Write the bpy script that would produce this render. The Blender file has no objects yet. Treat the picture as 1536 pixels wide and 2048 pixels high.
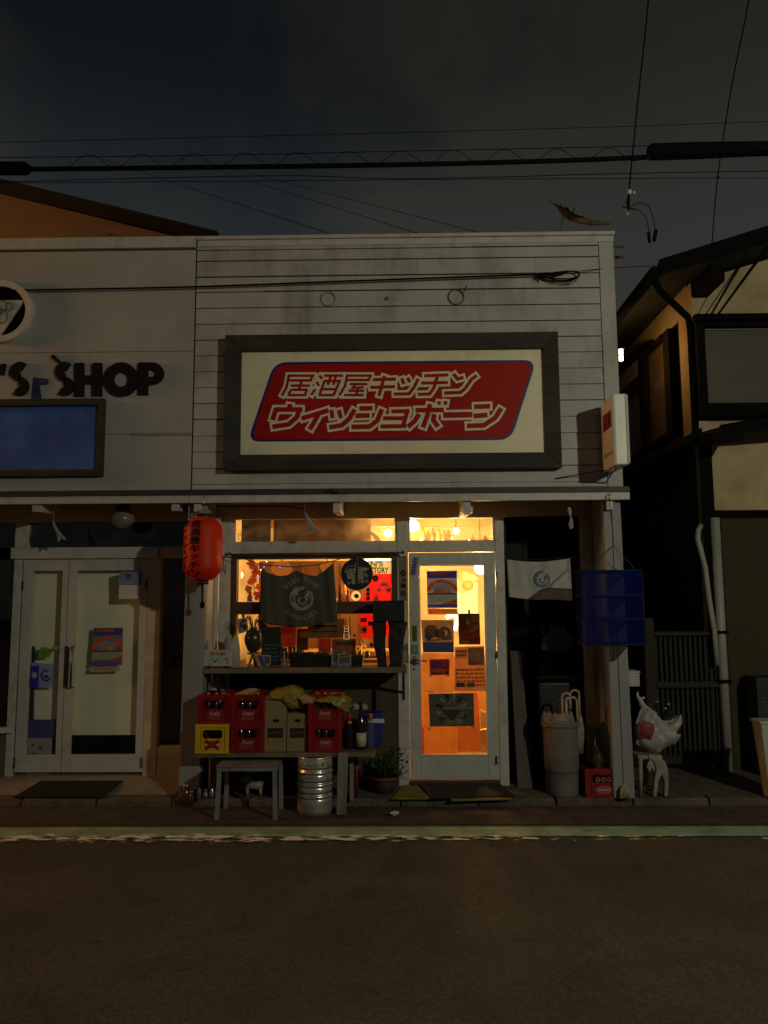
import bpy, bmesh, math, random
from mathutils import Vector, Matrix
random.seed(7)
SC = bpy.context.scene
COL = SC.collection
PI = math.pi

# ------------------------------------------------------------------ camera
CAM = Vector((0.0, -6.1, 1.58))
FPX = 1540.0
yaw, pitch, roll = math.radians(-0.841), math.radians(6.436), math.radians(-0.3285)
cF = Vector((math.sin(yaw)*math.cos(pitch), math.cos(yaw)*math.cos(pitch), math.sin(pitch)))
R0 = Vector((math.cos(yaw), -math.sin(yaw), 0)); U0 = R0.cross(cF)
cR = math.cos(roll)*R0 + math.sin(roll)*U0
cU = -math.sin(roll)*R0 + math.cos(roll)*U0
cam = bpy.data.cameras.new('camera')
cam.sensor_fit = 'AUTO'; cam.sensor_width = 36; cam.lens = FPX/2048*36
cam.clip_start = 0.05; cam.clip_end = 500
camo = bpy.data.objects.new('camera', cam); COL.objects.link(camo)
m4 = Matrix((cR, cU, -cF)).transposed().to_4x4(); m4.translation = CAM
camo.matrix_world = m4
SC.camera = camo

# ------------------------------------------------------------------ night sky
W = bpy.data.worlds.new('World'); SC.world = W; W.use_nodes = True
nt = W.node_tree; nt.nodes.clear()
def wn(t, **k):
    n = nt.nodes.new(t)
    for a, b in k.items(): setattr(n, a, b)
    return n
out = wn('ShaderNodeOutputWorld'); bg = wn('ShaderNodeBackground'); bg2 = wn('ShaderNodeBackground'); add = wn('ShaderNodeAddShader')
sky = wn('ShaderNodeTexSky', sky_type='NISHITA'); sky.sun_disc = False
sky.sun_elevation = math.radians(-6); sky.sun_rotation = math.radians(200)
bg2.inputs['Strength'].default_value = 0.05
tc = wn('ShaderNodeTexCoord'); mp = wn('ShaderNodeMapping')
mp.inputs['Scale'].default_value = (1.3, 0.9, 2.0); mp.inputs['Location'].default_value = (2.36, 0.3, 0.1)
nz = wn('ShaderNodeTexNoise'); nz.inputs['Scale'].default_value = 2.3; nz.inputs['Detail'].default_value = 6; nz.inputs['Roughness'].default_value = 0.48
nz.inputs['Distortion'].default_value = 0.35
rp = wn('ShaderNodeValToRGB')
rp.color_ramp.elements[0].position = 0.44; rp.color_ramp.elements[0].color = (0.0046, 0.0068, 0.0082, 1)
rp.color_ramp.elements[1].position = 0.62; rp.color_ramp.elements[1].color = (0.0172, 0.0158, 0.0128, 1)
e = rp.color_ramp.elements.new(0.54); e.color = (0.0098, 0.0104, 0.0104, 1)
L = nt.links.new
sx = wn('ShaderNodeSeparateXYZ'); L(tc.outputs['Generated'], sx.inputs[0])
def math_(op, a, b):
    n = wn('ShaderNodeMath', operation=op)
    for i, v in enumerate((a, b)):
        if v is None: continue
        if isinstance(v, (int, float)): n.inputs[i].default_value = v
        else: L(v, n.inputs[i])
    return n.outputs[0]
# cloud banks to either side of a darker gap, and town glow low in the sky
bank = math_('MULTIPLY', math_('SUBTRACT', math_('ABSOLUTE', math_('ADD', sx.outputs[0], 0.13), None), 0.25), .85)
L(tc.outputs['Generated'], mp.inputs['Vector']); L(mp.outputs['Vector'], nz.inputs['Vector']); L(math_('ADD', nz.outputs['Fac'], bank), rp.inputs['Fac'])
gl = wn('ShaderNodeMapRange', interpolation_type='SMOOTHSTEP'); L(sx.outputs[2], gl.inputs[0]); gl.inputs[1].default_value = .62; gl.inputs[2].default_value = .36; gl.inputs[3].default_value = 0; gl.inputs[4].default_value = 1
gm = wn('ShaderNodeVectorMath', operation='SCALE'); gm.inputs[0].default_value = (.0155, .0182, .0186); L(gl.outputs[0], gm.inputs['Scale'])
va = wn('ShaderNodeVectorMath', operation='ADD'); L(rp.outputs['Color'], va.inputs[0]); L(gm.outputs[0], va.inputs[1])
L(va.outputs[0], bg.inputs['Color']); bg.inputs['Strength'].default_value = 1.0
L(sky.outputs['Color'], bg2.inputs['Color'])
L(bg.outputs[0], add.inputs[0]); L(bg2.outputs[0], add.inputs[1]); L(add.outputs[0], out.inputs['Surface'])

vs = SC.view_settings
vs.view_transform = 'Standard'; vs.look = 'None'; vs.exposure = 0.0; vs.gamma = 1.0; vs.use_curve_mapping = False
SC.cycles.max_bounces = 8; SC.cycles.transparent_max_bounces = 16
SC.cycles.sample_clamp_indirect = 3.0; SC.cycles.caustics_reflective = False; SC.cycles.caustics_refractive = False
SC.cycles.use_denoising = True

# street lamps (behind the camera): position, colour, power.  The right one throws the long shadows to the left.
LAMP_WHITE = ((4.5, -6.9, 4.08), (0.98, 0.97, 0.72), 500.0)
LAMP_ORANGE = ((-10.5, -1.15, 4.43), (1.0, 0.43, 0.12), 1300.0)
INSIDE = 1.25

# ------------------------------------------------------------------ picking real points from the survey of the photograph
def ray(px, py): return ((px-768)/FPX)*cR - ((py-1024)/FPX)*cU + cF
def P(px, py, Y):                      # the point of the plane y = Y
    d = ray(px, py); return CAM + d*((Y-CAM.y)/d.y)
def G(px, py, z=0.0):                  # the point of the plane z
    d = ray(px, py); return CAM + d*((z-CAM.z)/d.z)
def S(px, py, X):                      # the point of the plane x = X
    d = ray(px, py); return CAM + d*((X-CAM.x)/d.x)
def XZ(px, py, Y): p = P(px, py, Y); return (p.x, p.z)
def REC(x0, y0, x1, y1, Y):            # x0,x1,z0,z1 of an upright rectangle
    xm, ym = (x0+x1)/2, (y0+y1)/2
    return (P(x0, ym, Y).x, P(x1, ym, Y).x, P(xm, y1, Y).z, P(xm, y0, Y).z)

# ------------------------------------------------------------------ materials
MATS = {}
def lin(h):
    h = h.lstrip('#'); c = [int(h[i:i+2], 16)/255 for i in (0, 2, 4)]
    return tuple(x/12.92 if x <= .04045 else ((x+.055)/1.055)**2.4 for x in c)
def M(name, col=(.5, .5, .5), rough=.7, var=.2, scale=5, bump=0., bscale=60, metal=0, spec=.5, trans=0., emit=None, alpha=1., stretch=(1, 1, 1), detail=5, dirt=None, coat=0):
    """noise-varied Principled; trans mixes in a translucent part; alpha < 1 a see-through net; dirt = (colour, amount, scale)"""
    if name in MATS: return MATS[name]
    m = bpy.data.materials.new(name); MATS[name] = m; m.use_nodes = True
    t = m.node_tree; N = t.nodes; N.clear(); l = t.links.new
    o = N.new('ShaderNodeOutputMaterial')
    if emit:
        em = N.new('ShaderNodeEmission'); em.inputs[0].default_value = (*col, 1); em.inputs[1].default_value = emit
        l(em.outputs[0], o.inputs[0]); return m
    b = N.new('ShaderNodeBsdfPrincipled')
    b.inputs['Roughness'].default_value = rough; b.inputs['Metallic'].default_value = metal
    b.inputs['Specular IOR Level'].default_value = spec; b.inputs['Coat Weight'].default_value = coat
    ge = N.new('ShaderNodeNewGeometry'); mp = N.new('ShaderNodeMapping'); mp.inputs['Scale'].default_value = stretch
    l(ge.outputs['Position'], mp.inputs[0])
    nz = N.new('ShaderNodeTexNoise'); nz.inputs['Scale'].default_value = scale; nz.inputs['Detail'].default_value = detail; nz.inputs['Roughness'].default_value = .6
    l(mp.outputs[0], nz.inputs['Vector'])
    mr = N.new('ShaderNodeMapRange'); mr.inputs[1].default_value = .3; mr.inputs[2].default_value = .7
    mr.inputs[3].default_value = 1-var; mr.inputs[4].default_value = 1+var
    l(nz.outputs['Fac'], mr.inputs[0])
    mx = N.new('ShaderNodeVectorMath'); mx.operation = 'SCALE'; mx.inputs[0].default_value = col
    l(mr.outputs[0], mx.inputs['Scale'])
    cs = mx.outputs[0]
    if dirt:
        dn = N.new('ShaderNodeTexNoise'); dn.inputs['Scale'].default_value = dirt[2]; dn.inputs['Detail'].default_value = 8; dn.inputs['Roughness'].default_value = .65
        mp2 = N.new('ShaderNodeMapping'); mp2.inputs['Scale'].default_value = dirt[3] if len(dirt) > 3 else (1, 1, 1); mp2.inputs['Location'].default_value = (3.7, 1.1, 5.3)
        l(ge.outputs['Position'], mp2.inputs[0]); l(mp2.outputs[0], dn.inputs['Vector'])
        dr = N.new('ShaderNodeMapRange'); dr.inputs[1].default_value = .5; dr.inputs[2].default_value = .72; dr.inputs[4].default_value = dirt[1]
        l(dn.outputs['Fac'], dr.inputs[0])
        mm = N.new('ShaderNodeMix'); mm.data_type = 'RGBA'; l(dr.outputs[0], mm.inputs[0]); l(cs, mm.inputs[6]); mm.inputs[7].default_value = (*dirt[0], 1)
        cs = mm.outputs[2]
    l(cs, b.inputs['Base Color'])
    rr = N.new('ShaderNodeMapRange'); rr.inputs[1].default_value = .3; rr.inputs[2].default_value = .7
    rr.inputs[3].default_value = max(0, rough-.08); rr.inputs[4].default_value = min(1, rough+.08); l(nz.outputs['Fac'], rr.inputs[0]); l(rr.outputs[0], b.inputs['Roughness'])
    if bump:
        bn = N.new('ShaderNodeTexNoise'); bn.inputs['Scale'].default_value = bscale; bn.inputs['Detail'].default_value = 6; l(mp.outputs[0], bn.inputs['Vector'])
        bu = N.new('ShaderNodeBump'); bu.inputs['Strength'].default_value = bump; bu.inputs['Distance'].default_value = .01
        l(bn.outputs['Fac'], bu.inputs['Height']); l(bu.outputs[0], b.inputs['Normal'])
    sh = b.outputs[0]
    if trans:
        tr = N.new('ShaderNodeBsdfTranslucent'); l(cs, tr.inputs[0]); ms = N.new('ShaderNodeMixShader'); ms.inputs[0].default_value = trans
        l(sh, ms.inputs[1]); l(tr.outputs[0], ms.inputs[2]); sh = ms.outputs[0]
    if alpha < 1:
        tp = N.new('ShaderNodeBsdfTransparent'); ms = N.new('ShaderNodeMixShader'); ms.inputs[0].default_value = alpha
        l(tp.outputs[0], ms.inputs[1]); l(sh, ms.inputs[2]); sh = ms.outputs[0]
    l(sh, o.inputs[0]); return m
def speckle(m, scale, amt, cracks=True):
    """stone grain and fine cracks in a road surface"""
    t = m.node_tree; N = t.nodes; l = t.links.new; b = [n for n in N if n.type == 'BSDF_PRINCIPLED'][0]; src = b.inputs['Base Color'].links[0].from_socket
    ge = N.new('ShaderNodeNewGeometry'); v = N.new('ShaderNodeTexVoronoi'); v.inputs['Scale'].default_value = scale; l(ge.outputs['Position'], v.inputs['Vector'])
    sp = N.new('ShaderNodeSeparateColor'); l(v.outputs['Color'], sp.inputs[0]); mr = N.new('ShaderNodeMapRange'); mr.inputs[3].default_value = 1-amt; mr.inputs[4].default_value = 1+amt; l(sp.outputs[0], mr.inputs[0])
    sc = N.new('ShaderNodeVectorMath'); sc.operation = 'SCALE'; l(src, sc.inputs[0]); l(mr.outputs[0], sc.inputs['Scale']); o = sc.outputs[0]
    if cracks:
        nz = N.new('ShaderNodeTexNoise'); nz.inputs['Scale'].default_value = 2.5; nz.inputs['Detail'].default_value = 6; l(ge.outputs['Position'], nz.inputs['Vector'])
        ad = N.new('ShaderNodeVectorMath'); ad.operation = 'MULTIPLY_ADD'; ad.inputs[1].default_value = (.5, .5, 0); l(nz.outputs['Color'], ad.inputs[0]); l(ge.outputs['Position'], ad.inputs[2])
        ve = N.new('ShaderNodeTexVoronoi'); ve.feature = 'DISTANCE_TO_EDGE'; ve.inputs['Scale'].default_value = .75; l(ad.outputs[0], ve.inputs['Vector'])
        cr = N.new('ShaderNodeMapRange'); cr.inputs[1].default_value = .001; cr.inputs[2].default_value = .006; cr.inputs[3].default_value = .8; cr.inputs[4].default_value = 1; l(ve.outputs['Distance'], cr.inputs[0])
        s2 = N.new('ShaderNodeVectorMath'); s2.operation = 'SCALE'; l(o, s2.inputs[0]); l(cr.outputs[0], s2.inputs['Scale']); o = s2.outputs[0]
    l(o, b.inputs['Base Color'])
def GLASS(name, tint=(1, 1, 1), gl=.06, rough=.03, dust=0.0, dcol=(.5, .45, .4), haze=False):
    if name in MATS: return MATS[name]
    m = bpy.data.materials.new(name); MATS[name] = m; m.use_nodes = True
    t = m.node_tree; N = t.nodes; N.clear(); l = t.links.new
    o = N.new('ShaderNodeOutputMaterial'); tp = N.new('ShaderNodeBsdfTransparent'); tp.inputs[0].default_value = (*tint, 1)
    g = N.new('ShaderNodeBsdfGlossy'); g.inputs['Roughness'].default_value = rough
    ms = N.new('ShaderNodeMixShader'); ms.inputs[0].default_value = gl; l(tp.outputs[0], ms.inputs[1]); l(g.outputs[0], ms.inputs[2])
    sh = ms.outputs[0]
    if dust:
        d = N.new('ShaderNodeBsdfDiffuse'); d.inputs[0].default_value = (*dcol, 1)
        ge = N.new('ShaderNodeNewGeometry'); nz = N.new('ShaderNodeTexNoise'); nz.inputs['Scale'].default_value = 7; nz.inputs['Detail'].default_value = 7; l(ge.outputs['Position'], nz.inputs['Vector'])
        mr = N.new('ShaderNodeMapRange'); mr.inputs[1].default_value = .35; mr.inputs[2].default_value = .8; mr.inputs[4].default_value = dust; l(nz.outputs['Fac'], mr.inputs[0])
        m2 = N.new('ShaderNodeMixShader'); l(mr.outputs[0], m2.inputs[0]); l(sh, m2.inputs[1]); l(d.outputs[0], m2.inputs[2]); sh = m2.outputs[0]
        if haze:
            d2 = N.new('ShaderNodeBsdfTranslucent'); d2.inputs[0].default_value = (*dcol, 1); ma = N.new('ShaderNodeMixShader'); ma.inputs[0].default_value = .65; l(d.outputs[0], ma.inputs[1]); l(d2.outputs[0], ma.inputs[2]); l(ma.outputs[0], m2.inputs[2])
    l(sh, o.inputs[0]); return m
def paper(h, tr=.3):
    bright = 1 if tr < .12 else 1.9
    tr = tr if tr < .12 else min(.72, tr*1.9)
    return M('paper_'+h.strip('#')+'_t%d' % int(tr*100), tuple(min(.8, c*bright) for c in lin(h)), rough=.75, var=.1, scale=25, trans=tr, spec=.3)
def ink(h, rough=.6): return M('ink_'+h.strip('#'), lin(h), rough=rough, var=.08, scale=30, spec=.35)

paint_wall = M('wall_paint', (.47, .455, .425), .62, .13, 2.6, .2, 60, dirt=((.17, .15, .12), .6, 3.4, (1, 1, .4)))
paint_left = M('panel_paint', (.44, .425, .395), .62, .08, 1.6, .10, 80, dirt=((.22, .20, .17), .35, 2.2, (1, 1, .6)))
paint_trim = M('trim_paint', (.55, .53, .48), .5, .10, 5, .10, 120, dirt=((.24, .20, .15), .5, 9))
paint_door = M('door_paint', (.52, .51, .47), .42, .07, 4, .05, 120, dirt=((.25, .22, .17), .45, 8))
paint_pillar = M('pillar_paint', (.27, .265, .27), .6, .12, 4, .15, 70, stretch=(1, 1, .3), dirt=((.2, .19, .19), .45, 5, (1, 1, .3)))
seam_dark = M('dirty_seam_gap', (.13, .12, .10), .9, .3, 9)  # dirty seams: dark backing behind the clapboard joints
header_wood = M('header_wood', (.50, .41, .28), .65, .18, 4, .2, 40, stretch=(.3, 1, 2))
frame_brown = M('brown_window_wood', (.075, .038, .018), .5, .3, 6, .2, 50, stretch=(.3, 1, 1))
old_wood = M('weathered_wood', (.040, .034, .024), .75, .45, 5, .5, 45, stretch=(.35, 1, 2.2), dirt=((.012, .010, .008), .8, 6, (.4, 1, 2)))
grey_wood = M('grey_plank', (.22, .19, .165), .8, .3, 6, .4, 50, stretch=(2, 2, .3), dirt=((.07, .06, .05), .6, 8))
board_wood = M('shelf_wood', (.17, .13, .085), .7, .35, 7, .3, 60, stretch=(.25, 1, 1), dirt=((.04, .03, .025), .7, 7))
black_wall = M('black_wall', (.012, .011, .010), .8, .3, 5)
asphalt = M('asphalt', (.105, .090, .066), .85, .16, 1.1, .9, 260, spec=.25, dirt=((.070, .059, .043), .8, 2.3))
gutter_m = M('gutter_concrete', (.070, .050, .034), .9, .3, 4, .7, 150, dirt=((.030, .020, .013), .8, 6))
concrete = M('pavement_concrete', (.090, .078, .058), .9, .22, 5, .6, 120, dirt=((.045, .038, .030), .8, 4))
kerb_m = M('kerb_concrete', (.095, .080, .060), .9, .28, 8, .6, 90, dirt=((.035, .028, .022), .9, 4))
speckle(asphalt, 95, .28); speckle(gutter_m, 70, .4, False); speckle(concrete, 60, .25, False); speckle(kerb_m, 60, .25, False)
black_cable = M('black_rubber', (.003, .003, .003), .8, .2, 20, spec=.12)
chrome = M('keg_steel', (.78, .73, .68), .27, .10, 14, .05, 18, metal=.78, dirt=((.28, .24, .21), .5, 10))
steel = M('dull_steel', (.45, .44, .42), .35, .15, 12, metal=1)
black_plastic = M('black_plastic', (.012, .012, .013), .45, .2, 10)
white_plastic = M('white_plastic', (.62, .60, .57), .45, .06, 8)
glass_clear = GLASS('window_glass', (.97, .96, .94), .05, .02, .10, (.30, .24, .18))
glass_trans = GLASS('transom_glass', (.95, .93, .90), .05, .05, .42, (.75, .62, .40), True)
glass_left = GLASS('shop_glass', (.99, .99, .97), .03, .03, .03, (.3, .3, .26))
glass_dark = GLASS('dark_glass', (.35, .35, .33), .10, .04, .05)

# ------------------------------------------------------------------ mesh building
class MB:
    def __init__(s, mat=None): s.bm = bmesh.new(); s.slots = []; s.mi = 0; s.smooth = False; s.m(mat)
    def m(s, mat):
        if mat is None: return s
        if mat not in s.slots: s.slots.append(mat)
        s.mi = s.slots.index(mat); return s
    def face(s, vs):
        try: f = s.bm.faces.new(vs)
        except ValueError: return None
        f.material_index = s.mi; f.smooth = s.smooth; return f
    def poly(s, pts): return s.face([s.bm.verts.new(p) for p in pts])
    def box(s, x0, x1, y0, y1, z0, z1, bev=0):
        if x0 > x1: x0, x1 = x1, x0
        if y0 > y1: y0, y1 = y1, y0
        if z0 > z1: z0, z1 = z1, z0
        v = [s.bm.verts.new((x, y, z)) for x in (x0, x1) for y in (y0, y1) for z in (z0, z1)]
        F = [s.face([v[i] for i in q]) for q in ((0, 1, 3, 2), (4, 6, 7, 5), (0, 4, 5, 1), (2, 3, 7, 6), (0, 2, 6, 4), (1, 5, 7, 3))]
        if bev:
            r = bmesh.ops.bevel(s.bm, geom=list({e for f in F for e in f.edges}), offset=min(bev, .45*min(x1-x0, y1-y0, z1-z0)), segments=2, affect='EDGES', profile=.6)
            for f in r['faces']: f.material_index = s.mi
        return s
    def hexa(s, a, b):
        """a, b: two quads (4 points each, same order) joined into a solid"""
        A = [s.bm.verts.new(p) for p in a]; B = [s.bm.verts.new(p) for p in b]; n = len(A)
        s.face(A[::-1]); s.face(B)
        for i in range(n): s.face([A[i], A[(i+1) % n], B[(i+1) % n], B[i]])
        return s
    def prism(s, pts, y0, y1):
        """outline in x,z extruded from y0 to y1"""
        return s.hexa([(x, y1, z) for x, z in pts], [(x, y0, z) for x, z in pts])
    def bar(s, p, q, w, h=None, up=(0, 0, 1)):
        h = h or w; p = Vector(p); q = Vector(q); d = (q-p).normalized(); u = Vector(up)
        if abs(d.dot(u)) > .95: u = Vector((0, 1, 0))
        r = d.cross(u).normalized(); u = r.cross(d)
        c = [(-1, -1), (1, -1), (1, 1), (-1, 1)]
        return s.hexa([p+r*a*w/2+u*b*h/2 for a, b in c], [q+r*a*w/2+u*b*h/2 for a, b in c])
    def tube(s, pts, r, n=8, caps=True):
        pts = [Vector(p) for p in pts]; rs = r if isinstance(r, (list, tuple)) else [r]*len(pts)
        rings = []; prev = None; sm = s.smooth; s.smooth = True
        for i, p in enumerate(pts):
            d = (pts[min(i+1, len(pts)-1)]-pts[max(i-1, 0)]).normalized()
            if prev is None: a = Vector((0, 0, 1)) if abs(d.z) < .9 else Vector((1, 0, 0)); a = (a-d*a.dot(d)).normalized()
            else: a = (prev-d*prev.dot(d)).normalized()
            prev = a; b = d.cross(a)
            rings.append([s.bm.verts.new(p+(a*math.cos(2*PI*k/n)+b*math.sin(2*PI*k/n))*rs[i]) for k in range(n)])
        for A, B in zip(rings, rings[1:]):
            for k in range(n): s.face([A[k], A[(k+1) % n], B[(k+1) % n], B[k]])
        s.smooth = False
        if caps: s.face(rings[0][::-1]); s.face(rings[-1])
        s.smooth = sm; return s
    def lathe(s, prof, c=(0, 0, 0), n=28, sx=1, sy=1, cap=True, sm=True):
        o = s.smooth; s.smooth = sm; rings = []
        for r, z in prof: rings.append([s.bm.verts.new((c[0]+sx*r*math.cos(2*PI*k/n), c[1]+sy*r*math.sin(2*PI*k/n), c[2]+z)) for k in range(n)])
        for A, B in zip(rings, rings[1:]):
            for k in range(n): s.face([A[k], A[(k+1) % n], B[(k+1) % n], B[k]])
        s.smooth = False
        if cap: s.face(rings[0][::-1]); s.face(rings[-1])
        s.smooth = o; return s
    def ball(s, c, r, n=12, sx=1, sy=1, sz=1):
        pr = [(r*math.sin(PI*(i+.03)/(8.06)), -sz*r*math.cos(PI*(i+.03)/8.06)) for i in range(9)]
        return s.lathe(pr, c, n, sx, sy)
    def disc(s, cx, cz, r, y, n=28, rz=None): return s.poly([(cx+r*math.cos(-2*PI*k/n), y, cz+(rz or r)*math.sin(-2*PI*k/n)) for k in range(n)][::-1])
    def rect(s, x0, x1, z0, z1, y): return s.poly([(x0, y, z0), (x1, y, z0), (x1, y, z1), (x0, y, z1)])
    def flat(s, pts, y): return s.poly([(x, y, z) for x, z in pts])
    def puff(s, pts, yc, t, rings=5, jit=0.0):
        """an inflated, rounded body over an outline in x,z"""
        cx = sum(p[0] for p in pts)/len(pts); cz = sum(p[1] for p in pts)/len(pts); sm = s.smooth; s.smooth = True
        P_ = []
        for k in range(len(pts)):
            a, b = pts[k], pts[(k+1) % len(pts)]
            P_ += [a, ((a[0]+b[0])/2, (a[1]+b[1])/2)]
        n = len(P_); out = [s.bm.verts.new((x, yc, z)) for x, z in P_]
        for sg in (-1, 1):
            prev = out
            for i in range(1, rings):
                f = 1-i/rings; h = math.sqrt(1-f*f)*t*sg
                R = [s.bm.verts.new((cx+(x-cx)*f, yc+h*(1+random.uniform(-jit, jit)), cz+(z-cz)*f)) for x, z in P_]
                for k in range(n): s.face([prev[k], prev[(k+1) % n], R[(k+1) % n], R[k]])
                prev = R
            s.face(prev)
        s.smooth = sm; return s
    def ribbon(s, pts, w, y, cl=False):
        """flat stroke of width w along pts (x,z) on the plane y, square ends, mitred joints"""
        pts = [Vector(p) for p in pts]; n = len(pts); Lf, Rt = [], []
        for i in range(n):
            a = (pts[i]-pts[i-1]).normalized() if i > 0 else None; b = (pts[i+1]-pts[i]).normalized() if i < n-1 else None
            if a is None: a = b
            if b is None: b = a
            t = (a+b); t = t.normalized() if t.length > 1e-6 else a
            nn = Vector((-t.y, t.x)); k = 1/max(.45, nn.dot(Vector((-a.y, a.x))))
            Lf.append(pts[i]+nn*w/2*k); Rt.append(pts[i]-nn*w/2*k)
        for i in range(n-1): s.poly([(Rt[i].x, y, Rt[i].y), (Rt[i+1].x, y, Rt[i+1].y), (Lf[i+1].x, y, Lf[i+1].y), (Lf[i].x, y, Lf[i].y)])
        return s
    def ring(s, cx, cz, r0, r1, y, a0=0, a1=360, n=32):
        for k in range(n):
            a = math.radians(a0+(a1-a0)*k/n); b = math.radians(a0+(a1-a0)*(k+1)/n)
            q0 = r0(k/n) if callable(r0) else r0; q1 = r0((k+1)/n) if callable(r0) else r0
            s.poly([(cx+q0*math.cos(a), y, cz+q0*math.sin(a)), (cx+r1*math.cos(a), y, cz+r1*math.sin(a)), (cx+r1*math.cos(b), y, cz+r1*math.sin(b)), (cx+q1*math.cos(b), y, cz+q1*math.sin(b))])
        return s
    def text(s, body, box, fn, bold=0, shear=0, keep=False):
        """lettering fitted to box (x0,x1,z0,z1); fn maps (x,z) to a point"""
        V, F = glyphs(body, bold, shear)
        if not V: return s
        a0 = min(v[0] for v in V); a1 = max(v[0] for v in V); b0 = min(v[1] for v in V); b1 = max(v[1] for v in V)
        x0, x1, z0, z1 = box; kx = (x1-x0)/max(1e-6, a1-a0); kz = (z1-z0)/max(1e-6, b1-b0)
        if keep: kx = kz = min(kx, kz)
        cx, cz = (x0+x1)/2, (z0+z1)/2; am, bmid = (a0+a1)/2, (b0+b1)/2
        vs_ = [s.bm.verts.new(fn(cx+(v[0]-am)*kx, cz+(v[1]-bmid)*kz)) for v in V]
        for f in F: s.face([vs_[i] for i in f])
        return s
    def build(s, name, parent=None, bevel=0, recalc=False, seg=2):
        me = bpy.data.meshes.new(name)
        if recalc: bmesh.ops.recalc_face_normals(s.bm, faces=s.bm.faces)
        s.bm.to_mesh(me); s.bm.free()
        for m_ in s.slots: me.materials.append(m_)
        o = bpy.data.objects.new(name, me); COL.objects.link(o)
        if bevel:
            b = o.modifiers.new('edge', 'BEVEL'); b.width = bevel; b.segments = seg; b.limit_method = 'ANGLE'; b.angle_limit = math.radians(40); b.harden_normals = False
        if parent is not None:
            o.parent = parent; o.matrix_parent_inverse = Matrix.Translation(-BASE(parent))
        return o
_base = {}
def BASE(o):
    v = Vector((0, 0, 0))
    while o is not None: v = v+Vector(o.location); o = o.parent if o.parent and o.parent.type == 'EMPTY' else None
    return v
_gc = {}
def glyphs(body, bold=0, shear=0):
    k = (body, bold, shear)
    if k not in _gc:
        c = bpy.data.curves.new('lettering', 'FONT'); c.body = body; c.offset = bold; c.shear = shear; c.size = 1; c.resolution_u = 3
        o = bpy.data.objects.new('lettering', c); COL.objects.link(o)
        dg = bpy.context.evaluated_depsgraph_get(); me = bpy.data.meshes.new_from_object(o.evaluated_get(dg))
        _gc[k] = ([(v.co.x, v.co.y) for v in me.vertices], [tuple(p.vertices) for p in me.polygons])
        bpy.data.objects.remove(o); bpy.data.curves.remove(c); bpy.data.meshes.remove(me)
    return _gc[k]
def onY(y): return lambda x, z: (x, y, z)
def tag(o, label, cat, group=None):
    o['label'] = label; o['category'] = cat
    if group: o['group'] = group
    return o
def thing(name, label, cat, group=None, loc=(0, 0, 0)):
    o = bpy.data.objects.new(name, None); COL.objects.link(o); o.location = loc; o.empty_display_size = .1
    return tag(o, label, cat, group)
def struct(o): o['kind'] = 'structure'; return o
def dup(root, loc, label=None, group=None, rotz=None):
    r = root.copy(); COL.objects.link(r); r.location = loc
    if rotz is not None: r.rotation_euler = (0, 0, rotz)
    if label: r['label'] = label
    if group: r['group'] = group
    for ch in list(root.children):
        c = ch.copy(); COL.objects.link(c); c.parent = r
        for g in list(ch.children):
            d = g.copy(); COL.objects.link(d); d.parent = c
    return r
def point(name, loc, col, power, r=.05, parent=None):
    l = bpy.data.lights.new(name, 'POINT'); l.color = col; l.energy = power; l.shadow_soft_size = r
    o = bpy.data.objects.new(name, l); COL.objects.link(o); o.location = loc
    if parent is not None: o.parent = parent; o.matrix_parent_inverse = Matrix.Translation(-BASE(parent))
    return o
def frame(mb, x0, x1, z0, z1, y0, y1, w, wt=None, wb=None):
    """a four-sided frame; w sides, wt top, wb bottom (butted, not overlapping)"""
    wt = w if wt is None else wt; wb = w if wb is None else wb
    mb.box(x0, x0+w, y0, y1, z0, z1); mb.box(x1-w, x1, y0, y1, z0, z1)
    if wt: mb.box(x0+w, x1-w, y0, y1, z1-wt, z1)
    if wb: mb.box(x0+w, x1-w, y0, y1, z0, z0+wb)
    return mb

YB = 0.40      # glazed wall of the recess; the upper wall and the pillars stand at y = 0
ZP = 0.06      # pavement

# ================================================================== SETTING
mb = MB(asphalt); n = 40
mb.poly([(-60, -60, 0), (60, -60, 0), (60, 60, 0), (-60, 60, 0)])
struct(mb.build('road'))
yk = G(768, 1614, 0).y                                     # kerb foot
mb = MB(gutter_m); ya, yb_ = G(768, 1650, 0).y, yk+.02
mb.poly([(-14, ya, .004), (14, ya, .004), (14, yb_, .004), (-14, yb_, .004)]); struct(mb.build('gutter_strip'))
mb = MB(kerb_m)
x = -14.0
while x < 14:
    w = .58+random.uniform(-.01, .01)
    mb.hexa([(x, yk-.005, 0), (x+w, yk-.005, 0), (x+w, yk+.13, 0), (x, yk+.13, 0)], [(x+.004, yk+.012, ZP-.002+random.uniform(-.004, .004)), (x+w-.004, yk+.012, ZP-.002), (x+w-.004, yk+.13, ZP-.002), (x+.004, yk+.13, ZP-.002)]); x += w+.006
struct(mb.build('kerb', bevel=.012))
mb = MB(concrete); mb.box(-14, 14, yk+.13, 8, -.2, ZP); struct(mb.build('pavement'))
green = M('green_line_paint', (.29, .42, .28), .75, .25, 5, .5, 200, dirt=((.16, .17, .115), .85, 5))
y0, y1 = G(768, 1675, 0).y, G(768, 1656, 0).y
mb = MB(green); mb.poly([(-14, y0, .008), (14, y0, .008), (14, y1, .008), (-14, y1, .008)]); struct(mb.build('road_marking'))
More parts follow.
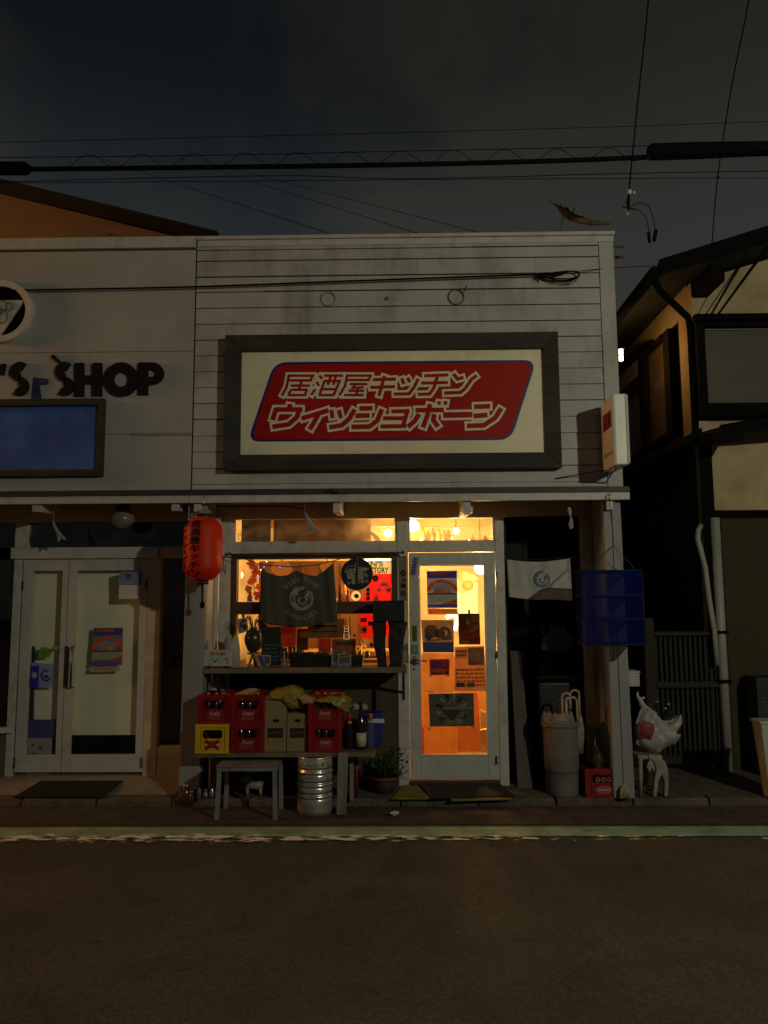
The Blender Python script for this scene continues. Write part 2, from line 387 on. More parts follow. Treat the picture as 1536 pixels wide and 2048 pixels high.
# worn white edge line: paint that has flaked off more and more to the right
wm = bpy.data.materials.new('worn_white_paint'); wm.use_nodes = True; t_ = wm.node_tree; N_ = t_.nodes; N_.clear(); l_ = t_.links.new
o_ = N_.new('ShaderNodeOutputMaterial'); b_ = N_.new('ShaderNodeBsdfPrincipled'); b_.inputs['Roughness'].default_value = .8; b_.inputs['Base Color'].default_value = (.86, .84, .66, 1); tp_ = N_.new('ShaderNodeBsdfTransparent'); mx_ = N_.new('ShaderNodeMixShader')
g_ = N_.new('ShaderNodeNewGeometry'); mp_ = N_.new('ShaderNodeMapping'); mp_.inputs['Scale'].default_value = (1, 2.2, 1); n1 = N_.new('ShaderNodeTexNoise'); n1.inputs['Scale'].default_value = 8; n1.inputs['Detail'].default_value = 7; n1.inputs['Roughness'].default_value = .62
l_(g_.outputs['Position'], mp_.inputs[0]); l_(mp_.outputs[0], n1.inputs['Vector'])
s_ = N_.new('ShaderNodeSeparateXYZ'); l_(g_.outputs['Position'], s_.inputs[0])
wx = N_.new('ShaderNodeMapRange'); l_(s_.outputs[0], wx.inputs[0]); wx.inputs[1].default_value = -.4; wx.inputs[2].default_value = 2.2; wx.inputs[3].default_value = .03; wx.inputs[4].default_value = -.10
yc_ = (G(768, 1689, 0).y+G(768, 1669, 0).y)/2; hw_ = (G(768, 1669, 0).y-G(768, 1689, 0).y)/2
ye = N_.new('ShaderNodeMath'); ye.operation = 'SUBTRACT'; l_(s_.outputs[1], ye.inputs[0]); ye.inputs[1].default_value = yc_
ya2 = N_.new('ShaderNodeMath'); ya2.operation = 'ABSOLUTE'; l_(ye.outputs[0], ya2.inputs[0])
yd = N_.new('ShaderNodeMapRange'); l_(ya2.outputs[0], yd.inputs[0]); yd.inputs[1].default_value = hw_*.35; yd.inputs[2].default_value = hw_; yd.inputs[3].default_value = 0; yd.inputs[4].default_value = -.16
ad1 = N_.new('ShaderNodeMath'); l_(n1.outputs['Fac'], ad1.inputs[0]); l_(wx.outputs[0], ad1.inputs[1]); ad2 = N_.new('ShaderNodeMath'); l_(ad1.outputs[0], ad2.inputs[0]); l_(yd.outputs[0], ad2.inputs[1])
fr = N_.new('ShaderNodeMapRange'); l_(ad2.outputs[0], fr.inputs[0]); fr.inputs[1].default_value = .47; fr.inputs[2].default_value = .58
l_(fr.outputs[0], mx_.inputs[0]); l_(tp_.outputs[0], mx_.inputs[1]); l_(b_.outputs[0], mx_.inputs[2]); l_(mx_.outputs[0], o_.inputs[0])
mb = MB(wm); y0, y1 = G(768, 1690, 0).y, G(768, 1668, 0).y; mb.poly([(-14, y0, .012), (14, y0, .012), (14, y1, .012), (-14, y1, .012)]); struct(mb.build('road_marking'))

# ================================================================== IZAKAYA BUILDING
shop = thing('izakaya_building', 'pale clapboard shopfront with a recessed glowing door, between the grey shop and the dark house', 'building')
XS = P(388, 725, 0).x; XE = P(1236, 735, 0).x; ZT = P(806, 470, 0).z; ZA = P(806, 978, 0).z     # seam, right edge, top, bottom of upper wall
# clapboards
xr = P(1206, 725, 0).x
seams = [497, 519, 551, 581, 613, 645, 677, 708, 740, 772, 804, 836, 869, 901, 934, 966]
zs = [ZT-.02]+[P(806, y, 0).z for y in seams]+[ZA+.005]
mb = MB(paint_wall)
for a, b in zip(zs, zs[1:]):
    wide = a > zs[4]-.01; x = XS+.008; cuts = sorted([XS+.008, xr-.003]+[random.uniform(XS+.4, xr-.4) for _ in range(random.choice([0, 1, 2]))])
    for xa, xb in zip(cuts, cuts[1:]):
        t = random.uniform(-.001, .0015); g = random.choice([.005, .007, .009]) if (wide and random.random() < .7) else random.choice([.0025, .003, .0045, .006])
        mb.hexa([(xa, .03, b+g), (xb-.002, .03, b+g), (xb-.002, .03, a), (xa, .03, a)], [(xa, -.008+t, b+g), (xb-.002, -.008+t, b+g+random.uniform(-.001, .002)), (xb-.002, .001, a), (xa, .001, a)])
mb.build('siding', shop)
mb = MB(seam_dark); mb.box(XS, XE-.01, .031, .10, ZA, ZT-.03); mb.build('wall_backing', shop)
mb = MB(paint_trim); mb.box(XS-.0, XE+.012, -.03, .14, ZT-.03, ZT); mb.box(XS+.01, XE+.004, -.014, -.0, ZT-.085, ZT-.032); mb.build('parapet_cap', shop, bevel=.004)
mb = MB(paint_wall); mb.box(xr, XE, -.012, .12, ZA+.002, ZT-.088); mb.build('corner_board', shop, bevel=.003)
mb = MB(M('side_wall_metal', (.16, .15, .135), .7, .2, 3, .2, 40)); mb.box(XE-.06, XE-.004, .125, 6, 0, ZT-.035); mb.box(XS, XE-.07, 5.9, 6, 0, ZT-.035); mb.build('side_wall', shop)
mb = MB(M('flat_roof', (.1, .1, .1), .9)); mb.box(XS, XE-.065, .14, 5.88, 2.75, 2.85); mb.build('roof', shop)
# ring marks left where lamps hung
for (cx, cy, r, t, mt) in ((912, 595, 16, 2.4, M('rust_ring', (.075, .065, .05), .8, .4, 30)), (657, 599, 15, 3, M('faint_ring', (.30, .28, .245), .8, .2, 20))):
    c = P(cx, cy, 0); k = 6.1/FPX; pts = [(c.x+r*k*math.cos(a), -.012, c.z+r*k*math.sin(a)) for a in [i*2*PI/24 for i in range(25)]]
    mb = MB(mt); mb.tube(pts, t*k/2, 6, False)
    if cx == 912: mb.tube([P(930, 578, -.012), P(934, 570, -.014), P(929, 583, -.012)], .003, 5)
    mb.build('ring_mark', shop)
mb = MB(M('old_fixing', (.22, .15, .13), .8)); c = P(774, 597, -.01); mb.lathe([(.016, 0), (.016, .008), (.006, .012)], (0, 0, 0), 10)
o = mb.build('wall_fixing', shop); o.rotation_euler = (PI/2, 0, 0); o.location = Vector((c.x, -.008, c.z))
# awning: fascia board, lip, soffit
zf1, zf0 = P(768, 988, -.07).z, P(768, 1003, -.07).z
XL = -4.2
mb = MB(paint_trim); mb.box(XS-.0, XE+.03, -.075, -.045, zf0, zf1); mb.build('fascia', shop, bevel=.004)
mb = MB(M('awning_flashing', (.035, .033, .03), .6, .3, 12)); mb.box(XS, XE+.028, -.085, .02, zf1+.002, ZA-.004); mb.build('flashing', shop)
mb = MB(header_wood); mb.box(XS, XE, -.043, YB+.02, zf0+.05, zf0+.066); mb.build('soffit', shop)
zh = P(720, 1034, YB).z
mb = MB(header_wood); mb.box(P(437, 1100, YB).x, P(1178, 1030, YB).x, YB, YB+.09, zh, zf0+.048); mb.build('header_beam', shop)
def bracket(px0, px1, py0, py1, parent, ln=.38):
    """a sawn joist end under the soffit, tapered to the back"""
    a = P(px0, py0, -.03); b = P(px1, py1, -.03); mb = MB(paint_trim); w = abs(b.x-a.x); zt = zf0+.049
    x0, x1 = a.x, b.x; z0 = b.z
    mb.hexa([(x0, -.041, z0+.004), (x1, -.041, z0+.004), (x1, -.041, zt), (x0, -.041, zt)], [(x0, ln, z0+.022), (x1, ln, z0+.022), (x1, ln, zt), (x0, ln, zt)])
    return mb.build('bracket', parent, bevel=.004, recalc=True)
bracket(666, 681, 995, 1026, shop); bracket(926, 941, 999, 1030, shop); bracket(388, 402, 995, 1024, shop); bracket(1212, 1226, 995, 1021, shop)
mb = MB(M('white_downlight', (.6, .55, .45), .5)); a = P(921, 1028, .15); b = P(946, 1010, .05); mb.box(a.x, b.x, .05, .16, a.z-.0, a.z+.05); mb.build('floodlight_box', shop, bevel=.006)
# pillars
def pillar(pts_top, pts_bot, ytop, d, parent, mat=paint_pillar):
    (xa, xb), (xc, xd) = pts_top, pts_bot; zt, z0 = zf0+.048, ZP
    mb = MB(mat); mb.hexa([(xc, 0, z0), (xd, 0, z0), (xd, d, z0), (xc, d, z0)], [(xa, 0, zt), (xb, 0, zt), (xb, d, zt), (xa, d, zt)])
    return mb.build('pillar', parent, bevel=.006, recalc=True)
pillar((P(376, 1010, 0).x, P(414, 1010, 0).x), (P(357, 1570, 0).x, P(399, 1570, 0).x), 0, .30, shop)
mb = MB(paint_trim); xa = P(414, 1100, .1).x; mb.box(xa+.012, xa+.05, .302, YB+.03, ZP, zh); mb.build('jamb', shop, bevel=.003)
px_ = ((P(1206, 1010, 0).x, P(1241, 1010, 0).x), (P(1228, 1590, 0).x, P(1270, 1590, 0).x))
pillar(*px_, 0, .34, shop)
mb = MB(paint_pillar); (xa, xb), (xc, xd) = px_       # the narrow strip that stands proud on the pillar's face
mb.hexa([(xc+.075, -.012, ZP), (xc+.115, -.012, ZP), (xc+.115, -.001, ZP), (xc+.075, -.001, ZP)], [(xa+.065, -.012, zf0+.04), (xa+.10, -.012, zf0+.04), (xa+.10, -.001, zf0+.04), (xa+.065, -.001, zf0+.04)])
mb.build('pillar_strip', shop, recalc=True, bevel=.003)
# glazed wall: posts and rails
def RB(x0, y0, x1, y1): return REC(x0, y0, x1, y1, YB)
post = MB(paint_trim)
xw0 = P(437, 1200, YB).x; xwl = P(462, 1200, YB).x; xwr = P(795, 1200, YB).x; xd0 = P(818, 1300, YB).x; xd1 = P(995, 1300, YB).x; xj = P(1013, 1300, YB).x
z_t0, z_t1 = P(640, 1085, YB).z, zh; z_w1 = P(640, 1107, YB).z; z_d1 = P(905, 1105, YB).z; z_sill = P(640, 1338, YB).z
post.box(xw0, xwl, YB, YB+.09, ZP, z_t1); post.box(xwr, xd0, YB, YB+.09, ZP, z_t1); post.box(xd1, xj, YB, YB+.09, ZP, z_t1)
post.box(xwl, xwr, YB+.004, YB+.085, z_w1, z_t0); post.box(xd0, xd1, YB+.004, YB+.085, z_d1+.006, z_t0)
post.build('window_post', shop, bevel=.004)
for (a, b, c, d) in ((466, 1036, 794, 1085), (817, 1034, 991, 1085)):
    x0, x1, z0, z1 = RB(a, b, c, d); w = MB(paint_trim); frame(w, (xwl if a < 500 else xd0), (xwr if a < 500 else xd1), z_t0, z_t1, YB+.012, YB+.07, .018, .012, .012)
    wo = w.build('transom_window', shop); g = MB(glass_trans); g.box((xwl if a < 500 else xd0)+.018, (xwr if a < 500 else xd1)-.018, YB+.034, YB+.038, z_t0+.012, z_t1-.012); g.build('pane', wo)
# window in its brown frame
win = MB(frame_brown); frame(win, xwl, xwr, z_sill-.01, z_w1, YB-.012, YB+.075, .048, .045, .05)
wino = win.build('window', shop, bevel=.004)
gz0, gz1 = z_sill+.04, z_w1-.045; gx0, gx1 = xwl+.048, xwr-.048
a = P(640, 1203, YB-.01).z; b = P(640, 1228, YB-.01).z
mb = MB(frame_brown); mb.box(gx0, gx1, YB-.008, YB+.06, b, a); mb.build('mid_rail', wino, bevel=.003)
mb = MB(glass_clear); mb.box(gx0, gx1, YB+.030, YB+.034, a, gz1); mb.box(gx0, gx1, YB+.030, YB+.034, gz0, b); mb.build('pane', wino)
# wall below the window
mb = MB(M('stucco_below_window', (.075, .058, .038), .85, .25, 6, .5, 80, dirt=((.08, .065, .05), .7, 4))); mb.box(xwl, xwr, YB+.01, YB+.10, ZP, z_sill-.012); mb.build('dado_wall', shop)
# door
door = MB(paint_door); dz0 = P(905, 1560, YB).z
x0, x1, z0, z1 = RB(840.5, 1130, 972.5, 1511)
door.box(xd0+.004, x0, YB+.01, YB+.055, dz0, z_d1); door.box(x1, xd1-.004, YB+.01, YB+.055, dz0, z_d1)
door.box(x0, x1, YB+.01, YB+.055, z1, z_d1); door.box(x0, x1, YB+.01, YB+.055, dz0, z0)
dooro = door.build('door', shop, bevel=.004)
DX0, DX1, DZ0, DZ1 = x0, x1, z0, z1
mb = MB(glass_clear); mb.box(x0, x1, YB+.032, YB+.036, z0, z1); mb.build('pane', dooro)
mb = MB(paint_door); frame(mb, x0, x1, z0, z1, YB+.004, YB+.0095, .007); mb.build('glazing_bead', dooro)
mb = MB(steel); c = P(829, 1319, YB); mb.box(c.x-.014, c.x+.014, YB+.002, YB+.0095, c.z-.05, c.z+.03); mb.tube([(c.x, YB+.004, c.z), (c.x, YB-.05, c.z), (c.x+.02, YB-.058, c.z), (c.x+.10, YB-.055, c.z-.012)], [.011, .010, .010, .006], 8); mb.lathe([(.012, -.004), (.012, .004)], (c.x, YB, c.z-.075), 10); mb.build('handle', dooro)
for y in (1150, 1310, 1520):
    c = P(993.5, y, YB); mb = MB(M('dark_hinge', (.05, .045, .04), .5)); mb.tube([(c.x, YB-.006, c.z-.03), (c.x, YB-.006, c.z+.03)], .006, 8); mb.build('hinge', dooro)
mb = MB(M('threshold_brass', (.05, .032, .018), .45, .3, 12)); mb.box(xd0, xd1, YB-.02, YB+.10, ZP, dz0-.008); mb.build('threshold', shop, bevel=.003)
# dark recess right of the door
xa0, xa1 = xj, P(1166, 1300, YB).x
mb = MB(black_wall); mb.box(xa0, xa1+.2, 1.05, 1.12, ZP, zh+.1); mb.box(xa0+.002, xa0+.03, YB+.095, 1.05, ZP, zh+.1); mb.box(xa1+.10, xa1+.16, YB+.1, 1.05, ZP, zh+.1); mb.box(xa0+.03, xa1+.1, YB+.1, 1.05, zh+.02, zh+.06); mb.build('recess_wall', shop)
mb = MB(header_wood); a, b = P(1166, 1200, YB).x, P(1182, 1200, YB).x; mb.box(a, b, YB-.02, YB+.07, ZP, zh-.002); mb.build('jamb', shop, bevel=.003)
mb = MB(M('brown_return_wall', (.30, .22, .14), .7, .15, 4, .2, 60)); mb.box(b+.002, P(1232, 1200, .36).x, .342, YB+.05, ZP, zf0+.048); mb.build('return_wall', shop)
# the room behind the glass
rx0, rx1, ry1, rzc = xw0+.0, xj+.0, 2.5, 2.53
cream = M('cream_plaster', (.72, .62, .36), .8, .10, 3, .1, 40); orange_wood = M('orange_wood', (.46, .19, .045), .55, .25, 3, .1, 40, stretch=(3, 1, .5))
brown_room = M('brown_room_wood', (.20, .082, .022), .6, .3, 3, stretch=(4, 1, .6))
mb = MB(cream); mb.box(rx0, rx1+.5, ry1, ry1+.08, 0.96, rzc); mb.box(rx1+.42, rx1+.5, 1.13, ry1, ZP, rzc); mb.box(rx0+.001, rx0+.05, YB+.10, ry1, ZP, rzc); mb.build('interior_wall', shop)
mb = MB(orange_wood); mb.box(rx0+.05, rx1+.42, ry1-.01, ry1+.07, ZP, 0.96); mb.build('wainscot', shop)
mb = MB(M('room_ceiling', (.66, .50, .26), .8, .1, 3)); mb.box(rx0, rx1+.5, YB+.095, ry1+.08, rzc, rzc+.05); mb.build('interior_ceiling', shop)
mb = MB(M('room_floor', (.22, .12, .05), .5, .2, 5)); mb.box(rx0+.05, rx1+.42, YB+.10, ry1-.01, ZP-.02, ZP+.006); mb.build('interior_floor', shop)
# partition of brown boards behind the window
xp = P(800, 1200, 1.2).x
mb = MB(brown_room); mb.box(rx0+.16, xp-.02, 1.40, 1.44, ZP+.006, 1.95)
for k in range(9):
    xx = rx0+.2+k*.19
    if xx < xp-.06: mb.box(xx, xx+.02, 1.385, 1.3995, ZP+.006, 1.93)
mb.build('partition', shop)

# ================================================================== LEFT SHOP
lshop = thing('shop_building', 'grey panelled shop with black SHOP letters and dark double glass doors, left of the izakaya', 'building')
XL0 = -4.3; ZTL = P(200, 489, 0).z
mb = MB(paint_left); zc = P(300, 868, 0).z; zb2 = P(50, 706, 0).z; ze = P(300, 580, 0).z
for (a, b) in ((ZA+.005, zc-.002), (zc+.002, zb2-.0015), (zb2+.0015, ZTL-.06)):
    mb.box(XL0, P(180, 700, 0).x-.001 if a < zb2 else XS-.006, -.004, .10, a, b)
    if a < zb2: mb.box(P(180, 700, 0).x+.001, XS-.006, -.003, .10, a, b)
mb.build('wall_panel', lshop, bevel=.002)
mb = MB(paint_trim); mb.box(XL0, XS-.003, -.03, .14, ZTL-.045, P(200, 484, 0).z+.03); mb.build('parapet_cap', lshop, bevel=.004)
mb = MB(M('scuff_strip', (.25, .23, .20), .8, .3, 20)); a = P(262, 866, -.006); b = P(384, 871, -.006); mb.box(a.x, b.x-.012, -.008, -.0045, b.z, a.z); mb.build('scuff_strip', lshop)
mb = MB(M('side_wall_metal')); mb.box(XL0, XL0+.05, .11, 6, 0, ZTL-.06); mb.box(XL0+.06, XS-.05, 5.9, 6, 0, ZTL-.06); mb.box(XS-.05, XS-.004, .11, 5.88, ZA, ZTL-.06); mb.box(XS-.05, XS-.004, YB+.12, 5.88, 0, ZA-.002); mb.build('side_wall', lshop)
mb = MB(M('flat_roof')); mb.box(XL0+.06, XS-.06, .14, 5.88, 2.75, 2.85); mb.build('roof', lshop)
mb = MB(paint_trim); mb.box(XL0, XS-.004, -.075, -.045, zf0, zf1); mb.build('fascia', lshop, bevel=.004)
mb = MB(M('awning_flashing')); mb.box(XL0, XS-.004, -.085, .02, zf1+.002, ZA-.004); mb.build('flashing', lshop)
mb = MB(header_wood); mb.box(XL0, XS-.004, -.043, YB+.06, zf0+.05, zf0+.066); mb.build('soffit', lshop)
bracket(66, 84, 996, 1025, lshop); bracket(344, 358, 994, 1023, lshop)
YL = YB
zlh = P(200, 1044, YL).z; zl1 = P(200, 1094, YL).z; zld = P(200, 1117, YL).z; zlb = P(200, 1545, YL).z
XLr = P(376, 1300, YL).x
# a header, transoms, door frame
mb = MB(header_wood); mb.box(XL0, xw0-.006, YL, YL+.09, zlh, zf0+.048); mb.build('header_beam', lshop)
mb = MB(paint_trim)
xa, xb = P(36, 1300, YL).x, P(290, 1300, YL).x
q0, q1 = P(30, 1070, YL).x, P(57, 1070, YL).x
mb.box(q0, q1, YL, YL+.09, zl1, zlh)
mb.box(q0-.02, P(318, 1105, YL).x, YL-.022, YL+.09, zld, zl1-.002)
mb.build('door_header', lshop, bevel=.004)
mb = MB(header_wood); mb.box(P(318, 1105, YL).x+.003, xw0-.006, YL+.002, YL+.09, zld, zl1); mb.box(xb+.004, P(318, 1300, YL).x, YL+.002, YL+.09, ZP, zld-.002); mb.box(P(318, 1300, YL).x+.001, xw0-.006, YL+.004, YL+.09, ZP, P(340, 1492, YL).z); mb.box(P(374, 1300, YL).x, xw0-.006, YL+.002, YL+.09, P(340, 1492, YL).z, zld-.002); mb.build('side_frame', lshop, bevel=.003)
for a, b in ((q1, xw0-.006), (XL0, q0)):
    mb = MB(glass_dark); mb.box(a, b, YL+.04, YL+.045, zl1, zlh); mb.build('transom_window', lshop)
for k, (a, b, c, d, e_) in enumerate(((36, 129, 57, 117, 0), (129, 290, 145, 275, 1))):
    X0, X1 = P(a, 1330, YL).x+.003, P(b, 1330, YL).x-.003; g0, g1 = P(c, 1330, YL).x, P(d, 1330, YL).x; zg0, zg1 = P(200, 1510, YL).z, P(200, 1141, YL).z
    w = MB(paint_door); w.box(X0, g0, YL+.005, YL+.05, zlb, zld-.004); w.box(g1, X1, YL+.005, YL+.05, zlb, zld-.004); w.box(g0, g1, YL+.005, YL+.05, zlb, zg0); w.box(g0, g1, YL+.005, YL+.05, zg1, zld-.004)
    do = w.build('door', lshop, bevel=.004)
    p = MB(glass_left); p.box(g0, g1, YL+.026, YL+.03, zg0, zg1); p.build('pane', do)
    hx = P(140 if k else 132, 1340, YL).x; h = MB(M('door_pull', (.16, .15, .12), .35, .2, 20, metal=1))
    hz0, hz1 = P(140, 1375, YL).z, P(140, 1292, YL).z
    if k: h.tube([(hx+.03, YL, hz0), (hx+.03, YL-.05, hz0+.01), (hx+.03, YL-.05, hz1-.01), (hx+.03, YL, hz1)], .009, 8)
    else: h.box(hx-.018, hx+.012, YL-.002, YL+.0045, hz0, hz1, .004)
    h.build('handle', do)
    for y in (1170, 1525):
        hh = MB(M('dark_hinge')); xx = X0+.006 if not k else X1-.006; zz = P(200, y, YL).z; hh.tube([(xx, YL-.002, zz-.04), (xx, YL-.002, zz+.04)], .007, 8); hh.build('hinge', do)
mb = MB(M('step_concrete', (.20, .18, .145), .85, .2, 6, .4, 90)); mb.hexa([(XL0+.05, yk+.135, ZP-.02), (XLr, yk+.135, ZP-.02), (XLr, YL+.10, ZP-.02), (XL0+.05, YL+.10, ZP-.02)], [(XL0+.05, yk+.135, ZP+.004), (XLr, yk+.135, ZP+.004), (XLr, YL+.10, zlb-.004), (XL0+.05, YL+.10, zlb-.004)]); mb.build('ramp', lshop, recalc=True)
# left-most pane and sill
mb = MB(paint_trim); mb.box(P(20, 1300, YL).x, xa-.002, YL, YL+.09, ZP, zld-.002); mb.build('window_post', lshop, bevel=.004)
mb = MB(glass_dark); mb.box(XL0+.05, P(20, 1300, YL).x, YL+.04, YL+.045, P(10, 1455, YL).z, zld); mb.build('window', lshop)
mb = MB(M('low_brown_wall', (.13, .09, .06), .85, .2, 5, .3, 60)); mb.box(XL0+.05, P(18, 1300, YL).x, YL+.006, YL+.10, ZP, P(10, 1456, YL).z); mb.build('dado_wall', lshop)
mb = MB(paint_trim); a = P(0, 1468, .2); mb.hexa([(XL0+.06, YL-.25, a.z-.02), (P(27, 1455, YL-.02).x, YL-.03, a.z-.02), (P(27, 1455, YL).x, YL+.004, a.z-.02), (XL0+.06, YL+.004, a.z-.02)], [(XL0+.06, YL-.25, a.z+.025), (P(27, 1455, YL-.02).x, YL-.03, a.z+.025), (P(27, 1455, YL).x, YL+.004, a.z+.025), (XL0+.06, YL+.004, a.z+.025)]); mb.build('sill', lshop, recalc=True)
# side window glass (brown dark room behind)
mb = MB(glass_left); mb.box(P(318, 1300, YL).x, P(374, 1300, YL).x, YL+.03, YL+.034, P(340, 1492, YL).z, zld-.002); mb.build('side_window', lshop)
mb = MB(M('dark_room', (.03, .028, .024), .9, .2, 3)); mb.box(XL0+.06, XS-.06, 1.8, 1.86, ZP, 2.7); mb.build('interior_wall', lshop)
mb = MB(M('brown_room_board', (.22, .17, .10), .8, .2, 3)); mb.box(P(300, 1300, .6).x, XS-.06, .74, .77, ZP+.3, zld+.3); mb.build('interior_board', lshop)
# pale roller blind behind the doors
bl = MB(M('pale_blind', (.84, .82, .66), .7, .05, 3)); yb0 = YL+.088
bl.box(P(30, 1300, yb0).x, P(292, 1300, yb0).x, yb0, yb0+.006, P(200, 1470, yb0).z, P(200, 1100, yb0).z)
tag(bl.build('roller_blind'), 'pale drawn blind behind the double glass doors', 'blind')
# things on and behind the doors
def card(name, label, cat, quad, Y, mats, parent=None, group=None, t=.004):
    """a flat sheet: quad = 4 picture corners (tl,tr,br,bl); mats = [(material, [(u,v) polygon])...] printed on it"""
    c = [P(x, y, Y) for x, y in quad]
    def uv(u, v): a = c[0].lerp(c[1], u); b = c[3].lerp(c[2], u); return a.lerp(b, v)
    mb = MB(mats[0][0]); mb.hexa([(p.x, Y+t, p.z) for p in (c[3], c[2], c[1], c[0])], [(p.x, Y, p.z) for p in (c[3], c[2], c[1], c[0])])
    for i, (m_, pl) in enumerate(mats[1:]):
        mb.m(m_)
        if isinstance(pl, str):
            pass
        elif isinstance(pl, tuple) and isinstance(pl[0], str):
            body, (u0, u1, v0, v1), bold = pl
            mb.text(body, (u0, u1, -v1, -v0), lambda x, z, i=i: (lambda p: (p.x, Y-.0006*(i+1), p.z))(uv(x, -z)), bold)
        else:
            mb.poly([(lambda p: (p.x, Y-.0006*(i+1), p.z))(uv(u, v)) for u, v in pl][::-1] if False else [(lambda p: (p.x, Y-.0006*(i+1), p.z))(uv(u, v)) for u, v in pl])
    o = mb.build(name, parent)
    if label: tag(o, label, cat, group)
    return o
def Rr(u0, u1, v0, v1): return [(u0, v1), (u1, v1), (u1, v0), (u0, v0)]
def El(cu, cv, ru, rv, a0=0, a1=360, n=20): return [(cu+ru*math.cos(math.radians(a0+(a1-a0)*k/n)), cv-rv*math.sin(math.radians(a0+(a1-a0)*k/n))) for k in range(n+(0 if a1-a0 == 360 else 1))]
def Arc(cu, cv, r0, r1, a0, a1, asp=1, n=14):
    o_ = [(cu+r1*math.cos(math.radians(a0+(a1-a0)*k/n)), cv-asp*r1*math.sin(math.radians(a0+(a1-a0)*k/n))) for k in range(n+1)]
    i_ = [(cu+r0*math.cos(math.radians(a0+(a1-a0)*k/n)), cv-asp*r0*math.sin(math.radians(a0+(a1-a0)*k/n))) for k in range(n+1)]
    return o_+i_[::-1]
def bars(u0, u1, v0, v1, n, fill=.5):
    """rows of small print, too small to read in the photograph"""
    r = []
    for k in range(n):
        v = v0+(v1-v0)*k/n; u = u0
        while u < u1-.02:
            w = random.uniform(.02, .07)*(u1-u0)*2
            r.append(Rr(u, min(u1, u+w), v, v+(v1-v0)/n*fill)); u += w+.02*(u1-u0)*2
    return r
fest = lambda tr: [(paper('#6f6f80', tr), None), (paper('#4a3a8c', tr), Rr(.02, .98, .02, .2)), (paper('#b8543a', tr), Rr(.12, .7, .05, .1)),
    (paper('#c8592b', tr), Arc(.5, .56, .38, .52, 0, 180, .62)), (paper('#7d86a6', tr), El(.5, .5, .34, .16, 0, 180)), (paper('#b0763f', tr), El(.5, .6, .34, .13, 0, 180)),
    (paper('#a37a45', tr), El(.38, .55, .09, .06)), (paper('#c28f55', tr), El(.62, .55, .08, .06)), (paper('#4c4038', tr), Rr(0, 1, .6, .64)),
    (paper('#8d9a8c', tr), Rr(0, 1, .64, .85)), (paper('#b5482f', tr), [(.25, .95), (1, .95), (1, .76), (.6, .86)]), (paper('#56549a', tr), Rr(0, 1, .9, 1))]
card('poster', 'colourful festival poster on the right pane of the double doors', 'poster', ((187, 1256), (246, 1255), (244, 1330), (182, 1332)), YL+.020, fest(.05))
card('notice_strip', 'white strip of print below the festival poster on the double doors', 'notice', ((181, 1334), (240, 1333), (239, 1343), (180, 1344)), YL+.020, [(paper('#a59a8c'), None)]+[(paper('#a0524c'), r) for r in bars(.1, .8, .3, .8, 1)])
mbx = thing('mailbox', 'pale box with a blue top hanging in the corner of the double doors', 'box')
a = P(244, 1144, YL); b = P(281, 1198, YL)
mb = MB(white_plastic); mb.box(a.x, b.x, YL-.06, YL+.002, b.z, P(244, 1170, YL).z); mb.build('body', mbx, bevel=.004)
mb = MB(M('blue_grey_box', (.16, .22, .34), .5, .1)); mb.box(a.x-.001, b.x+.001, YL-.064, YL+.002, P(244, 1170, YL).z+.001, a.z); mb.m(paper('#7a5a4a')); mb.box(a.x+.06, a.x+.10, YL-.067, YL-.0645, a.z-.06, a.z-.02); mb.build('lid', mbx, bevel=.003)
st = thing('sticker', 'blue and white sticker on the narrow left pane of the double doors', 'sticker')
card('sheet', None, None, ((62, 1325), (107, 1328), (105, 1375), (60, 1375)), YL+.020, [(paper('#8f92ac'), None), (paper('#3a35a8'), [(0, 1), (.38, 1), (.36, .1), (0, .15)]), (paper('#c3c0cc'), El(.17, .5, .12, .13)), (paper('#40407c'), Arc(.7, .5, .17, .25, 60, 330)), (paper('#40407c'), El(.7, .55, .12, .07))], st)
mb = MB(paper('#5f8a36')); c = P(88, 1302, YL+.02); mb.flat([(c.x-.05, c.z-.06), (c.x+.055, c.z-.05), (c.x+.05, c.z+.0), (c.x+.02, c.z+.035), (c.x-.03, c.z+.03)], YL+.021); mb.box(c.x-.02, c.x+.02, YL+.0212, YL+.0235, c.z-.03, c.z-.01); tag(mb.build('sticker'), 'green leaf-shaped sticker above the blue and white one on the glass', 'sticker')
mb = MB(M('lock_brass', (.5, .44, .33), .35, .1, metal=.6)); mb.lathe([(.026, 0), (.026, .012), (.010, .018), (.010, .022)], (0, 0, 0), 18); o = mb.build('lock'); c = P(109, 1297, YL); o.rotation_euler = (PI/2, 0, 0); o.location = (c.x, YL+.004, c.z); tag(o, 'round pale lock disc at the edge of the narrow glass pane', 'lock')
bx = thing('storage_box', 'blue and white printed box standing behind the narrow left pane', 'box'); a, b = P(64, 1438, .5), P(112, 1509, .5)
mb = MB(M('blue_carton', lin('#3b4690'), .6, .1)); zm = (a.z+b.z)/2; mb.box(a.x, b.x, .440, .478, zm+.002, a.z); mb.build('upper_half', bx, bevel=.003)
mb = MB(M('white_carton', lin('#9a9a9c'), .6, .1)); mb.box(a.x, b.x-.02, .442, .478, dz0+.001, zm); mb.m(ink('#55506e'))
for r in ((.03, .06, .03), (.09, .13, .05), (.04, .09, .10)): mb.box(a.x+r[0], a.x+r[1], .4405, .4418, zm-.02-r[2]-.02, zm-.02-r[2])
mb.build('lower_half', bx, bevel=.003)
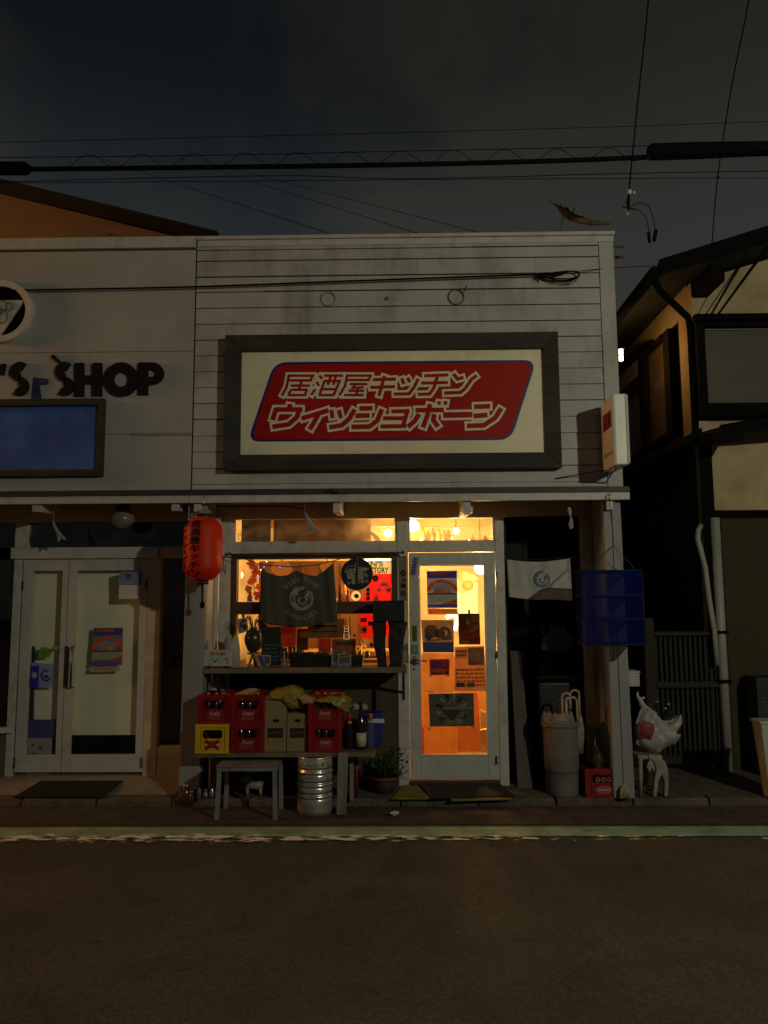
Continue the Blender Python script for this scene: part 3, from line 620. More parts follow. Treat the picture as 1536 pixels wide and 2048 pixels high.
mb = MB(black_plastic); a = P(57, 1292, .5); mb.hexa([(a.x, .45, dz0), (a.x+.10, .45, dz0), (a.x+.10, .475, dz0), (a.x, .475, dz0)], [(a.x+.02, .45, a.z), (a.x+.075, .45, a.z), (a.x+.075, .475, a.z), (a.x+.02, .475, a.z)]); tag(mb.build('folded_parasol', recalc=True, bevel=.01), 'tall black wrapped shape standing behind the narrow left pane', 'parasol')
mb = MB(paper('#77776c', .05))
card('paper_notice', 'pale paper pinned up behind the side window left of the lantern pillar', 'notice', ((333, 1214), (372, 1214), (372, 1242), (332, 1242)), .70, [(paper('#77776c', .05), None)]+[(paper('#4d4c45', .05), r) for r in bars(.1, .9, .2, .8, 3)])
card('framed_picture', 'dark framed picture standing behind the side window', 'picture', ((330, 1288), (372, 1290), (372, 1334), (330, 1332)), .70, [(paper('#3f3b32', .05), None), (paper('#77705e', .05), Rr(.08, .92, .1, .9)), (paper('#2b2a28', .05), El(.5, .55, .3, .3)), (paper('#8f7f66', .05), El(.55, .45, .12, .14))])
# round emblem
em = thing('round_emblem_sign', 'round white ring sign with a pale triangle over black, on the grey panelled wall', 'sign')
c = P(3, 624, -.03); rr = P(67, 624, -.03).x-c.x; rz = rr
mb = MB(black_cable); mb.lathe([(rr*.79, 0), (rr*.79, .02)], (0, 0, 0), 48, sm=False); o = mb.build('backing', em); o.rotation_euler = (PI/2, 0, 0); o.location = (c.x, -.006, c.z)
mb = MB(M('emblem_white', (.60, .575, .52), .55, .1, 6, dirt=((.35, .25, .16), .4, 12))); mb.lathe([(rr*.79, 0), (rr, 0), (rr, .05), (rr*.97, .055), (rr*.79, .05), (rr*.79, 0)], (0, 0, 0), 64, cap=False, sm=False); o = mb.build('ring', em); o.rotation_euler = (PI/2, 0, 0); o.location = (c.x, -.006, c.z)
t = [(c.x-rr*.70, c.z+rr*.36), (c.x, c.z-rr*.80), (c.x+rr*.70, c.z+rr*.36)]
mb = MB(M('emblem_white')); mb.prism(t, -.042, -.027); mb.build('triangle', em, recalc=True)
mb = MB(M('grey_line', (.12, .11, .10), .6))
for (dx, dz, r) in ((-.22, .14, .13), (.02, .16, .16), (.26, .15, .10), (.04, -.16, .18), (-.1, .0, .13)):
    mb.tube([(c.x+rr*(dx+r*math.cos(a_)), -.045, c.z+rr*(dz+r*1.25*math.sin(a_))) for a_ in [k*2*PI/18 for k in range(19)]], .0045, 5, False)
mb.build('line_drawing', em)
# black letters
letters = thing('letter_sign', "black raised letters 'S SHOP on the grey panelled wall", 'lettering')
blk = M('black_letter', (.008, .008, .008), .7, .2, 20, spec=.2)
k = 6.08/FPX; yl0, yl1 = -.03, -.005
def LP(px, py): q = P(px, py, -.02); return (q.x, q.z)
def slab(poly, holes=()):
    pts = [LP(x, y) for x, y in poly]; mb.prism(pts, yl0, yl1)
def arcpts(cx, cy, r, a0, a1, n=16): return [(cx+r*math.cos(math.radians(a0+(a1-a0)*i/n)), cy-r*math.sin(math.radians(a0+(a1-a0)*i/n))) for i in range(n+1)]
def band(cx, cy, r0, r1, a0, a1, n=18, asp=1):
    for i in range(n):
        a = math.radians(a0+(a1-a0)*i/n); b = math.radians(a0+(a1-a0)*(i+1)/n)
        slab([(cx+r0*math.cos(a), cy-asp*r0*math.sin(a)), (cx+r1*math.cos(a), cy-asp*r1*math.sin(a)), (cx+r1*math.cos(b), cy-asp*r1*math.sin(b)), (cx+r0*math.cos(b), cy-asp*r0*math.sin(b))])
def bigS(x0, x1, y0, y1):
    cx = (x0+x1)/2; h = (y1-y0); r1 = h*.29; w = 17
    band(cx+2, y0+r1, r1-w, r1, 55, 270, 18, 1); band(cx-1, y1-r1, r1-w, r1, -125, 90, 18, 1)
def fin():
    global mb
    mb.build('letter', letters, recalc=True); mb = MB(blk)
mb = MB(blk)
bigS(18, 60, 724, 792); fin(); bigS(105, 152, 724, 792); fin()
slab([(151, 793), (168, 793), (168, 726), (151, 726)]); slab([(186, 792), (204, 792), (204, 726), (186, 726)]); slab([(168, 768), (186, 768), (186, 751), (168, 751)]); fin()
band(243, 759, 15, 34, 0, 360, 36); fin()
slab([(278, 790), (296, 790), (296, 725), (278, 725)]); band(304, 747, 8, 24, -90, 90, 14, .92)
slab([(296, 740), (304, 740), (304, 725), (296, 725)]); slab([(296, 770), (304, 770), (304, 754), (296, 754)]); fin()
slab([(0, 750), (7, 750), (12, 728), (2, 728)]); fin()
slab([(103, 714), (118, 726), (121, 722), (107, 709)])
mb.build('loose_twig', letters, recalc=True)
mb = MB(M('blue_vinyl', (.035, .035, .12), .5, .2, 15)); mb.prism([LP(*q) for q in ((62, 797), (82, 797), (78, 770), (95, 768), (96, 757), (66, 754))], -.012, -.004); mb.build('blue_patch', letters, recalc=True)
# blue framed board
fb = thing('framed_board', 'blue board in a dark wooden frame under the black letters', 'sign board')
x0, x1, z0, z1 = REC(-70, 812, 198, 942, -.02)
mb = MB(M('blue_board', (.07, .145, .50), .45, .35, 2.2, dirt=((.06, .07, .15), .5, 4))); mb.box(x0, x1, -.02, -.005, z0, z1); mb.build('panel', fb)
mb = MB(old_wood); o0, o1 = x1+.035, z1+.055; frame(mb, x0-.04, x1+.045, z0-.05, z1+.05, -.06, -.0045, .045, .055, .055); mb.build('frame', fb, bevel=.004)
# gabled house rising behind the left shop
gh = thing('gabled_house', 'house gable lit orange behind the grey panelled shop', 'house')
Yg = 2.0; gp = [XZ(-420, 262, Yg), XZ(436, 468, Yg)]; zb = P(100, 492, Yg).z-.5
mb = MB(M('gable_board', (.17, .095, .036), .75, .22, 2, .2, 40, stretch=(.4, 1, 2))); mb.prism([(gp[0][0]-1, zb), (gp[1][0]-.25, zb), (gp[1][0]-.25, gp[1][1]+.02), (gp[0][0], gp[0][1]-.03), (gp[0][0]-1, gp[0][1]-.3)], Yg+.25, Yg+.35); mb.build('wall', gh, recalc=True)
mb = MB(M('dark_roof', (.006, .0055, .005), .9, .3, 6))
d = Vector((gp[1][0]-gp[0][0], gp[1][1]-gp[0][1])).normalized(); nn = Vector((-d.y, d.x))
a, b = Vector(gp[0]), Vector(gp[1]); w = .05
mb.prism([tuple(a-nn*w), tuple(b-nn*.006), tuple(b+nn*.012), tuple(a+nn*.02)], Yg-.05, Yg+4); mb.build('roof', gh, recalc=True)
mb = MB(M('gable_detail', (.20, .13, .07), .8)); q = P(215, 472, Yg+.2); mb.box(q.x-.10, q.x+.12, Yg+.22, Yg+.249, q.z-.012, q.z+.008); mb.box(q.x-.05, q.x-.02, Yg+.215, Yg+.249, q.z-.012, q.z+.035); mb.build('vent', gh)

# ================================================================== SIGNS OF THE IZAKAYA
sg = thing('shop_signboard', 'wide white signboard with slanted red plate and outlined Japanese lettering in a dark wood frame', 'sign')
xo0, xo1, zo0, zo1 = REC(449, 668.5, 1119, 938.5, -.07); xi0, xi1, zi0, zi1 = REC(482, 701, 1089, 908, -.045)
YS = -.035
mb = MB(M('sign_face', (.88, .79, .55), .42, .05, 2.5, dirt=((.45, .40, .32), .4, 5))); mb.box(xi0-.02, xi1+.02, YS, -.006, zi0-.02, zi1+.02); mb.build('panel', sg)
mb = MB(old_wood)
for (q, r) in ((((xo0, zo1), (xo1, zo1)), ((xi0, zi1), (xi1, zi1))), (((xo0, zo0), (xo1, zo0)), ((xi0, zi0), (xi1, zi0))), (((xo0, zo0), (xo0, zo1)), ((xi0, zi0), (xi0, zi1))), (((xo1, zo0), (xo1, zo1)), ((xi1, zi0), (xi1, zi1)))):
    (a, b), (c, d) = q, r
    mb.hexa([(a[0], -.006, a[1]), (b[0], -.006, b[1]), (d[0], -.006, d[1]), (c[0], -.006, c[1])], [(a[0], -.095, a[1]), (b[0], -.095, b[1]), (d[0], -.07, d[1]), (c[0], -.07, c[1])])
mb.build('frame', sg, recalc=True, bevel=.003)
def SP(px, py): q = P(px, py, YS); return (q.x, q.z)
def rounded(quad, r):
    out_ = []; n = len(quad)
    for i in range(n):
        p = Vector(quad[i]); a = (Vector(quad[i-1])-p).normalized(); b = (Vector(quad[(i+1) % n])-p).normalized()
        s_, e_ = p+a*r, p+b*r
        for k in range(8):
            t = k/7; out_.append(tuple((1-t)**2*s_+2*t*(1-t)*p+t*t*e_))
    return out_
qd = [(495, 883.5), (549, 724.5), (1073, 720), (1022, 880)]
mb = MB(M('sign_blue', (.02, .015, .17), .45, .1, 20)); mb.flat([SP(*p) for p in rounded(qd, 26)][::-1], YS-.002)
qi = [(501, 879), (552.5, 729.5), (1066.5, 725), (1018, 875.5)]
red_s = M('sign_red', (.42, .010, .005), .5, .08, 5, spec=.2)
mb.m(red_s).flat([SP(*p) for p in rounded(qi, 22)][::-1], YS-.0026); mb.build('emblem_plate', sg)
A = lambda *pts: [(490+x/5.12, 710+y/5.12) for x, y in pts]
B = lambda *pts: [(780+x/5.12, 710+y/5.12) for x, y in pts]
C6 = lambda *pts: [(440+x/2.194, 640+y/2.194) for x, y in pts]
k5 = 1/5.12
strokes = []           # (points, red width, outline width) in picture pixels
def st_(w, o, *ls):
    for l_ in ls: strokes.append((l_, w, o))
KJ = 5.2
st_(KJ, 4.2, A((440, 213), (712, 213)), A((695, 213), (672, 262)), A((440, 262), (684, 262)), A((452, 205), (428, 330), (380, 418)), A((470, 315), (668, 315)), A((578, 272), (556, 356)), A((476, 357), (645, 357)), A((636, 357), (614, 413)), A((440, 412), (625, 412)), A((474, 357), (446, 413)))
st_(KJ, 4.2, A((762, 210), (792, 246)), A((735, 275), (760, 318)), A((722, 350), (680, 412)), A((812, 213), (1004, 213)), A((812, 268), (984, 268)), A((816, 268), (764, 413)), A((972, 268), (908, 413)), A((756, 412), (918, 412)), A((878, 213), (866, 268), (846, 308)), A((932, 213), (918, 268), (906, 308)), A((796, 352), (924, 352)))
st_(KJ, 4.2, A((1036, 213), (1300, 213)), A((1286, 213), (1268, 258)), A((1032, 258), (1276, 258)), A((1048, 205), (1026, 318), (968, 415)), A((1076, 300), (1252, 300)), A((1140, 300), (1100, 340), (1216, 330)), A((1164, 332), (1140, 412)), A((1062, 368), (1222, 368)), A((1018, 412), (1216, 412)))
KT = 6.6
st_(KT, 4.2, C6((672, 263), (772, 260)), C6((660, 297), (768, 293)), C6((722, 246), (698, 334)))
st_(KT, 4.2, B((120, 240), (142, 300)), B((178, 235), (206, 282)), B((290, 245), (248, 330), (195, 400), (40, 402)))
st_(KT, 4.2, B((352, 215), (596, 206)), B((322, 290), (592, 284)), B((485, 222), (452, 335), (405, 402), (285, 405)))
st_(KT+.5, 4.2, B((650, 195), (692, 248), (752, 232)), B((888, 212), (835, 250), (770, 345), (722, 386), (556, 392)))
KW = 9.8
st_(KW, 4.3, A((464, 505), (454, 560)), A((312, 560), (590, 560)), A((322, 548), (284, 668)), A((560, 560), (532, 640), (448, 712), (282, 737)))
st_(KW, 4.3, A((856, 568), (740, 604), (582, 652)), A((752, 612), (715, 680), (664, 765)))
st_(KW-2, 4.3, A((886, 564), (898, 648)), A((962, 564), (984, 650)))
st_(KW, 4.3, A((1124, 560), (1070, 655), (990, 722), (866, 742)))
st_(KW, 4.3, A((1172, 550), (1306, 546)), A((1132, 625), (1276, 620)), A((1402, 558), (1356, 672), (1276, 735), (1090, 738)))
st_(KW-1.5, 4.3, C6((752, 402), (832, 400)), C6((822, 402), (803, 466)), C6((705, 468), (818, 466)), C6((716, 432), (812, 432)))
st_(KW, 4.3, B((262, 568), (552, 564)), B((412, 505), (384, 620), (336, 745)), B((298, 606), (256, 675), (185, 738)), B((452, 606), (444, 668), (492, 738)))
st_(KW-3, 4.0, B((506, 476), (500, 512)), B((572, 474), (566, 512)))
st_(KW+2, 4.3, B((545, 618), (842, 612)))
st_(KW, 4.3, B((862, 532), (1024, 526)), B((856, 628), (996, 616)), B((1138, 548), (1076, 645), (960, 722), (788, 728)))
cream_s = M('sign_cream', (.85, .77, .55), .45, .05, 20)
mb = MB(cream_s); kp = 6.07/FPX
def ext(pts, e_):
    a, b = Vector(pts[0]), Vector(pts[1]); c_, d_ = Vector(pts[-1]), Vector(pts[-2])
    return [tuple(a+(a-b).normalized()*e_)]+list(pts[1:-1])+[tuple(c_+(c_-d_).normalized()*e_)]
for i, (pts, w, o_) in enumerate(strokes): mb.ribbon([SP(*p) for p in ext(pts, o_*1.12)], (w+2*o_*1.12)*kp, YS-.0032-.00004*i)
mb.m(red_s)
for i, (pts, w, o_) in enumerate(strokes): mb.ribbon([SP(*p) for p in pts], w*kp, YS-.0064-.00004*i)
mb.build('lettering', sg)

ps = thing('projecting_sign', 'narrow white box sign with a red square, sticking out beside the right pillar', 'sign')
q0, q1 = P(1228, 860, -.4), P(1256, 860, -.4); zt, z0 = P(1240, 787, -.4).z, P(1250, 929, -.4).z
mb = MB(M('sign_box_white', (.88, .85, .76), .4, .06, 6, dirt=((.55, .50, .42), .35, 7))); mb.box(q0.x, q1.x, -.40, -.05, z0, zt, .012); mb.build('box', ps)
mb = MB(M('sign_box_edge', (.46, .44, .40), .5, .08, 6)); mb.box(q0.x-.006, q0.x+.012, -.406, -.401, z0+.01, zt-.01); mb.box(q1.x-.012, q1.x+.006, -.406, -.401, z0+.01, zt-.01); mb.build('edge_trim', ps)
mb = MB(M('sign_red_square', (.30, .03, .025), .5, .1)); X_ = q0.x-.0008; hz = zt-z0
def side(x_, y0, y1, a, b): mb.poly([(x_, y1, a), (x_, y0, a), (x_, y0, b), (x_, y1, b)])
side(X_-.0005, -.34, -.11, z0+hz*.56, z0+hz*.80)
mb.m(ink('#5a1210')); side(X_-.0012, -.30, -.26, z0+hz*.60, z0+hz*.76); side(X_-.0012, -.22, -.15, z0+hz*.62, z0+hz*.66)
mb.build('red_square', ps)
mb = MB(ink('#8a5a48'))
for j in range(9): side(X_-.0005, -.34+.026*j, -.34+.026*j+random.uniform(.010, .018), z0+hz*.18, z0+hz*.18+random.uniform(.015, .028))
mb.build('lettering', ps)
mb = MB(steel); zc = z0-.012
mb.tube([(XE-.14, -.012, z0-.08), (q0.x+.03, -.30, z0-.006)], .007, 6); mb.bar((q0.x+.05, -.052, z0+.1), (q0.x+.05, -.012, z0+.1), .03); mb.bar((q0.x+.05, -.052, zt-.1), (q0.x+.05, -.012, zt-.1), .03); mb.build('mounting_arm', ps)
mb = MB(black_cable); mb.tube([P(1110, 957, -.02), P(1150, 950, -.05), P(1205, 941, -.1), (q0.x+.03, -.12, z0+.0)], .004, 5); mb.build('cable', ps)

# ------------------------------------------------------------------ red paper lantern
Yl = -.17; lc = P(406, 1097, Yl); lr = (P(444, 1097, Yl).x-P(368, 1097, Yl).x)/2; lh = P(406, 1030, Yl).z-P(406, 1165, Yl).z
lan = thing('paper_lantern', 'red paper lantern with black Japanese lettering hanging from the awning', 'lantern', loc=(lc.x, Yl, lc.z-lh/2))
def lrad(t):                                          # t 0..1 bottom to top
    u = abs(2*t-1); return lr*(1-.50*max(0, (u-.52)/.48)**2.3)
mb = MB(M('lantern_paper', (.80, .030, .004), .5, .10, 6, trans=.12, bump=.2, bscale=30, spec=.35)); pr = []
for i in range(89):
    t = i/88; pr.append((lrad(t)*(1-.010*(i % 2)), (t-.5)*lh*.93))
mb.lathe(pr, lc, 48, cap=False); mb.build('shade', lan)
mb = MB(black_plastic); tp = lrad(1)*1.06
mb.lathe([(tp, .455*lh), (tp, .505*lh), (tp*.9, .51*lh), (tp*.9, .46*lh)], lc, 32, cap=False); mb.lathe([(tp*.60, -.53*lh), (tp*.62, -.465*lh)], lc, 24); mb.build('rim', lan)
mb = MB(black_cable)
mb.tube([(lc.x, Yl, lc.z-.53*lh), (lc.x+.002, Yl, lc.z-.80*lh)], .007, 6); mb.ball((lc.x+.003, Yl, lc.z-.83*lh), .02, sz=1.4); mb.build('pull_cord', lan)
mb = MB(steel); mb.tube([(lc.x-.07, Yl, lc.z+.5*lh), (lc.x-.05, Yl, lc.z+.57*lh), (lc.x+.05, Yl, lc.z+.57*lh), (lc.x+.07, Yl, lc.z+.5*lh)], .003, 5); mb.tube([(lc.x, Yl, lc.z+.57*lh), (lc.x, Yl, zf0+.05)], .003, 5); mb.build('hanger', lan)
def onLan(a0):
    def f(x, z):
        t = z/(lh*.93)+.5; r = lrad(min(1, max(0, t)))+.0045; a = a0+x/lr
        return (lc.x+r*math.sin(a), Yl-r*math.cos(a), lc.z+z)
    return f
mb = MB(ink('#060505', .5))
def lantern_text(chars, ang, w, z_top, z_bot, bold):
    n = len(chars); h = (z_top-z_bot)/n
    for i, ch in enumerate(chars):
        zc_ = z_top-(i+.5)*h; hh = h*.86; ww = w
        if ch in 'ッイュ': hh *= .62; ww *= .7
        if ch == 'ー':
            ch = '|'; ww *= .22
        t2 = MB(ink('#060505', .5))
        for (ox, oz, oy) in ((0, 0, 0), (.0028, 0, .0004), (0, .0028, .0008), (.0028, .0028, .0012)): t2.text(ch, (-ww/2, ww/2, zc_-hh/2, zc_+hh/2), lambda x, z: (x+ox, oy, z+oz), bold)
        for kx in [(-ww/2+ww*q/5) for q in range(1, 5)]:
            bmesh.ops.bisect_plane(t2.bm, geom=t2.bm.verts[:]+t2.bm.edges[:]+t2.bm.faces[:], plane_co=(kx, 0, 0), plane_no=(1, 0, 0))
        f_ = onLan(ang); mp_ = {}
        for v in t2.bm.verts: p_ = Vector(f_(v.co.x, v.co.z)); p_ += (p_-Vector((lc.x, Yl, p_.z))).normalized()*v.co.y; mp_[v] = mb.bm.verts.new(p_)
        for f in t2.bm.faces: mb.face([mp_[v] for v in f.verts])
        t2.bm.free()
lantern_text('居酒屋キッチン', -.20, .085, .40*lh, -.44*lh, 0)
lantern_text('ウイッシュボーン', -.93, .08, .40*lh, -.42*lh, 0)
mb.build('lettering', lan)

# ------------------------------------------------------------------ cloths
def cloth(name, parent, mat, top, bot, Y, amp, nu=44, nv=26, folds=5, seed=0, thick=.004):
    """hung cloth: top and bottom edges as picture polylines"""
    rnd = random.Random(seed); ph = [rnd.uniform(0, 6) for _ in range(4)]
    def edge(pl, u):
        L_ = [0]
        for a, b in zip(pl, pl[1:]): L_.append(L_[-1]+math.dist(a, b))
        s_ = u*L_[-1]
        for i in range(len(pl)-1):
            if s_ <= L_[i+1]+1e-9:
                t = (s_-L_[i])/max(1e-9, L_[i+1]-L_[i]); return (pl[i][0]+(pl[i+1][0]-pl[i][0])*t, pl[i][1]+(pl[i+1][1]-pl[i][1])*t)
        return pl[-1]
    def depth(u, v): return Y+amp*(math.sin(folds*PI*u+ph[0]+1.3*v)*(.35+.65*v)+.5*math.sin(folds*2.3*PI*u+ph[1]-2*v)+.35*math.sin(3*v+ph[2]+4*u))
    T = MB(mat); g = []
    for j in range(nv+1):
        row = []
        for i in range(nu+1):
            u, v = i/nu, j/nv; a, b = edge(top, u), edge(bot, u); px = a[0]+(b[0]-a[0])*v; py = a[1]+(b[1]-a[1])*v
            q = P(px, py, depth(u, v)); row.append(T.bm.verts.new(q))
        g.append(row)
    T.smooth = True
    for j in range(nv):
        for i in range(nu): T.face([g[j+1][i], g[j+1][i+1], g[j][i+1], g[j][i]])
    o = T.build(name, parent); so = o.modifiers.new('thickness', 'SOLIDIFY'); so.thickness = thick; so.offset = -1
    X0_, X1_ = P(top[0][0], top[0][1], Y).x, P(top[-1][0], top[-1][1], Y).x
    def at(px, py):
        u = min(1, max(0, (px-top[0][0])/(top[-1][0]-top[0][0]))); v = .5
        for _ in range(12):
            a, b = edge(top, u), edge(bot, u); v = min(1, max(0, (py-a[1])/max(1, b[1]-a[1]))); x_ = a[0]+(b[0]-a[0])*v; u = min(1, max(0, u+(px-x_)/(top[-1][0]-top[0][0])))
        return P(px, py, depth(u, v)-.0025-thick*.0)
    return o, at
def wave_mark(mb, at, cx, cy, r):
    """round breaking-wave mark made of a crescent, a curl and spray"""
    def ring(r0, r1, a0, a1, dx=0, dy=0, n=26, taper=None):
        for k in range(n):
            q = []
            for (kk, rr_) in ((k, 0), (k, 1), (k+1, 1), (k+1, 0)):
                t = kk/n; a = math.radians(a0+(a1-a0)*t); th = (taper(t) if taper else 1)
                rad = r1-(r1-r0)*th if rr_ == 0 else r1
                q.append(at(cx+dx+rad*math.cos(a), cy+dy-rad*math.sin(a)))
            mb.poly(q)
    ring(r*.55, r, 75, 330, taper=lambda t: math.sin(PI*min(1, t*.8+.18)))
    ring(r*.82, r, -60, 40, taper=lambda t: .4+.6*math.sin(PI*t))
    ring(r*.12, r*.36, 120, 360, dx=r*.05, dy=r*.15, taper=lambda t: 1-.6*t)
    ring(r*.10, r*.26, -20, 270, dx=r*.52, dy=-r*.1, n=16); ring(r*.06, r*.2, 0, 300, dx=r*.62, dy=-r*.42, n=14); ring(r*.04, r*.18, 60, 330, dx=-r*.35, dy=-r*.45, n=14)
    ring(r*.2, r*.30, 200, 340, dx=r*.3, dy=r*.4, n=12)
def arc_text(mb, at, s_, cx, cy, R, a0, a1, h, flip=False, bold=.02):
    n = len(s_)
    for i, ch in enumerate(s_):
        if ch == ' ': continue
        a = math.radians(a0+(a1-a0)*i/(n-1)); ux, uy = math.cos(a), -math.sin(a); w = h*.62*(.35 if ch == 'I' else 1.5 if ch == 'W' else 1)
        ox, oy = cx+R*ux, cy+R*uy
        nx, ny = (ux, uy) if not flip else (-ux, -uy); tx, ty = -ny, nx
        mb.text(ch, (-w/2, w/2, -h/2, h/2), lambda x, z: at(ox+tx*x+nx*z, oy+ty*x+ny*z), bold)
tw = thing('shop_towel', 'dark olive towel with white WISH BONE wave print, hanging in front of the window', 'towel')
olive = M('olive_cloth', (.078, .072, .048), .9, .15, 5, .35, 300)
_, at = cloth('cloth', tw, olive, [(523, 1136), (537, 1146), (558, 1152), (577, 1150), (593, 1140), (612, 1149), (632, 1152), (648, 1142), (667, 1125)], [(518, 1241), (545, 1250), (590, 1255), (630, 1251), (676, 1241)], .27, .012, seed=3)
mb = MB(M('towel_print', (.30, .28, .24), .9, .2, 40)); wave_mark(mb, at, 603, 1197, 24); arc_text(mb, at, 'WISH BONE', 603, 1195, 37, 144, 36, 11, False, .004); arc_text(mb, at, 'CHIGASAKI', 603, 1199, 37, 222, 318, 10, True, .006); mb.build('print', tw)
rope = []
for (x, y) in ((455, 1104), (500, 1122), (523, 1130), (560, 1132), (593, 1134), (630, 1130), (667, 1122), (700, 1111), (728, 1104)): rope.append(P(x, y, .265))
mb = MB(M('dark_rope', (.05, .035, .022), .9, .3, 40)); mb.tube(rope, .004, 6)
for x, y in ((523, 1133), (593, 1137), (667, 1123)): mb.ball(P(x, y, .265), .008, 8)
tag(mb.build('rope'), 'thin dark rope strung across the window top, holding up the olive towel', 'rope')
mb = MB(M('rusty_rod', (.06, .04, .028), .6, .3, 30)); mb.tube([P(452, 1109, .33), P(806, 1105, .33)], .007, 8); mb.ball(P(452, 1109, .33), .014); mb.ball(P(806, 1105, .33), .014)
for x in (500, 714, 780): q = P(x, 1107, .33); mb.bar((q.x, .33, q.z), (q.x, YB+.01, q.z), .008)
tag(mb.build('curtain_rod'), 'thin rusty rod with knobs along the top of the window', 'rod')
wt = thing('white_towel', 'white towel with a blue wave mark hanging in the dark recess', 'towel')
_, at = cloth('cloth', wt, M('white_cloth', (.52, .50, .45), .9, .08, 6, .2, 300, trans=.1), [(1015, 1119), (1045, 1123), (1080, 1124), (1110, 1121), (1140, 1117)], [(1018, 1194), (1040, 1197), (1070, 1200), (1105, 1199), (1145, 1202)], .36, .007, folds=4, seed=8)
mb = MB(M('blue_print', (.09, .15, .24), .9, .2, 40)); wave_mark(mb, at, 1083, 1158, 17); mb.m(M('faint_print', (.30, .32, .35), .9)); wave = [at(1083+26*math.cos(a), 1156+27*math.sin(a)) for a in [i*2*PI/40 for i in range(40)]]
for i in range(0, 40):
    a = i*2*PI/40; b = (i+.6)*2*PI/40; mb.poly([at(1083+r_*math.cos(t), 1156+r_*math.sin(t)) for r_, t in ((24, a), (26.5, a), (26.5, b), (24, b))])
mb.build('print', wt)
mb = MB(M('dark_rope')); mb.tube([P(1013, 1118, .36), P(1080, 1119, .37), P(1170, 1114, .36)], .003, 5); tag(mb.build('cord'), 'thin cord across the dark recess carrying the white towel', 'cord')
# round board
rb = thing('round_board', 'round black board with pale brush-painted characters hanging before the window', 'sign')
c = P(714, 1148, .25); r = P(746, 1148, .25).x-c.x
mb = MB(M('black_board_paint', (.010, .011, .013), .5, .3, 12)); mb.lathe([(r, 0), (r, .02), (r*.96, .026), (.001, .026)], (0, 0, 0), 48, sm=False); o = mb.build('board', rb); o.rotation_euler = (PI/2, 0, 0); o.location = (c.x, .25, c.z)
Q = lambda *pts: [(lambda p: (p.x, p.z))(P(670+x/17.07, 1105+y/17.07, .22)) for x, y in pts]
mb = MB(M('pale_brush_paint', (.34, .31, .21), .7, .25, 30)); yy = .2225
strk = [([(330, 665), (560, 610), (720, 560)], 62), ([(710, 340), (690, 560), (660, 720)], 46), ([(400, 720), (700, 690)], 60), ([(420, 800), (700, 790)], 70), ([(420, 880), (680, 870)], 60), ([(450, 720), (450, 900)], 60), ([(560, 600), (590, 900)], 70), ([(640, 880), (630, 1080)], 110), ([(560, 960), (620, 1060)], 70),
        ([(775, 520), (1150, 560)], 60), ([(800, 600), (1080, 600)], 70), ([(790, 690), (960, 690)], 80), ([(800, 780), (960, 770)], 80), ([(800, 870), (980, 860)], 80), ([(830, 560), (830, 940)], 80), ([(930, 600), (930, 860)], 70), ([(1050, 680), (1070, 830), (1130, 770)], 34), ([(900, 930), (960, 1040)], 90), ([(1000, 690), (990, 830)], 34)]
for i, (p_, w) in enumerate(strk): mb.ribbon(Q(*p_), w/17.07*6.35/FPX, yy-.0002*i)
for (cx, cy, rr_) in ((465, 1050, 48), (1070, 970, 55), (815, 1020, 42), (1120, 1010, 30)):
    q = Q((cx, cy))[0]; k = 6.35/FPX/17.07; mb.ring(q[0], q[1], rr_*k*.5, rr_*k, yy-.005)
mb.m(M('thin_brush_line', (.20, .21, .19), .7)); mb.ribbon(Q((340, 590), (440, 480), (560, 455), (650, 470)), 26/17.07*6.35/FPX, yy-.0045); mb.ribbon(Q((380, 590), (520, 560), (620, 580)), 40/17.07*6.35/FPX, yy-.0048)
mb.build('painted_characters', rb)
mb = MB(M('twig', (.12, .095, .05), .8, .3, 30)); mb.tube([(c.x+.004, .215, c.z+r*1.08), (c.x+.006, .214, c.z), (c.x+.003, .215, c.z-r*1.02)], .007, 6); mb.build('batten', rb)
mb = MB(M('dark_rope')); mb.tube([(c.x, .235, c.z+r), (c.x+.003, .31, c.z+r+.06), (c.x+.004, .33, P(714, 1107, .33).z)], .003, 5); mb.build('hanging_cord', rb)

# ================================================================== SHELF UNDER THE WINDOW
sh = thing('window_shelf', 'weathered board shelf on struts under the bright window', 'shelf')
sx0, sx1 = P(407, 1342, .02).x, P(815, 1342, .02).x; ZS = P(600, 1337, .0).z; sz0 = P(600, 1347, .0).z
mb = MB(board_wood)
for (a, b) in ((.0, .115), (.118, .235), (.238, YB-.014)): mb.box(sx0+random.uniform(0, .012), sx1-random.uniform(0, .015), a, b, sz0+random.uniform(0, .003), ZS-random.uniform(0, .002))
mb.build('board', sh, bevel=.004)
mb = MB(black_plastic)
for px in (438, 807):
    mb = MB(black_plastic); q = P(px, 1380, .05); mb.bar((q.x, .03, sz0), (q.x, .03, sz0-.21), .022, .022); mb.bar((q.x, .05, sz0-.005), (q.x, YB+.005, sz0-.20), .02, .02); mb.build('strut', sh)
def on_shelf(x0, x1, y0, Y): a = P(x0, (y0+1335)/2, Y); b = P(x1, (y0+1335)/2, Y); return a.x, b.x, ZS, P((x0+x1)/2, y0, Y).z
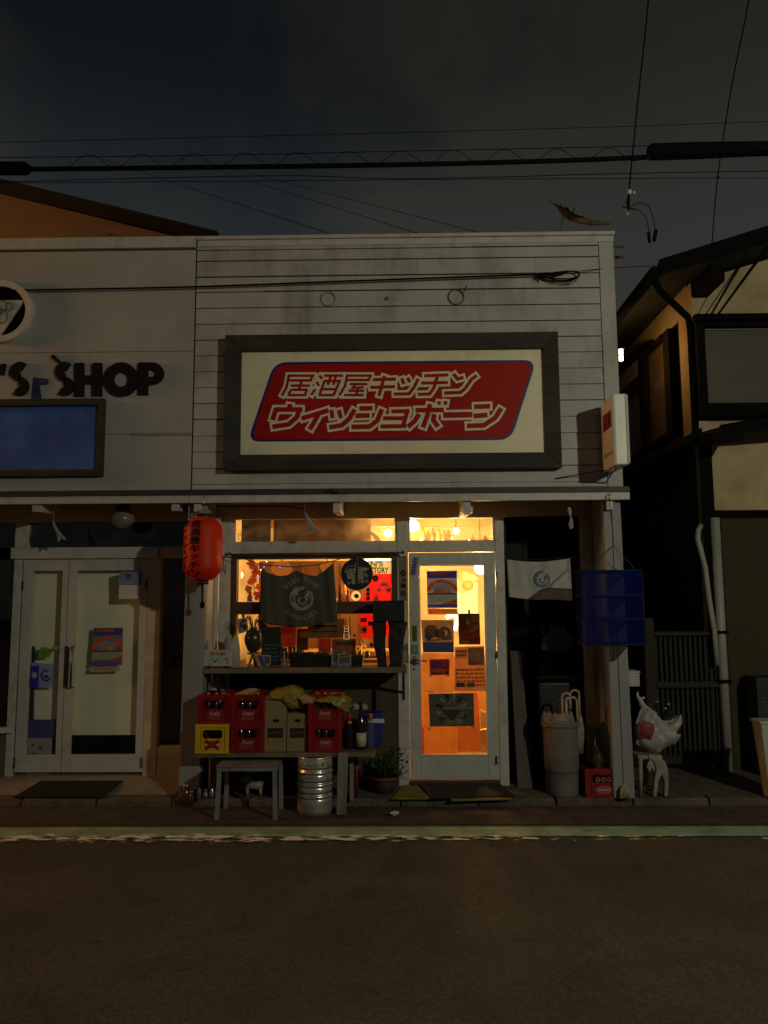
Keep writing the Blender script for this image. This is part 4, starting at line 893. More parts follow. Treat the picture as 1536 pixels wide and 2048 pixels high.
# plaque with worn print
pq = thing('plaque', 'small pale plaque with worn red and silver print at the left end of the shelf', 'plaque')
x0, x1, z0, z1 = on_shelf(408, 464, 1300, .05)
mb = MB(M('plaque_white', (.50, .48, .42), .5, .12, 20)); mb.box(x0, x1, .045, .06, z0+.018, z1); mb.build('panel', pq, bevel=.002)
mb = MB(ink('#8f3a2c'))
for r in range(8): mb.rect(x0+.05+r*.016, x0+.05+r*.016+random.uniform(.007, .013), z1-.045+random.uniform(0, .004), z1-.018, .0445)
mb.m(M('silver_ink', (.8, .79, .76), .2, .1, metal=1))
for k_ in range(16): a, b = random.uniform(x0+.02, x1-.03), random.uniform(z0+.03, z0+.075); mb.rect(a, a+random.uniform(.006, .02), b, b+random.uniform(.004, .012), .0443-.0001*k_)
mb.build('print', pq)
mb = MB(black_plastic); mb.box(x0+.03, x0+.045, .04, .075, z0+.001, z0+.018); mb.box(x1-.06, x1-.045, .04, .075, z0+.001, z0+.018); mb.build('foot', pq)
# cloth bag
mb = MB(M('offwhite_sack', (.42, .39, .31), .9, .15, 8, .3, 80)); z_ = lambda *pl, Y=.2: [XZ(x, y, Y) for x, y in pl]
mb.puff(z_((443, 1330), (446, 1290), (452, 1270), (460, 1267), (466, 1275), (470, 1268), (477, 1275), (480, 1300), (481, 1330)), .2, .06, jit=.05); tag(mb.build('cloth_sack'), 'off-white cloth sack slumped behind the plaque', 'sack')
# wooden stand with a round brown pot on it
wsd = thing('pot_stand', 'splayed wooden stand on the shelf under the round brown pot', 'stand')
mb = MB(M('pale_wood', (.22, .15, .075), .7, .3, 20)); q = P(506, 1308, .14); b0, b1 = P(497, 1337, .10), P(518, 1337, .10); mb.bar((q.x, .14, q.z), (b0.x, .08, ZS+.002), .014); mb.bar((q.x, .14, q.z), (b1.x, .08, ZS+.002), .014); mb.bar((q.x, .14, q.z), (q.x, .26, ZS+.002), .014); mb.build('leg', wsd)
mb = MB(M('pale_wood')); mb.box(q.x-.04, q.x+.04, .10, .20, q.z, q.z+.014); mb.build('top', wsd, bevel=.002)
pt = thing('brown_pot', 'round dark brown pot with two small shiny studs on the wooden stand', 'pot'); zc = P(506, 1280, .15).z; hh = zc-q.z-.016
mb = MB(M('brown_glaze', (.06, .035, .02), .3, .3, 12)); mb.lathe([(.02, -hh), (.045, -hh+.01), (.07, -.02), (.072, .02), (.055, .07), (.03, .085), (.036, .10), (.03, .10)], (q.x, .15, zc), 24); mb.build('body', pt)
mb = MB(M('silver_ink')); mb.ball((q.x-.028, .15-.064, zc+.02), .008, 8); mb.ball((q.x+.02, .15-.066, zc+.02), .008, 8); mb.build('stud', pt)
mb = MB(M('dry_twig', (.12, .10, .06), .8, .3, 30))
for k_ in range(14):
    a = random.uniform(-.05, .05); mb.tube([(q.x+a*.3, .15, zc+.09), (q.x+a, .15+random.uniform(-.03, .03), zc+.13+random.uniform(0, .05)), (q.x+a*1.7, .15, zc+.16+random.uniform(0, .07))], .003, 4)
mb.build('dried_flowers', pt)
card('photo_print', 'white photo print with dark figures stuck to the lower left window pane', 'photo', ((475, 1238), (494, 1235), (497, 1262), (477, 1268)), YB-.004, [(paper('#a39d8d', .1), None), (paper('#5b574c', .1), El(.35, .45, .2, .22)), (paper('#37332c', .1), El(.7, .65, .18, .22)), (paper('#4e483f', .1), El(.65, .2, .22, .12))], t=.003)
card('pink_card', 'pink patterned card leaning askew against the lower left pane', 'card', ((513, 1240), (522, 1236), (546, 1266), (529, 1285)), YB-.010, [(paper('#94807c', .1), None), (paper('#7b5f5e', .1), [(.2, .9), (.85, .85), (.8, .1), (.15, .15)])], t=.003)
bd = thing('menu_board', 'black chalk menu board standing on the shelf below the olive towel', 'board')
x0, x1, z0, z1 = on_shelf(523, 562, 1254, .30)
mb = MB(M('blackboard', (.014, .015, .015), .7, .3, 20)); mb.box(x0, x1, .30, .315, z0, z1); mb.build('panel', bd, bevel=.002)
mb = MB(ink('#5f6a68'))
for j in range(5):
    xx = x0+.015
    while xx < x1-.03: w = random.uniform(.006, .02); mb.rect(xx, xx+w, z1-.15-.032*j, z1-.15-.032*j+random.uniform(.006, .015), .2995); xx += w+.008
mb.m(ink('#1d3a80')); mb.disc(x0+.09, z0+.05, .018, .2994)
mb.build('chalk_writing', bd)
card('postcard', 'white card with a blue left half standing on the shelf', 'card', ((513, 1310), (541, 1310), (541, 1330), (524, 1336)), .12, [(paper('#a39c89', .05), None), (paper('#3a4f9c', .05), [(.05, .95), (.5, .98), (.42, .05), (.05, .05)]), (paper('#5a5240', .05), [(.52, .85), (.92, .8), (.92, .12), (.5, .12)])])
mb = MB(M('pale_dish', (.42, .39, .30), .5, .1)); c = P(474, 1334, .10); mb.lathe([(.02, .001), (.05, .006), (.06, .014), (.054, .014)], (c.x, .07, ZS), 20); tag(mb.build('dish'), 'flat pale dish beside the plaque on the shelf', 'dish')
fg = thing('small_figurine', 'slim grey figurine standing on the shelf beside the menu board', 'figurine'); c = P(569, 1320, .10)
mb = MB(M('grey_figurine', (.22, .18, .16), .6, .2, 20)); mb.lathe([(.016, .001), (.014, .03), (.009, .06), (.012, .085), (.006, .10), (.011, .112), (.010, .125), (.002, .132)], (c.x, .08, ZS), 12); mb.build('body', fg)
tr = thing('dark_trough', 'long black planter trough standing along the shelf', 'planter')
x0, x1, z0, z1 = on_shelf(580, 727, 1311, .22); mb = MB(black_plastic); mb.hexa([(x0+.01, .17, z0), (x1-.01, .17, z0), (x1-.01, .29, z0), (x0+.01, .29, z0)], [(x0, .16, z1), (x1, .16, z1), (x1, .30, z1), (x0, .30, z1)]); mb.build('body', tr, recalc=True, bevel=.004)
mb = MB(M('dark_earth', (.02, .016, .012), .95)); mb.box(x0+.01, x1-.01, .172, .288, z1+.0005, z1+.004)
random.seed(21)
for k_ in range(26): xx = random.uniform(x0+.02, x1-.3); mb.ball((xx, random.uniform(.19, .27), z1+.004), random.uniform(.012, .028), 6)
mb.build('soil', tr)
pk = thing('card_stack', 'small stack of printed cards with a blue strip in front of the black trough', 'cards')
for i, (q, cols) in enumerate(((((664, 1303), (691, 1303), (691, 1332), (662, 1333)), ('#8f8a78', '#4c4a3c')), (((676, 1309), (703, 1309), (702, 1334), (674, 1335)), ('#8d8b7d', '#555a4a')))):
    card('printed_card', None, None, q, .12-.012*i, [(paper(cols[0], .05), None), (paper(cols[1], .05), Rr(.12, .88, .2, .7)), (paper('#6a6a94', .05), Rr(.02, .98, .76, .98)), (paper('#34332a', .05), Rr(.15, .8, .04, .12))], pk)
mb = MB(M('orange_stick', (.55, .25, .05), .5)); q = P(740, 1331, .05); mb.box(q.x-.055, q.x+.055, .04, .055, ZS+.001, ZS+.012); tag(mb.build('orange_block'), 'thin orange strip lying at the right part of the shelf', 'strip')
# carved dark stand
cs = thing('carved_stand', 'tall dark stand, black box on two tapering legs, right end of the shelf', 'stand')
dark_carved = M('dark_carved_wood', (.010, .005, .004), .45, .35, 10, .4, 30)
x0, x1 = P(746, 1220, .13).x, P(809, 1220, .13).x; zt, zm = P(777, 1201, .13).z, P(777, 1243, .13).z
mb = MB(M('black_box_paint', (.005, .005, .005), .7, .2, 10)); mb.box(x0, x1, .11, .30, zm, zt); mb.build('box_top', cs, bevel=.006)
for (t0, t1, b0, b1) in ((741, 771, 755, 772), (776, 813, 779, 803)):
    mb = MB(dark_carved); A_, B_ = P(t0, 1244, .15), P(t1, 1244, .15); C_, D_ = P(b0, 1332, .15), P(b1, 1332, .15); n_ = 7; pl, pr_ = [], []
    prev = None
    for k_ in range(n_+1):
        t = k_/n_; xa = A_.x+(C_.x-A_.x)*t+.006*math.sin(9*t); xb = B_.x+(D_.x-B_.x)*t+.006*math.sin(7*t+1); z = zm-.002+(ZS+.001-zm+.002)*t
        ring = [mb.bm.verts.new(p) for p in ((xa, .16, z), (xa+.012, .14, z), (xb-.012, .14, z), (xb, .16, z), (xb-.005, .24, z), (xa+.005, .24, z))]
        if prev:
            for j in range(6): mb.face([prev[j], prev[(j+1) % 6], ring[(j+1) % 6], ring[j]])
        else: mb.face(ring[::-1])
        prev = ring
    mb.face(prev); mb.build('leg', cs, recalc=True, bevel=.003)
mb = MB(dark_carved)
for px, py in ((743, 1290), (805, 1285), (812, 1247), (739, 1247)): q = P(px, py, .17); mb.ball((q.x, .17, q.z), .014, 8, sz=1.3)
mb.build('carving', cs)
card('pale_cloth_tag', 'pale blue sheet hanging beside the carved stand by the door jamb', 'sheet', ((803, 1292), (816, 1286), (817, 1326), (803, 1326)), .30, [(paper('#6c7674', .1), None), (paper('#8f9a98', .1), El(.5, .6, .3, .3))])
# stickers and prints on the glass
Yg_ = YB+.026
def sticker(px, py, rx, ry, base, ink_, label, shape='disc', Y=None):
    Y = Y if Y is not None else Yg_; c = P(px, py, Y); k_ = (Y+6.1)/FPX; m_ = MB(paper(base, .35))
    if shape == 'disc': m_.disc(c.x, c.z, rx*k_, Y, 24, ry*k_); m_.m(paper(ink_, .2)); m_.disc(c.x+rx*k_*.1, c.z, rx*k_*.5, Y-.0006, 16, ry*k_*.45)
    elif shape == 'tri': m_.flat([(c.x-rx*k_, c.z-ry*k_), (c.x+rx*k_, c.z-ry*k_), (c.x+rx*k_*.25, c.z+ry*k_), (c.x-rx*k_*.25, c.z+ry*k_)], Y); m_.m(paper(ink_, .2)); m_.rect(c.x-rx*k_*.5, c.x+rx*k_*.5, c.z-ry*k_*.5, c.z, Y-.0006)
    else:
        m_.rect(c.x-rx*k_, c.x+rx*k_, c.z-ry*k_, c.z+ry*k_, Y); m_.m(paper(ink_, .2)); n_ = 3 if ry > rx else 1
        for j in range(n_): h = 2*ry*k_/n_; zc_ = c.z-ry*k_+h*(j+.5); m_.rect(c.x-rx*k_*.72, c.x+rx*k_*.72, zc_-h*.36, zc_+h*.36, Y-.0006)
    o = m_.build('sticker'); tag(o, label, 'sticker'); return o
redsheet = M('red_sheet', (.62, .012, .012), .5, .12, 5, trans=.55)
mb = MB(redsheet); a0, a1 = P(783, 1200, YB+.07).x, P(737, 1200, YB+.07).x
mb.flat([(P(721, 1175, YB+.07).x, P(730, 1203, YB).z), (P(784, 1180, YB+.07).x, P(730, 1203, YB).z), (P(784, 1180, YB+.07).x, P(730, 1147, YB+.07).z), (P(748, 1150, YB+.07).x, P(730, 1147, YB+.07).z)], YB+.062)
mb.flat([(P(721, 1260, YB+.07).x, P(730, 1277, YB+.07).z), (P(784, 1260, YB+.07).x, P(730, 1272, YB+.07).z), (P(784, 1260, YB+.07).x, P(730, 1228, YB).z), (P(719, 1260, YB+.07).x, P(730, 1228, YB).z)], YB+.062)
tag(mb.build('red_sheet'), 'glowing red sheet behind the right side of the window panes', 'sheet')
fs = thing('printed_banner', 'cream banner reading CTORY in black under green letters, at the top right of the window', 'banner'); Yb_ = YB+.055
x0, x1, z0, z1 = REC(735, 1121, 783, 1148, Yb_); mb = MB(paper('#d8cba0', .5)); mb.box(x0, x1, Yb_, Yb_+.002, z0, z1); mb.build('sheet', fs)
mb = MB(paper('#3f6a2c', .3)); w, h = x1-x0, z1-z0; mb.text("N'S", (x0+w*.12, x0+w*.66, z0+h*.56, z0+h*.95), onY(Yb_-.001), .03); mb.m(paper('#120d0a', .1)); mb.text('CTORY', (x0+w*.10, x1-w*.12, z0+h*.06, z0+h*.5), onY(Yb_-.001), .03); mb.build('lettering', fs)
sticker(751, 1157, 6.5, 6.5, '#241511', '#6a544c', 'dark oval sticker on the red sheet right below the round board')
sticker(768, 1168, 12.5, 5.5, '#8f7f76', '#74655e', 'pale cap-shaped sticker on the upper red pane', 'tri')
sticker(758, 1180, 5.5, 5.5, '#9b8a80', '#75665e', 'small plain pale disc sticker on the upper red pane')
sticker(776, 1180, 6.5, 6.5, '#9a8c80', '#4f4740', 'pale disc sticker with dark centre at the edge of the upper red pane')
sticker(736, 1188, 4.2, 13, '#7d6d64', '#15100f', 'upright strip sticker with dark characters, left of the pale cone sticker', 'rect')
sticker(752, 1195, 7.5, 7.5, '#8d8074', '#6f6358', 'pale cone-shaped sticker at the foot of the upper red pane', 'tri')
sticker(712, 1192, 9.5, 10, '#a49a88', '#1f1a17', 'pale round sticker with a dark figure just below the round board')
sticker(727, 1260, 7.5, 8.5, '#6d675f', '#241f1f', 'grey round sticker with dark hair-like blot on the lower red pane')
sticker(693, 1260, 5, 8, '#8d7e72', '#33251f', 'small photo sticker beside the twig of the round board', 'rect')
sticker(693, 1273, 6, 6, '#8f8598', '#76705f', 'pale violet sticker low on the window, above the card stack', 'rect')
sticker(708, 1271, 5, 4.5, '#5c4a3b', '#2a1f18', 'small dark disc sticker low in the middle of the window')
sticker(716, 1297, 5, 6, '#8a7a24', '#6a5d1c', 'mustard disc sticker above the trough')
sticker(725, 1283, 4.5, 4, '#7c7787', '#55515e', 'small grey-violet disc sticker under the lower red pane')
sticker(727, 1295, 6, 6, '#b98b55', '#a87a44', 'faint tan disc sticker beside the mustard one')
# paper sheets low in the window (lit from inside)
def sheet(px0, py0, px1, py1, col, label, tr=.5, Y=None):
    Y = Y or YB+.050; x0, x1, z0, z1 = REC(px0, py0, px1, py1, Y); m_ = MB(M('sheet_'+col.strip('#'), lin(col), .8, .22, 14, trans=tr)); m_.box(x0, x1, Y, Y+.0015, z0, z1); tag(m_.build('paper_sheet'), label, 'paper')
sheet(562, 1253, 592, 1293, '#b8541c', 'orange paper sheet low in the window, next to the menu board')
sheet(616, 1238, 689, 1276, '#8d6a34', 'wide tan paper sheet under the right corner of the olive towel', .35)
sheet(637, 1277, 662, 1305, '#b24a14', 'small orange sheet below the tan paper', .5, YB+.047)
sheet(664, 1278, 712, 1309, '#8f5f4a', 'pinkish brown sheet behind the card stack', .35, YB+.044)
sheet(594, 1258, 616, 1300, '#5b3314', 'dark brown sheet between the orange and tan papers', .3)
mb = MB(M('dark_paper', (.03, .02, .015), .8)); x0, x1, z0, z1 = REC(672, 1284, 708, 1289, YB+.04); mb.box(x0, x1, YB+.04, YB+.041, z0, z1); tag(mb.build('paper_strip'), 'dark paper strip on the pinkish brown sheet', 'paper')
js = thing('jamb_sticker_strip', 'pale strip of small square and round stickers on the jamb between window and door', 'sticker')
card('strip', None, None, ((797, 1112), (813, 1112), (814, 1202), (799, 1202)), YB-.004, [(paper('#7d745f', .05), None), (paper('#14120f', .05), [(.5, .47), (.95, .38), (.5, .30), (.1, .38)]), (paper('#4a4436', .05), Rr(.4, .85, .50, .57)), (paper('#1a1712', .05), Rr(.22, .85, .61, .71)), (paper('#4b4536', .05), El(.5, .83, .36, .08)), (paper('#8f8974', .05), El(.52, .39, .12, .02))], js)
card('door_sticker', 'slim violet sticker with dark lettering at the top left of the glass door', 'sticker', ((826, 1113), (837, 1115), (831, 1151), (820, 1149)), YB+.0075, [(paper('#8d84a0', .05), None)]+[(paper('#4d3f78', .05), Rr(.25, .75, .08+.155*j, .08+.155*j+.10)) for j in range(6)], t=.002)
card('door_sticker', 'small yellow-green sticker on the door above the handle', 'sticker', ((824, 1251), (834, 1251), (834, 1283), (824, 1283)), YB+.0075, [(paper('#77701a', .05), None), (paper('#5b5516', .05), Rr(.3, .7, .1, .9))], t=.002)
card('door_sticker', 'pale blue sticker round the door handle', 'sticker', ((822, 1290), (836, 1290), (836, 1308), (822, 1308)), YB+.0075, [(paper('#6f7d80', .05), None), (paper('#8b999c', .05), El(.5, .5, .3, .3))], t=.002)
# posters on the glass door
YP = YB+.024
card('poster', 'large festival poster with an orange arch at the top of the glass door', 'poster', ((853, 1142), (914, 1141), (915, 1216), (855, 1216)), YP, fest(.3), t=.002)
card('paper_slip', 'tan printed slip right under the large festival poster on the door', 'notice', ((855, 1217), (915, 1217), (916, 1229), (856, 1229)), YP, [(paper('#8f6a40', .35), None)]+[(paper('#5e3f22', .3), r) for r in bars(.05, .95, .2, .8, 2)], t=.002)
card('poster', 'grey ink drawing over a blue band, on the left edge of the glass door', 'poster', ((842, 1240), (907, 1240), (908, 1305), (846, 1305)), YP, [(paper('#7f6a4c', .28), None), (paper('#3b4276', .2), Rr(.02, 1, .68, 1)), (paper('#5a4a36', .2), El(.3, .35, .22, .2)), (paper('#46392b', .2), El(.55, .42, .18, .14)), (paper('#5a4a36', .2), Arc(.72, .4, .10, .2, 0, 360)), (paper('#46392b', .2), El(.2, .5, .12, .12)), (paper('#574630', .2), [(.1, .62), (.95, .56), (.95, .6), (.1, .66)]), (paper('#6b5a42', .2), El(.85, .5, .1, .08))], t=.002)
card('poster', 'dark brown poster with a red stripe, clipped at the right of the glass door', 'poster', ((916, 1227), (959, 1227), (961, 1289), (918, 1289)), YP, [(paper('#4b3018', .3), None), (paper('#a5742f', .4), [(.45, .6), (.9, .3), (.95, .5), (.6, .62)]), (paper('#c0401c', .4), [(.0, .78), (.98, .62), (.98, .7), (.0, .88)]), (paper('#8d6a38', .4), Rr(.66, .95, .05, .28)), (paper('#b98a3e', .4), [(.35, .35), (.45, .15), (.52, .35)]), (paper('#a06c28', .4), El(.3, .92, .22, .06)), (paper('#2c1c10', .2), Rr(.12, .18, .05, .6)), (paper('#2c1c10', .2), Rr(.25, .33, .05, .5))], t=.002)
card('poster', 'small red and violet poster on tan paper beside the door handle', 'poster', ((859, 1319), (899, 1318), (899, 1350), (860, 1350)), YP, [(paper('#8b2f2a', .3), None), (paper('#5c2f6a', .25), Rr(.1, .9, .12, .55)), (paper('#a5382c', .3), Rr(.0, .1, .05, .6)), (paper('#b03a2a', .3), Rr(.62, .8, .1, .5)), (paper('#b0702e', .4), [(0, .95), (1, .95), (1, .7), (.7, .62), (.5, .55), (.3, .66), (0, .7)]), (paper('#3a1c18', .2), Rr(.1, .6, .84, .92)), (paper('#3a1c18', .2), El(.88, .84, .09, .1))], t=.002)
card('newspaper_page', 'grey newspaper page with a portrait photo on the right half of the glass door', 'newspaper', ((909, 1294), (968, 1292), (972, 1382), (909, 1382)), YP-.003, [(paper('#8f6f4c', .32), None), (paper('#5e5648', .25), [(.45, .42), (1, .42), (1, .03), (.45, .03)]), (paper('#c08a54', .4), El(.68, .2, .16, .14)), (paper('#a84a2a', .35), El(.62, .38, .16, .05)), (paper('#a2845c', .35), Rr(.04, .42, .06, .26))]+[(paper('#4b3d30', .2), r) for r in bars(.06, .4, .08, .25, 2, .6)]+[(paper('#5a4a3a', .25), r) for r in bars(.05, .95, .5, .92, 5, .5)]+[(paper('#3d322a', .2), Rr(.04, .32, .8, .9)), (paper('#4d4034', .2), Rr(.4, .64, .8, .9))], t=.002)
rays = []
for j in range(12):
    a = math.radians(20+j*28.5)
    if j % 1 == 0: rays.append((paper('#23211d' if j % 2 else '#6e675a', .12), [(.5+.19*math.cos(a-.10), .5-.30*math.sin(a-.10)), (.5+.36*math.cos(a-.12), .5-.56*math.sin(a-.12)*.9), (.5+.36*math.cos(a+.12), .5-.56*math.sin(a+.12)*.9), (.5+.19*math.cos(a+.10), .5-.30*math.sin(a+.10))]))
card('poster', 'grey poster with a sunburst round a triangle, low on the glass door', 'poster', ((857, 1388), (947, 1386), (949, 1452), (860, 1453)), YP, [(paper('#4b463d', .12), None)]+rays+[(paper('#57514a', .12), [(.2, .72), (.8, .72), (.5, .08)]), (paper('#46413a', .12), [(.3, .64), (.7, .64), (.5, .22)]), (paper('#6a6459', .12), Rr(.32, .98, .42, .46)), (paper('#2e2b27', .12), [(.28, .5), (.72, .5), (.5, .86)]), (paper('#5f594f', .12), Rr(.35, .65, .82, .96))], t=.002)
card('backing_paper', 'large tan paper behind the small red poster, covering the middle of the door glass', 'paper', ((843, 1306), (907, 1306), (909, 1385), (846, 1385)), YP+.006, [(M('tan_paper', (.74, .44, .15), .8, .12, 9, trans=.55), None)], t=.001)
card('backing_paper', 'wide orange paper covering the lower left of the door glass', 'paper', ((846, 1386), (913, 1386), (914, 1508), (848, 1508)), YP+.0075, [(M('orange_paper', (.80, .44, .10), .8, .12, 9, trans=.6), None)], t=.001)
card('backing_paper', 'brown orange paper covering the lower right of the door glass', 'paper', ((914, 1386), (956, 1386), (962, 1503), (915, 1504)), YP+.009, [(M('brown_orange_paper', (.72, .34, .07), .8, .12, 9, trans=.6), None)], t=.001)
for (x, y) in ((852, 1141), (911, 1138), (862, 1384), (859, 1457), (946, 1454), (862, 1352), (896, 1351)):
    mb = MB(M('tape', (.62, .50, .30), .4, .1, trans=.5)); q = P(x, y, YP); mb.rect(q.x-.014, q.x+.014, q.z-.010, q.z+.010, YP-.0045)
    tag(mb.build('adhesive_tape'), 'bit of pale tape at the corner of a poster on the glass door', 'tape', 'tape bits on the door posters')
mb = MB(M('black_clip', (.02, .015, .012), .4)); q = P(938, 1226, YP); mb.box(q.x-.009, q.x+.009, YP-.012, YP-.004, q.z-.035, q.z+.028, .003); tag(mb.build('clip'), 'black clip at the top of the dark brown poster', 'clip')
mb = MB(M('bright_red_thing', (.62, .06, .02), .5)); q = [XZ(x, y, .62) for x, y in ((844, 1512), (868, 1512), (862, 1490), (850, 1464), (844, 1448))]; mb.prism(q, .60, .66); tag(mb.build('red_banner', recalc=True), 'red pennant shape at the bottom left inside the door', 'banner')

# ================================================================== BENCH, CRATES AND WHAT STANDS BELOW THE SHELF
random.seed(11)
bn = thing('plank_bench', 'plank bench on a wide board leg carrying the crates and bottles', 'bench')
ZB = P(560, 1505, -.18).z; bx0, bx1 = P(402, 1505, 0).x, P(755, 1508, -.1).x
mb = MB(board_wood)
for a, b in ((-.20, -.06), (-.055, .09), (.095, .20)): mb.box(bx0+random.uniform(0, .015), bx1-random.uniform(0, .03), a, b, ZB-.032, ZB-.0005)
mb.build('board', bn, bevel=.003)
l0, l1 = P(676, 1570, -.23).x, P(696, 1570, -.23).x
mb = MB(grey_wood); mb.hexa([(l0-.012, -.235, .005), (l1-.014, -.235, .005), (l1-.014, -.202, .005), (l0-.012, -.202, .005)], [(l0, -.235, ZB+.004), (l1, -.235, ZB+.004), (l1, -.202, ZB+.004), (l0, -.202, ZB+.004)]); mb.build('leg', bn, recalc=True, bevel=.003)
mb = MB(grey_wood); mb.box(l1+.002, l1+.03, -.06, .10, ZP, ZB-.033); mb.build('leg', bn, bevel=.003)
mb = MB(grey_wood); mb.box(bx0+.05, bx0+.12, .10, .16, ZP, ZB-.033); mb.build('leg', bn, bevel=.003)
mb = MB(M('red_pipe', (.20, .018, .018), .4, .2, 14)); q = P(713, 1550, .03); mb.tube([(q.x, .03, ZP+.002), (q.x, .03, ZB-.033)], .014, 12); tag(mb.build('red_pipe'), 'thin red pipe standing under the right end of the bench', 'pipe')

red_pl = M('red_crate_plastic', (.25, .004, .004), .42, .14, 7, .08, 60, dirt=((.11, .006, .006), .45, 9)); yel_pl = M('yellow_crate_plastic', (.62, .42, .012), .42, .10, 7, .06, 60, dirt=((.36, .22, .01), .4, 9))
CW, CD, CH = .252, .30, .212
bottle_glass = M('brown_bottle_glass', (.018, .009, .004), .08, .2, 10, spec=.8, coat=.6)
def crate(label, mat, kind, loc, group=None):
    t = thing('beer_crate', label, 'crate', group)
    w, d, h = CW/2, CD/2, CH
    mb = MB(mat); T = .010
    ax, z0, z1 = w*.60, h*.50, h*.80           # grip opening
    mb.box(-w+.012, w-.012, -d+.014, d-.012, .006, .02)
    for s_ in (-1, 1):
        y0, y1 = sorted((s_*(d-.010), s_*(d-.010-T)))
        mb.box(-w+.010, -ax, y0, y1, .02, h-.022); mb.box(ax, w-.010, y0, y1, .02, h-.022); mb.box(-ax, ax, y0, y1, .02, z0); mb.box(-ax, ax, y0, y1, z1, h-.022)
        for sx_ in (-1, 1):                      # rounded corners of the opening
            for (zz, sz_) in ((z0, 1), (z1, -1)):
                c = (sx_*ax, zz); r_ = .022; pts = [c]+[(c[0]-sx_*(r_-r_*math.cos(a)), c[1]+sz_*(r_-r_*math.sin(a))) for a in [k*PI/2/6 for k in range(7)]]
                mb.prism(pts, y0+.0004, y1-.0004)
    for s_ in (-1, 1):
        x0, x1 = sorted((s_*(w-.010), s_*(w-.010-T))); mb.box(x0, x1, -d+.021, d-.021, .02, h-.022)
    # rims top and bottom, corner posts
    for (za, zb_) in ((0, .020), (h-.022, h)):
        mb.box(-w, w, -d, -d+.022, za, zb_); mb.box(-w, w, d-.022, d, za, zb_); mb.box(-w, -w+.022, -d+.022, d-.022, za, zb_); mb.box(w-.022, w, -d+.022, d-.022, za, zb_)
    for sx_ in (-1, 1):
        for sy_ in (-1, 1):
            xa, xb = sorted((sx_*w, sx_*(w-.03))); ya_, yb2 = sorted((sy_*d, sy_*(d-.03))); mb.box(xa+(.001 if sx_ > 0 else 0), xb-(.001 if sx_ > 0 else 0), ya_+.0012, yb2-.0012, .02, h-.022)
        mb.box(sx_*(w-.045)-.004, sx_*(w-.045)+.004, -d+.004, -d+.0095, .021, h-.023)
    for k_ in range(1, 4): mb.box(-w+.02+k_*(CW-.04)/4-.002, -w+.02+k_*(CW-.04)/4+.002, -d+.07, d-.021, .02, h*.45)
    mb.build('body', t, bevel=.0022, recalc=True)
    yF = -d+.0085
    if kind == 'asahi':
        mb = MB(M('crate_print', (.50, .30, .28), .6, .2, 40)); mb.text('Asahi', (-w*.36, w*.36, h*.29, h*.43), onY(yF), .015, .25)
        mb.m(M('crate_print_small', (.30, .10, .10), .6, .2, 40))
        for r in range(3):
            x = -w*.36
            while x < w*.34: g = random.uniform(.004, .012); mb.rect(x, min(w*.36, x+g), h*(.235-.055*r), h*(.235-.055*r)+.006, yF); x += g+.003
        mb.build('lettering', t)
    elif kind == 'burst':
        mb = MB(M('pale_label', (.52, .36, .32), .6, .15, 40)); lx, la, lb = w*.42, h*.15, h*.43; mb.rect(-lx, lx, la, lb, yF); mb.m(ink('#8a1414')); c_ = (la+lb)/2
        for a, b in (((-lx, lb), (lx, la)), ((-lx, la), (lx, lb))): mb.ribbon([a, b], .026, yF-.0006)
        mb.disc(0, c_, .024, yF-.0010, 20); mb.rect(-lx*.55, lx*.55, lb-.016, lb, yF-.0008); mb.m(ink('#a85048')); mb.text('★', (-.012, .012, c_-.01, c_+.012), onY(yF-.0014))
        for r in range(5): mb.rect(-lx*.4+r*lx*.17, -lx*.4+r*lx*.17+.007, lb-.012, lb-.004, yF-.0014)
        mb.build('label_print', t)
    else:
        mb = MB(M('crate_print', (.50, .30, .28), .6, .2, 40)); pass
        for k_ in range(28):
            a, b = k_*2*PI/28, (k_+1)*2*PI/28; mb.poly([(w*.42*math.cos(a)*q_, yF, h*.26+h*.12*math.sin(a)*q_) for q_ in (.88,)]+[(w*.42*math.cos(a), yF, h*.26+h*.12*math.sin(a)), (w*.42*math.cos(b), yF, h*.26+h*.12*math.sin(b)), (w*.42*math.cos(b)*.88, yF, h*.26+h*.12*math.sin(b)*.88)])
        for r in range(7): mb.rect(-w*.28+r*w*.085, -w*.28+r*w*.085+.008, h*.22, h*.30, yF)
        mb.build('label_print', t)
        for cx in (-.3, 0, .3): mb = MB(M('crate_print_small', (.30, .10, .10))); mb.ring(cx*w, h*.62, .008, .017, yF); mb.build('ring_print', t)
    t.location = loc
    return t
bot_proto = None
def beer_bottle(loc, label, group=None, h=.205, cap=None):
    """a brown beer bottle; its parts are bottle and cap"""
    global bot_proto
    if bot_proto is None:
        t = thing('beer_bottle', label, 'bottle', group)
        mb = MB(bottle_glass); mb.lathe([(.024, 0), (.027, .004), (.027, .10), (.024, .125), (.013, .150), (.011, .165), (.0105, .190)], (0, 0, 0), 20); mb.build('glass', t)
        mb = MB(M('bottle_cap', (.45, .42, .38), .3, .1, metal=.8)); mb.lathe([(.0125, .190), (.0135, .193), (.0125, .201), (.001, .202)], (0, 0, 0), 14); mb.build('cap', t)
        bot_proto = t; t.location = loc; t['label'] = label
        if group: t['group'] = group
        return t
    return dup(bot_proto, loc, label, group)
def place(px0, px1, Y): return (P(px0, 1450, Y).x+P(px1, 1450, Y).x)/2
yC = -.185; yc = yC+CD/2
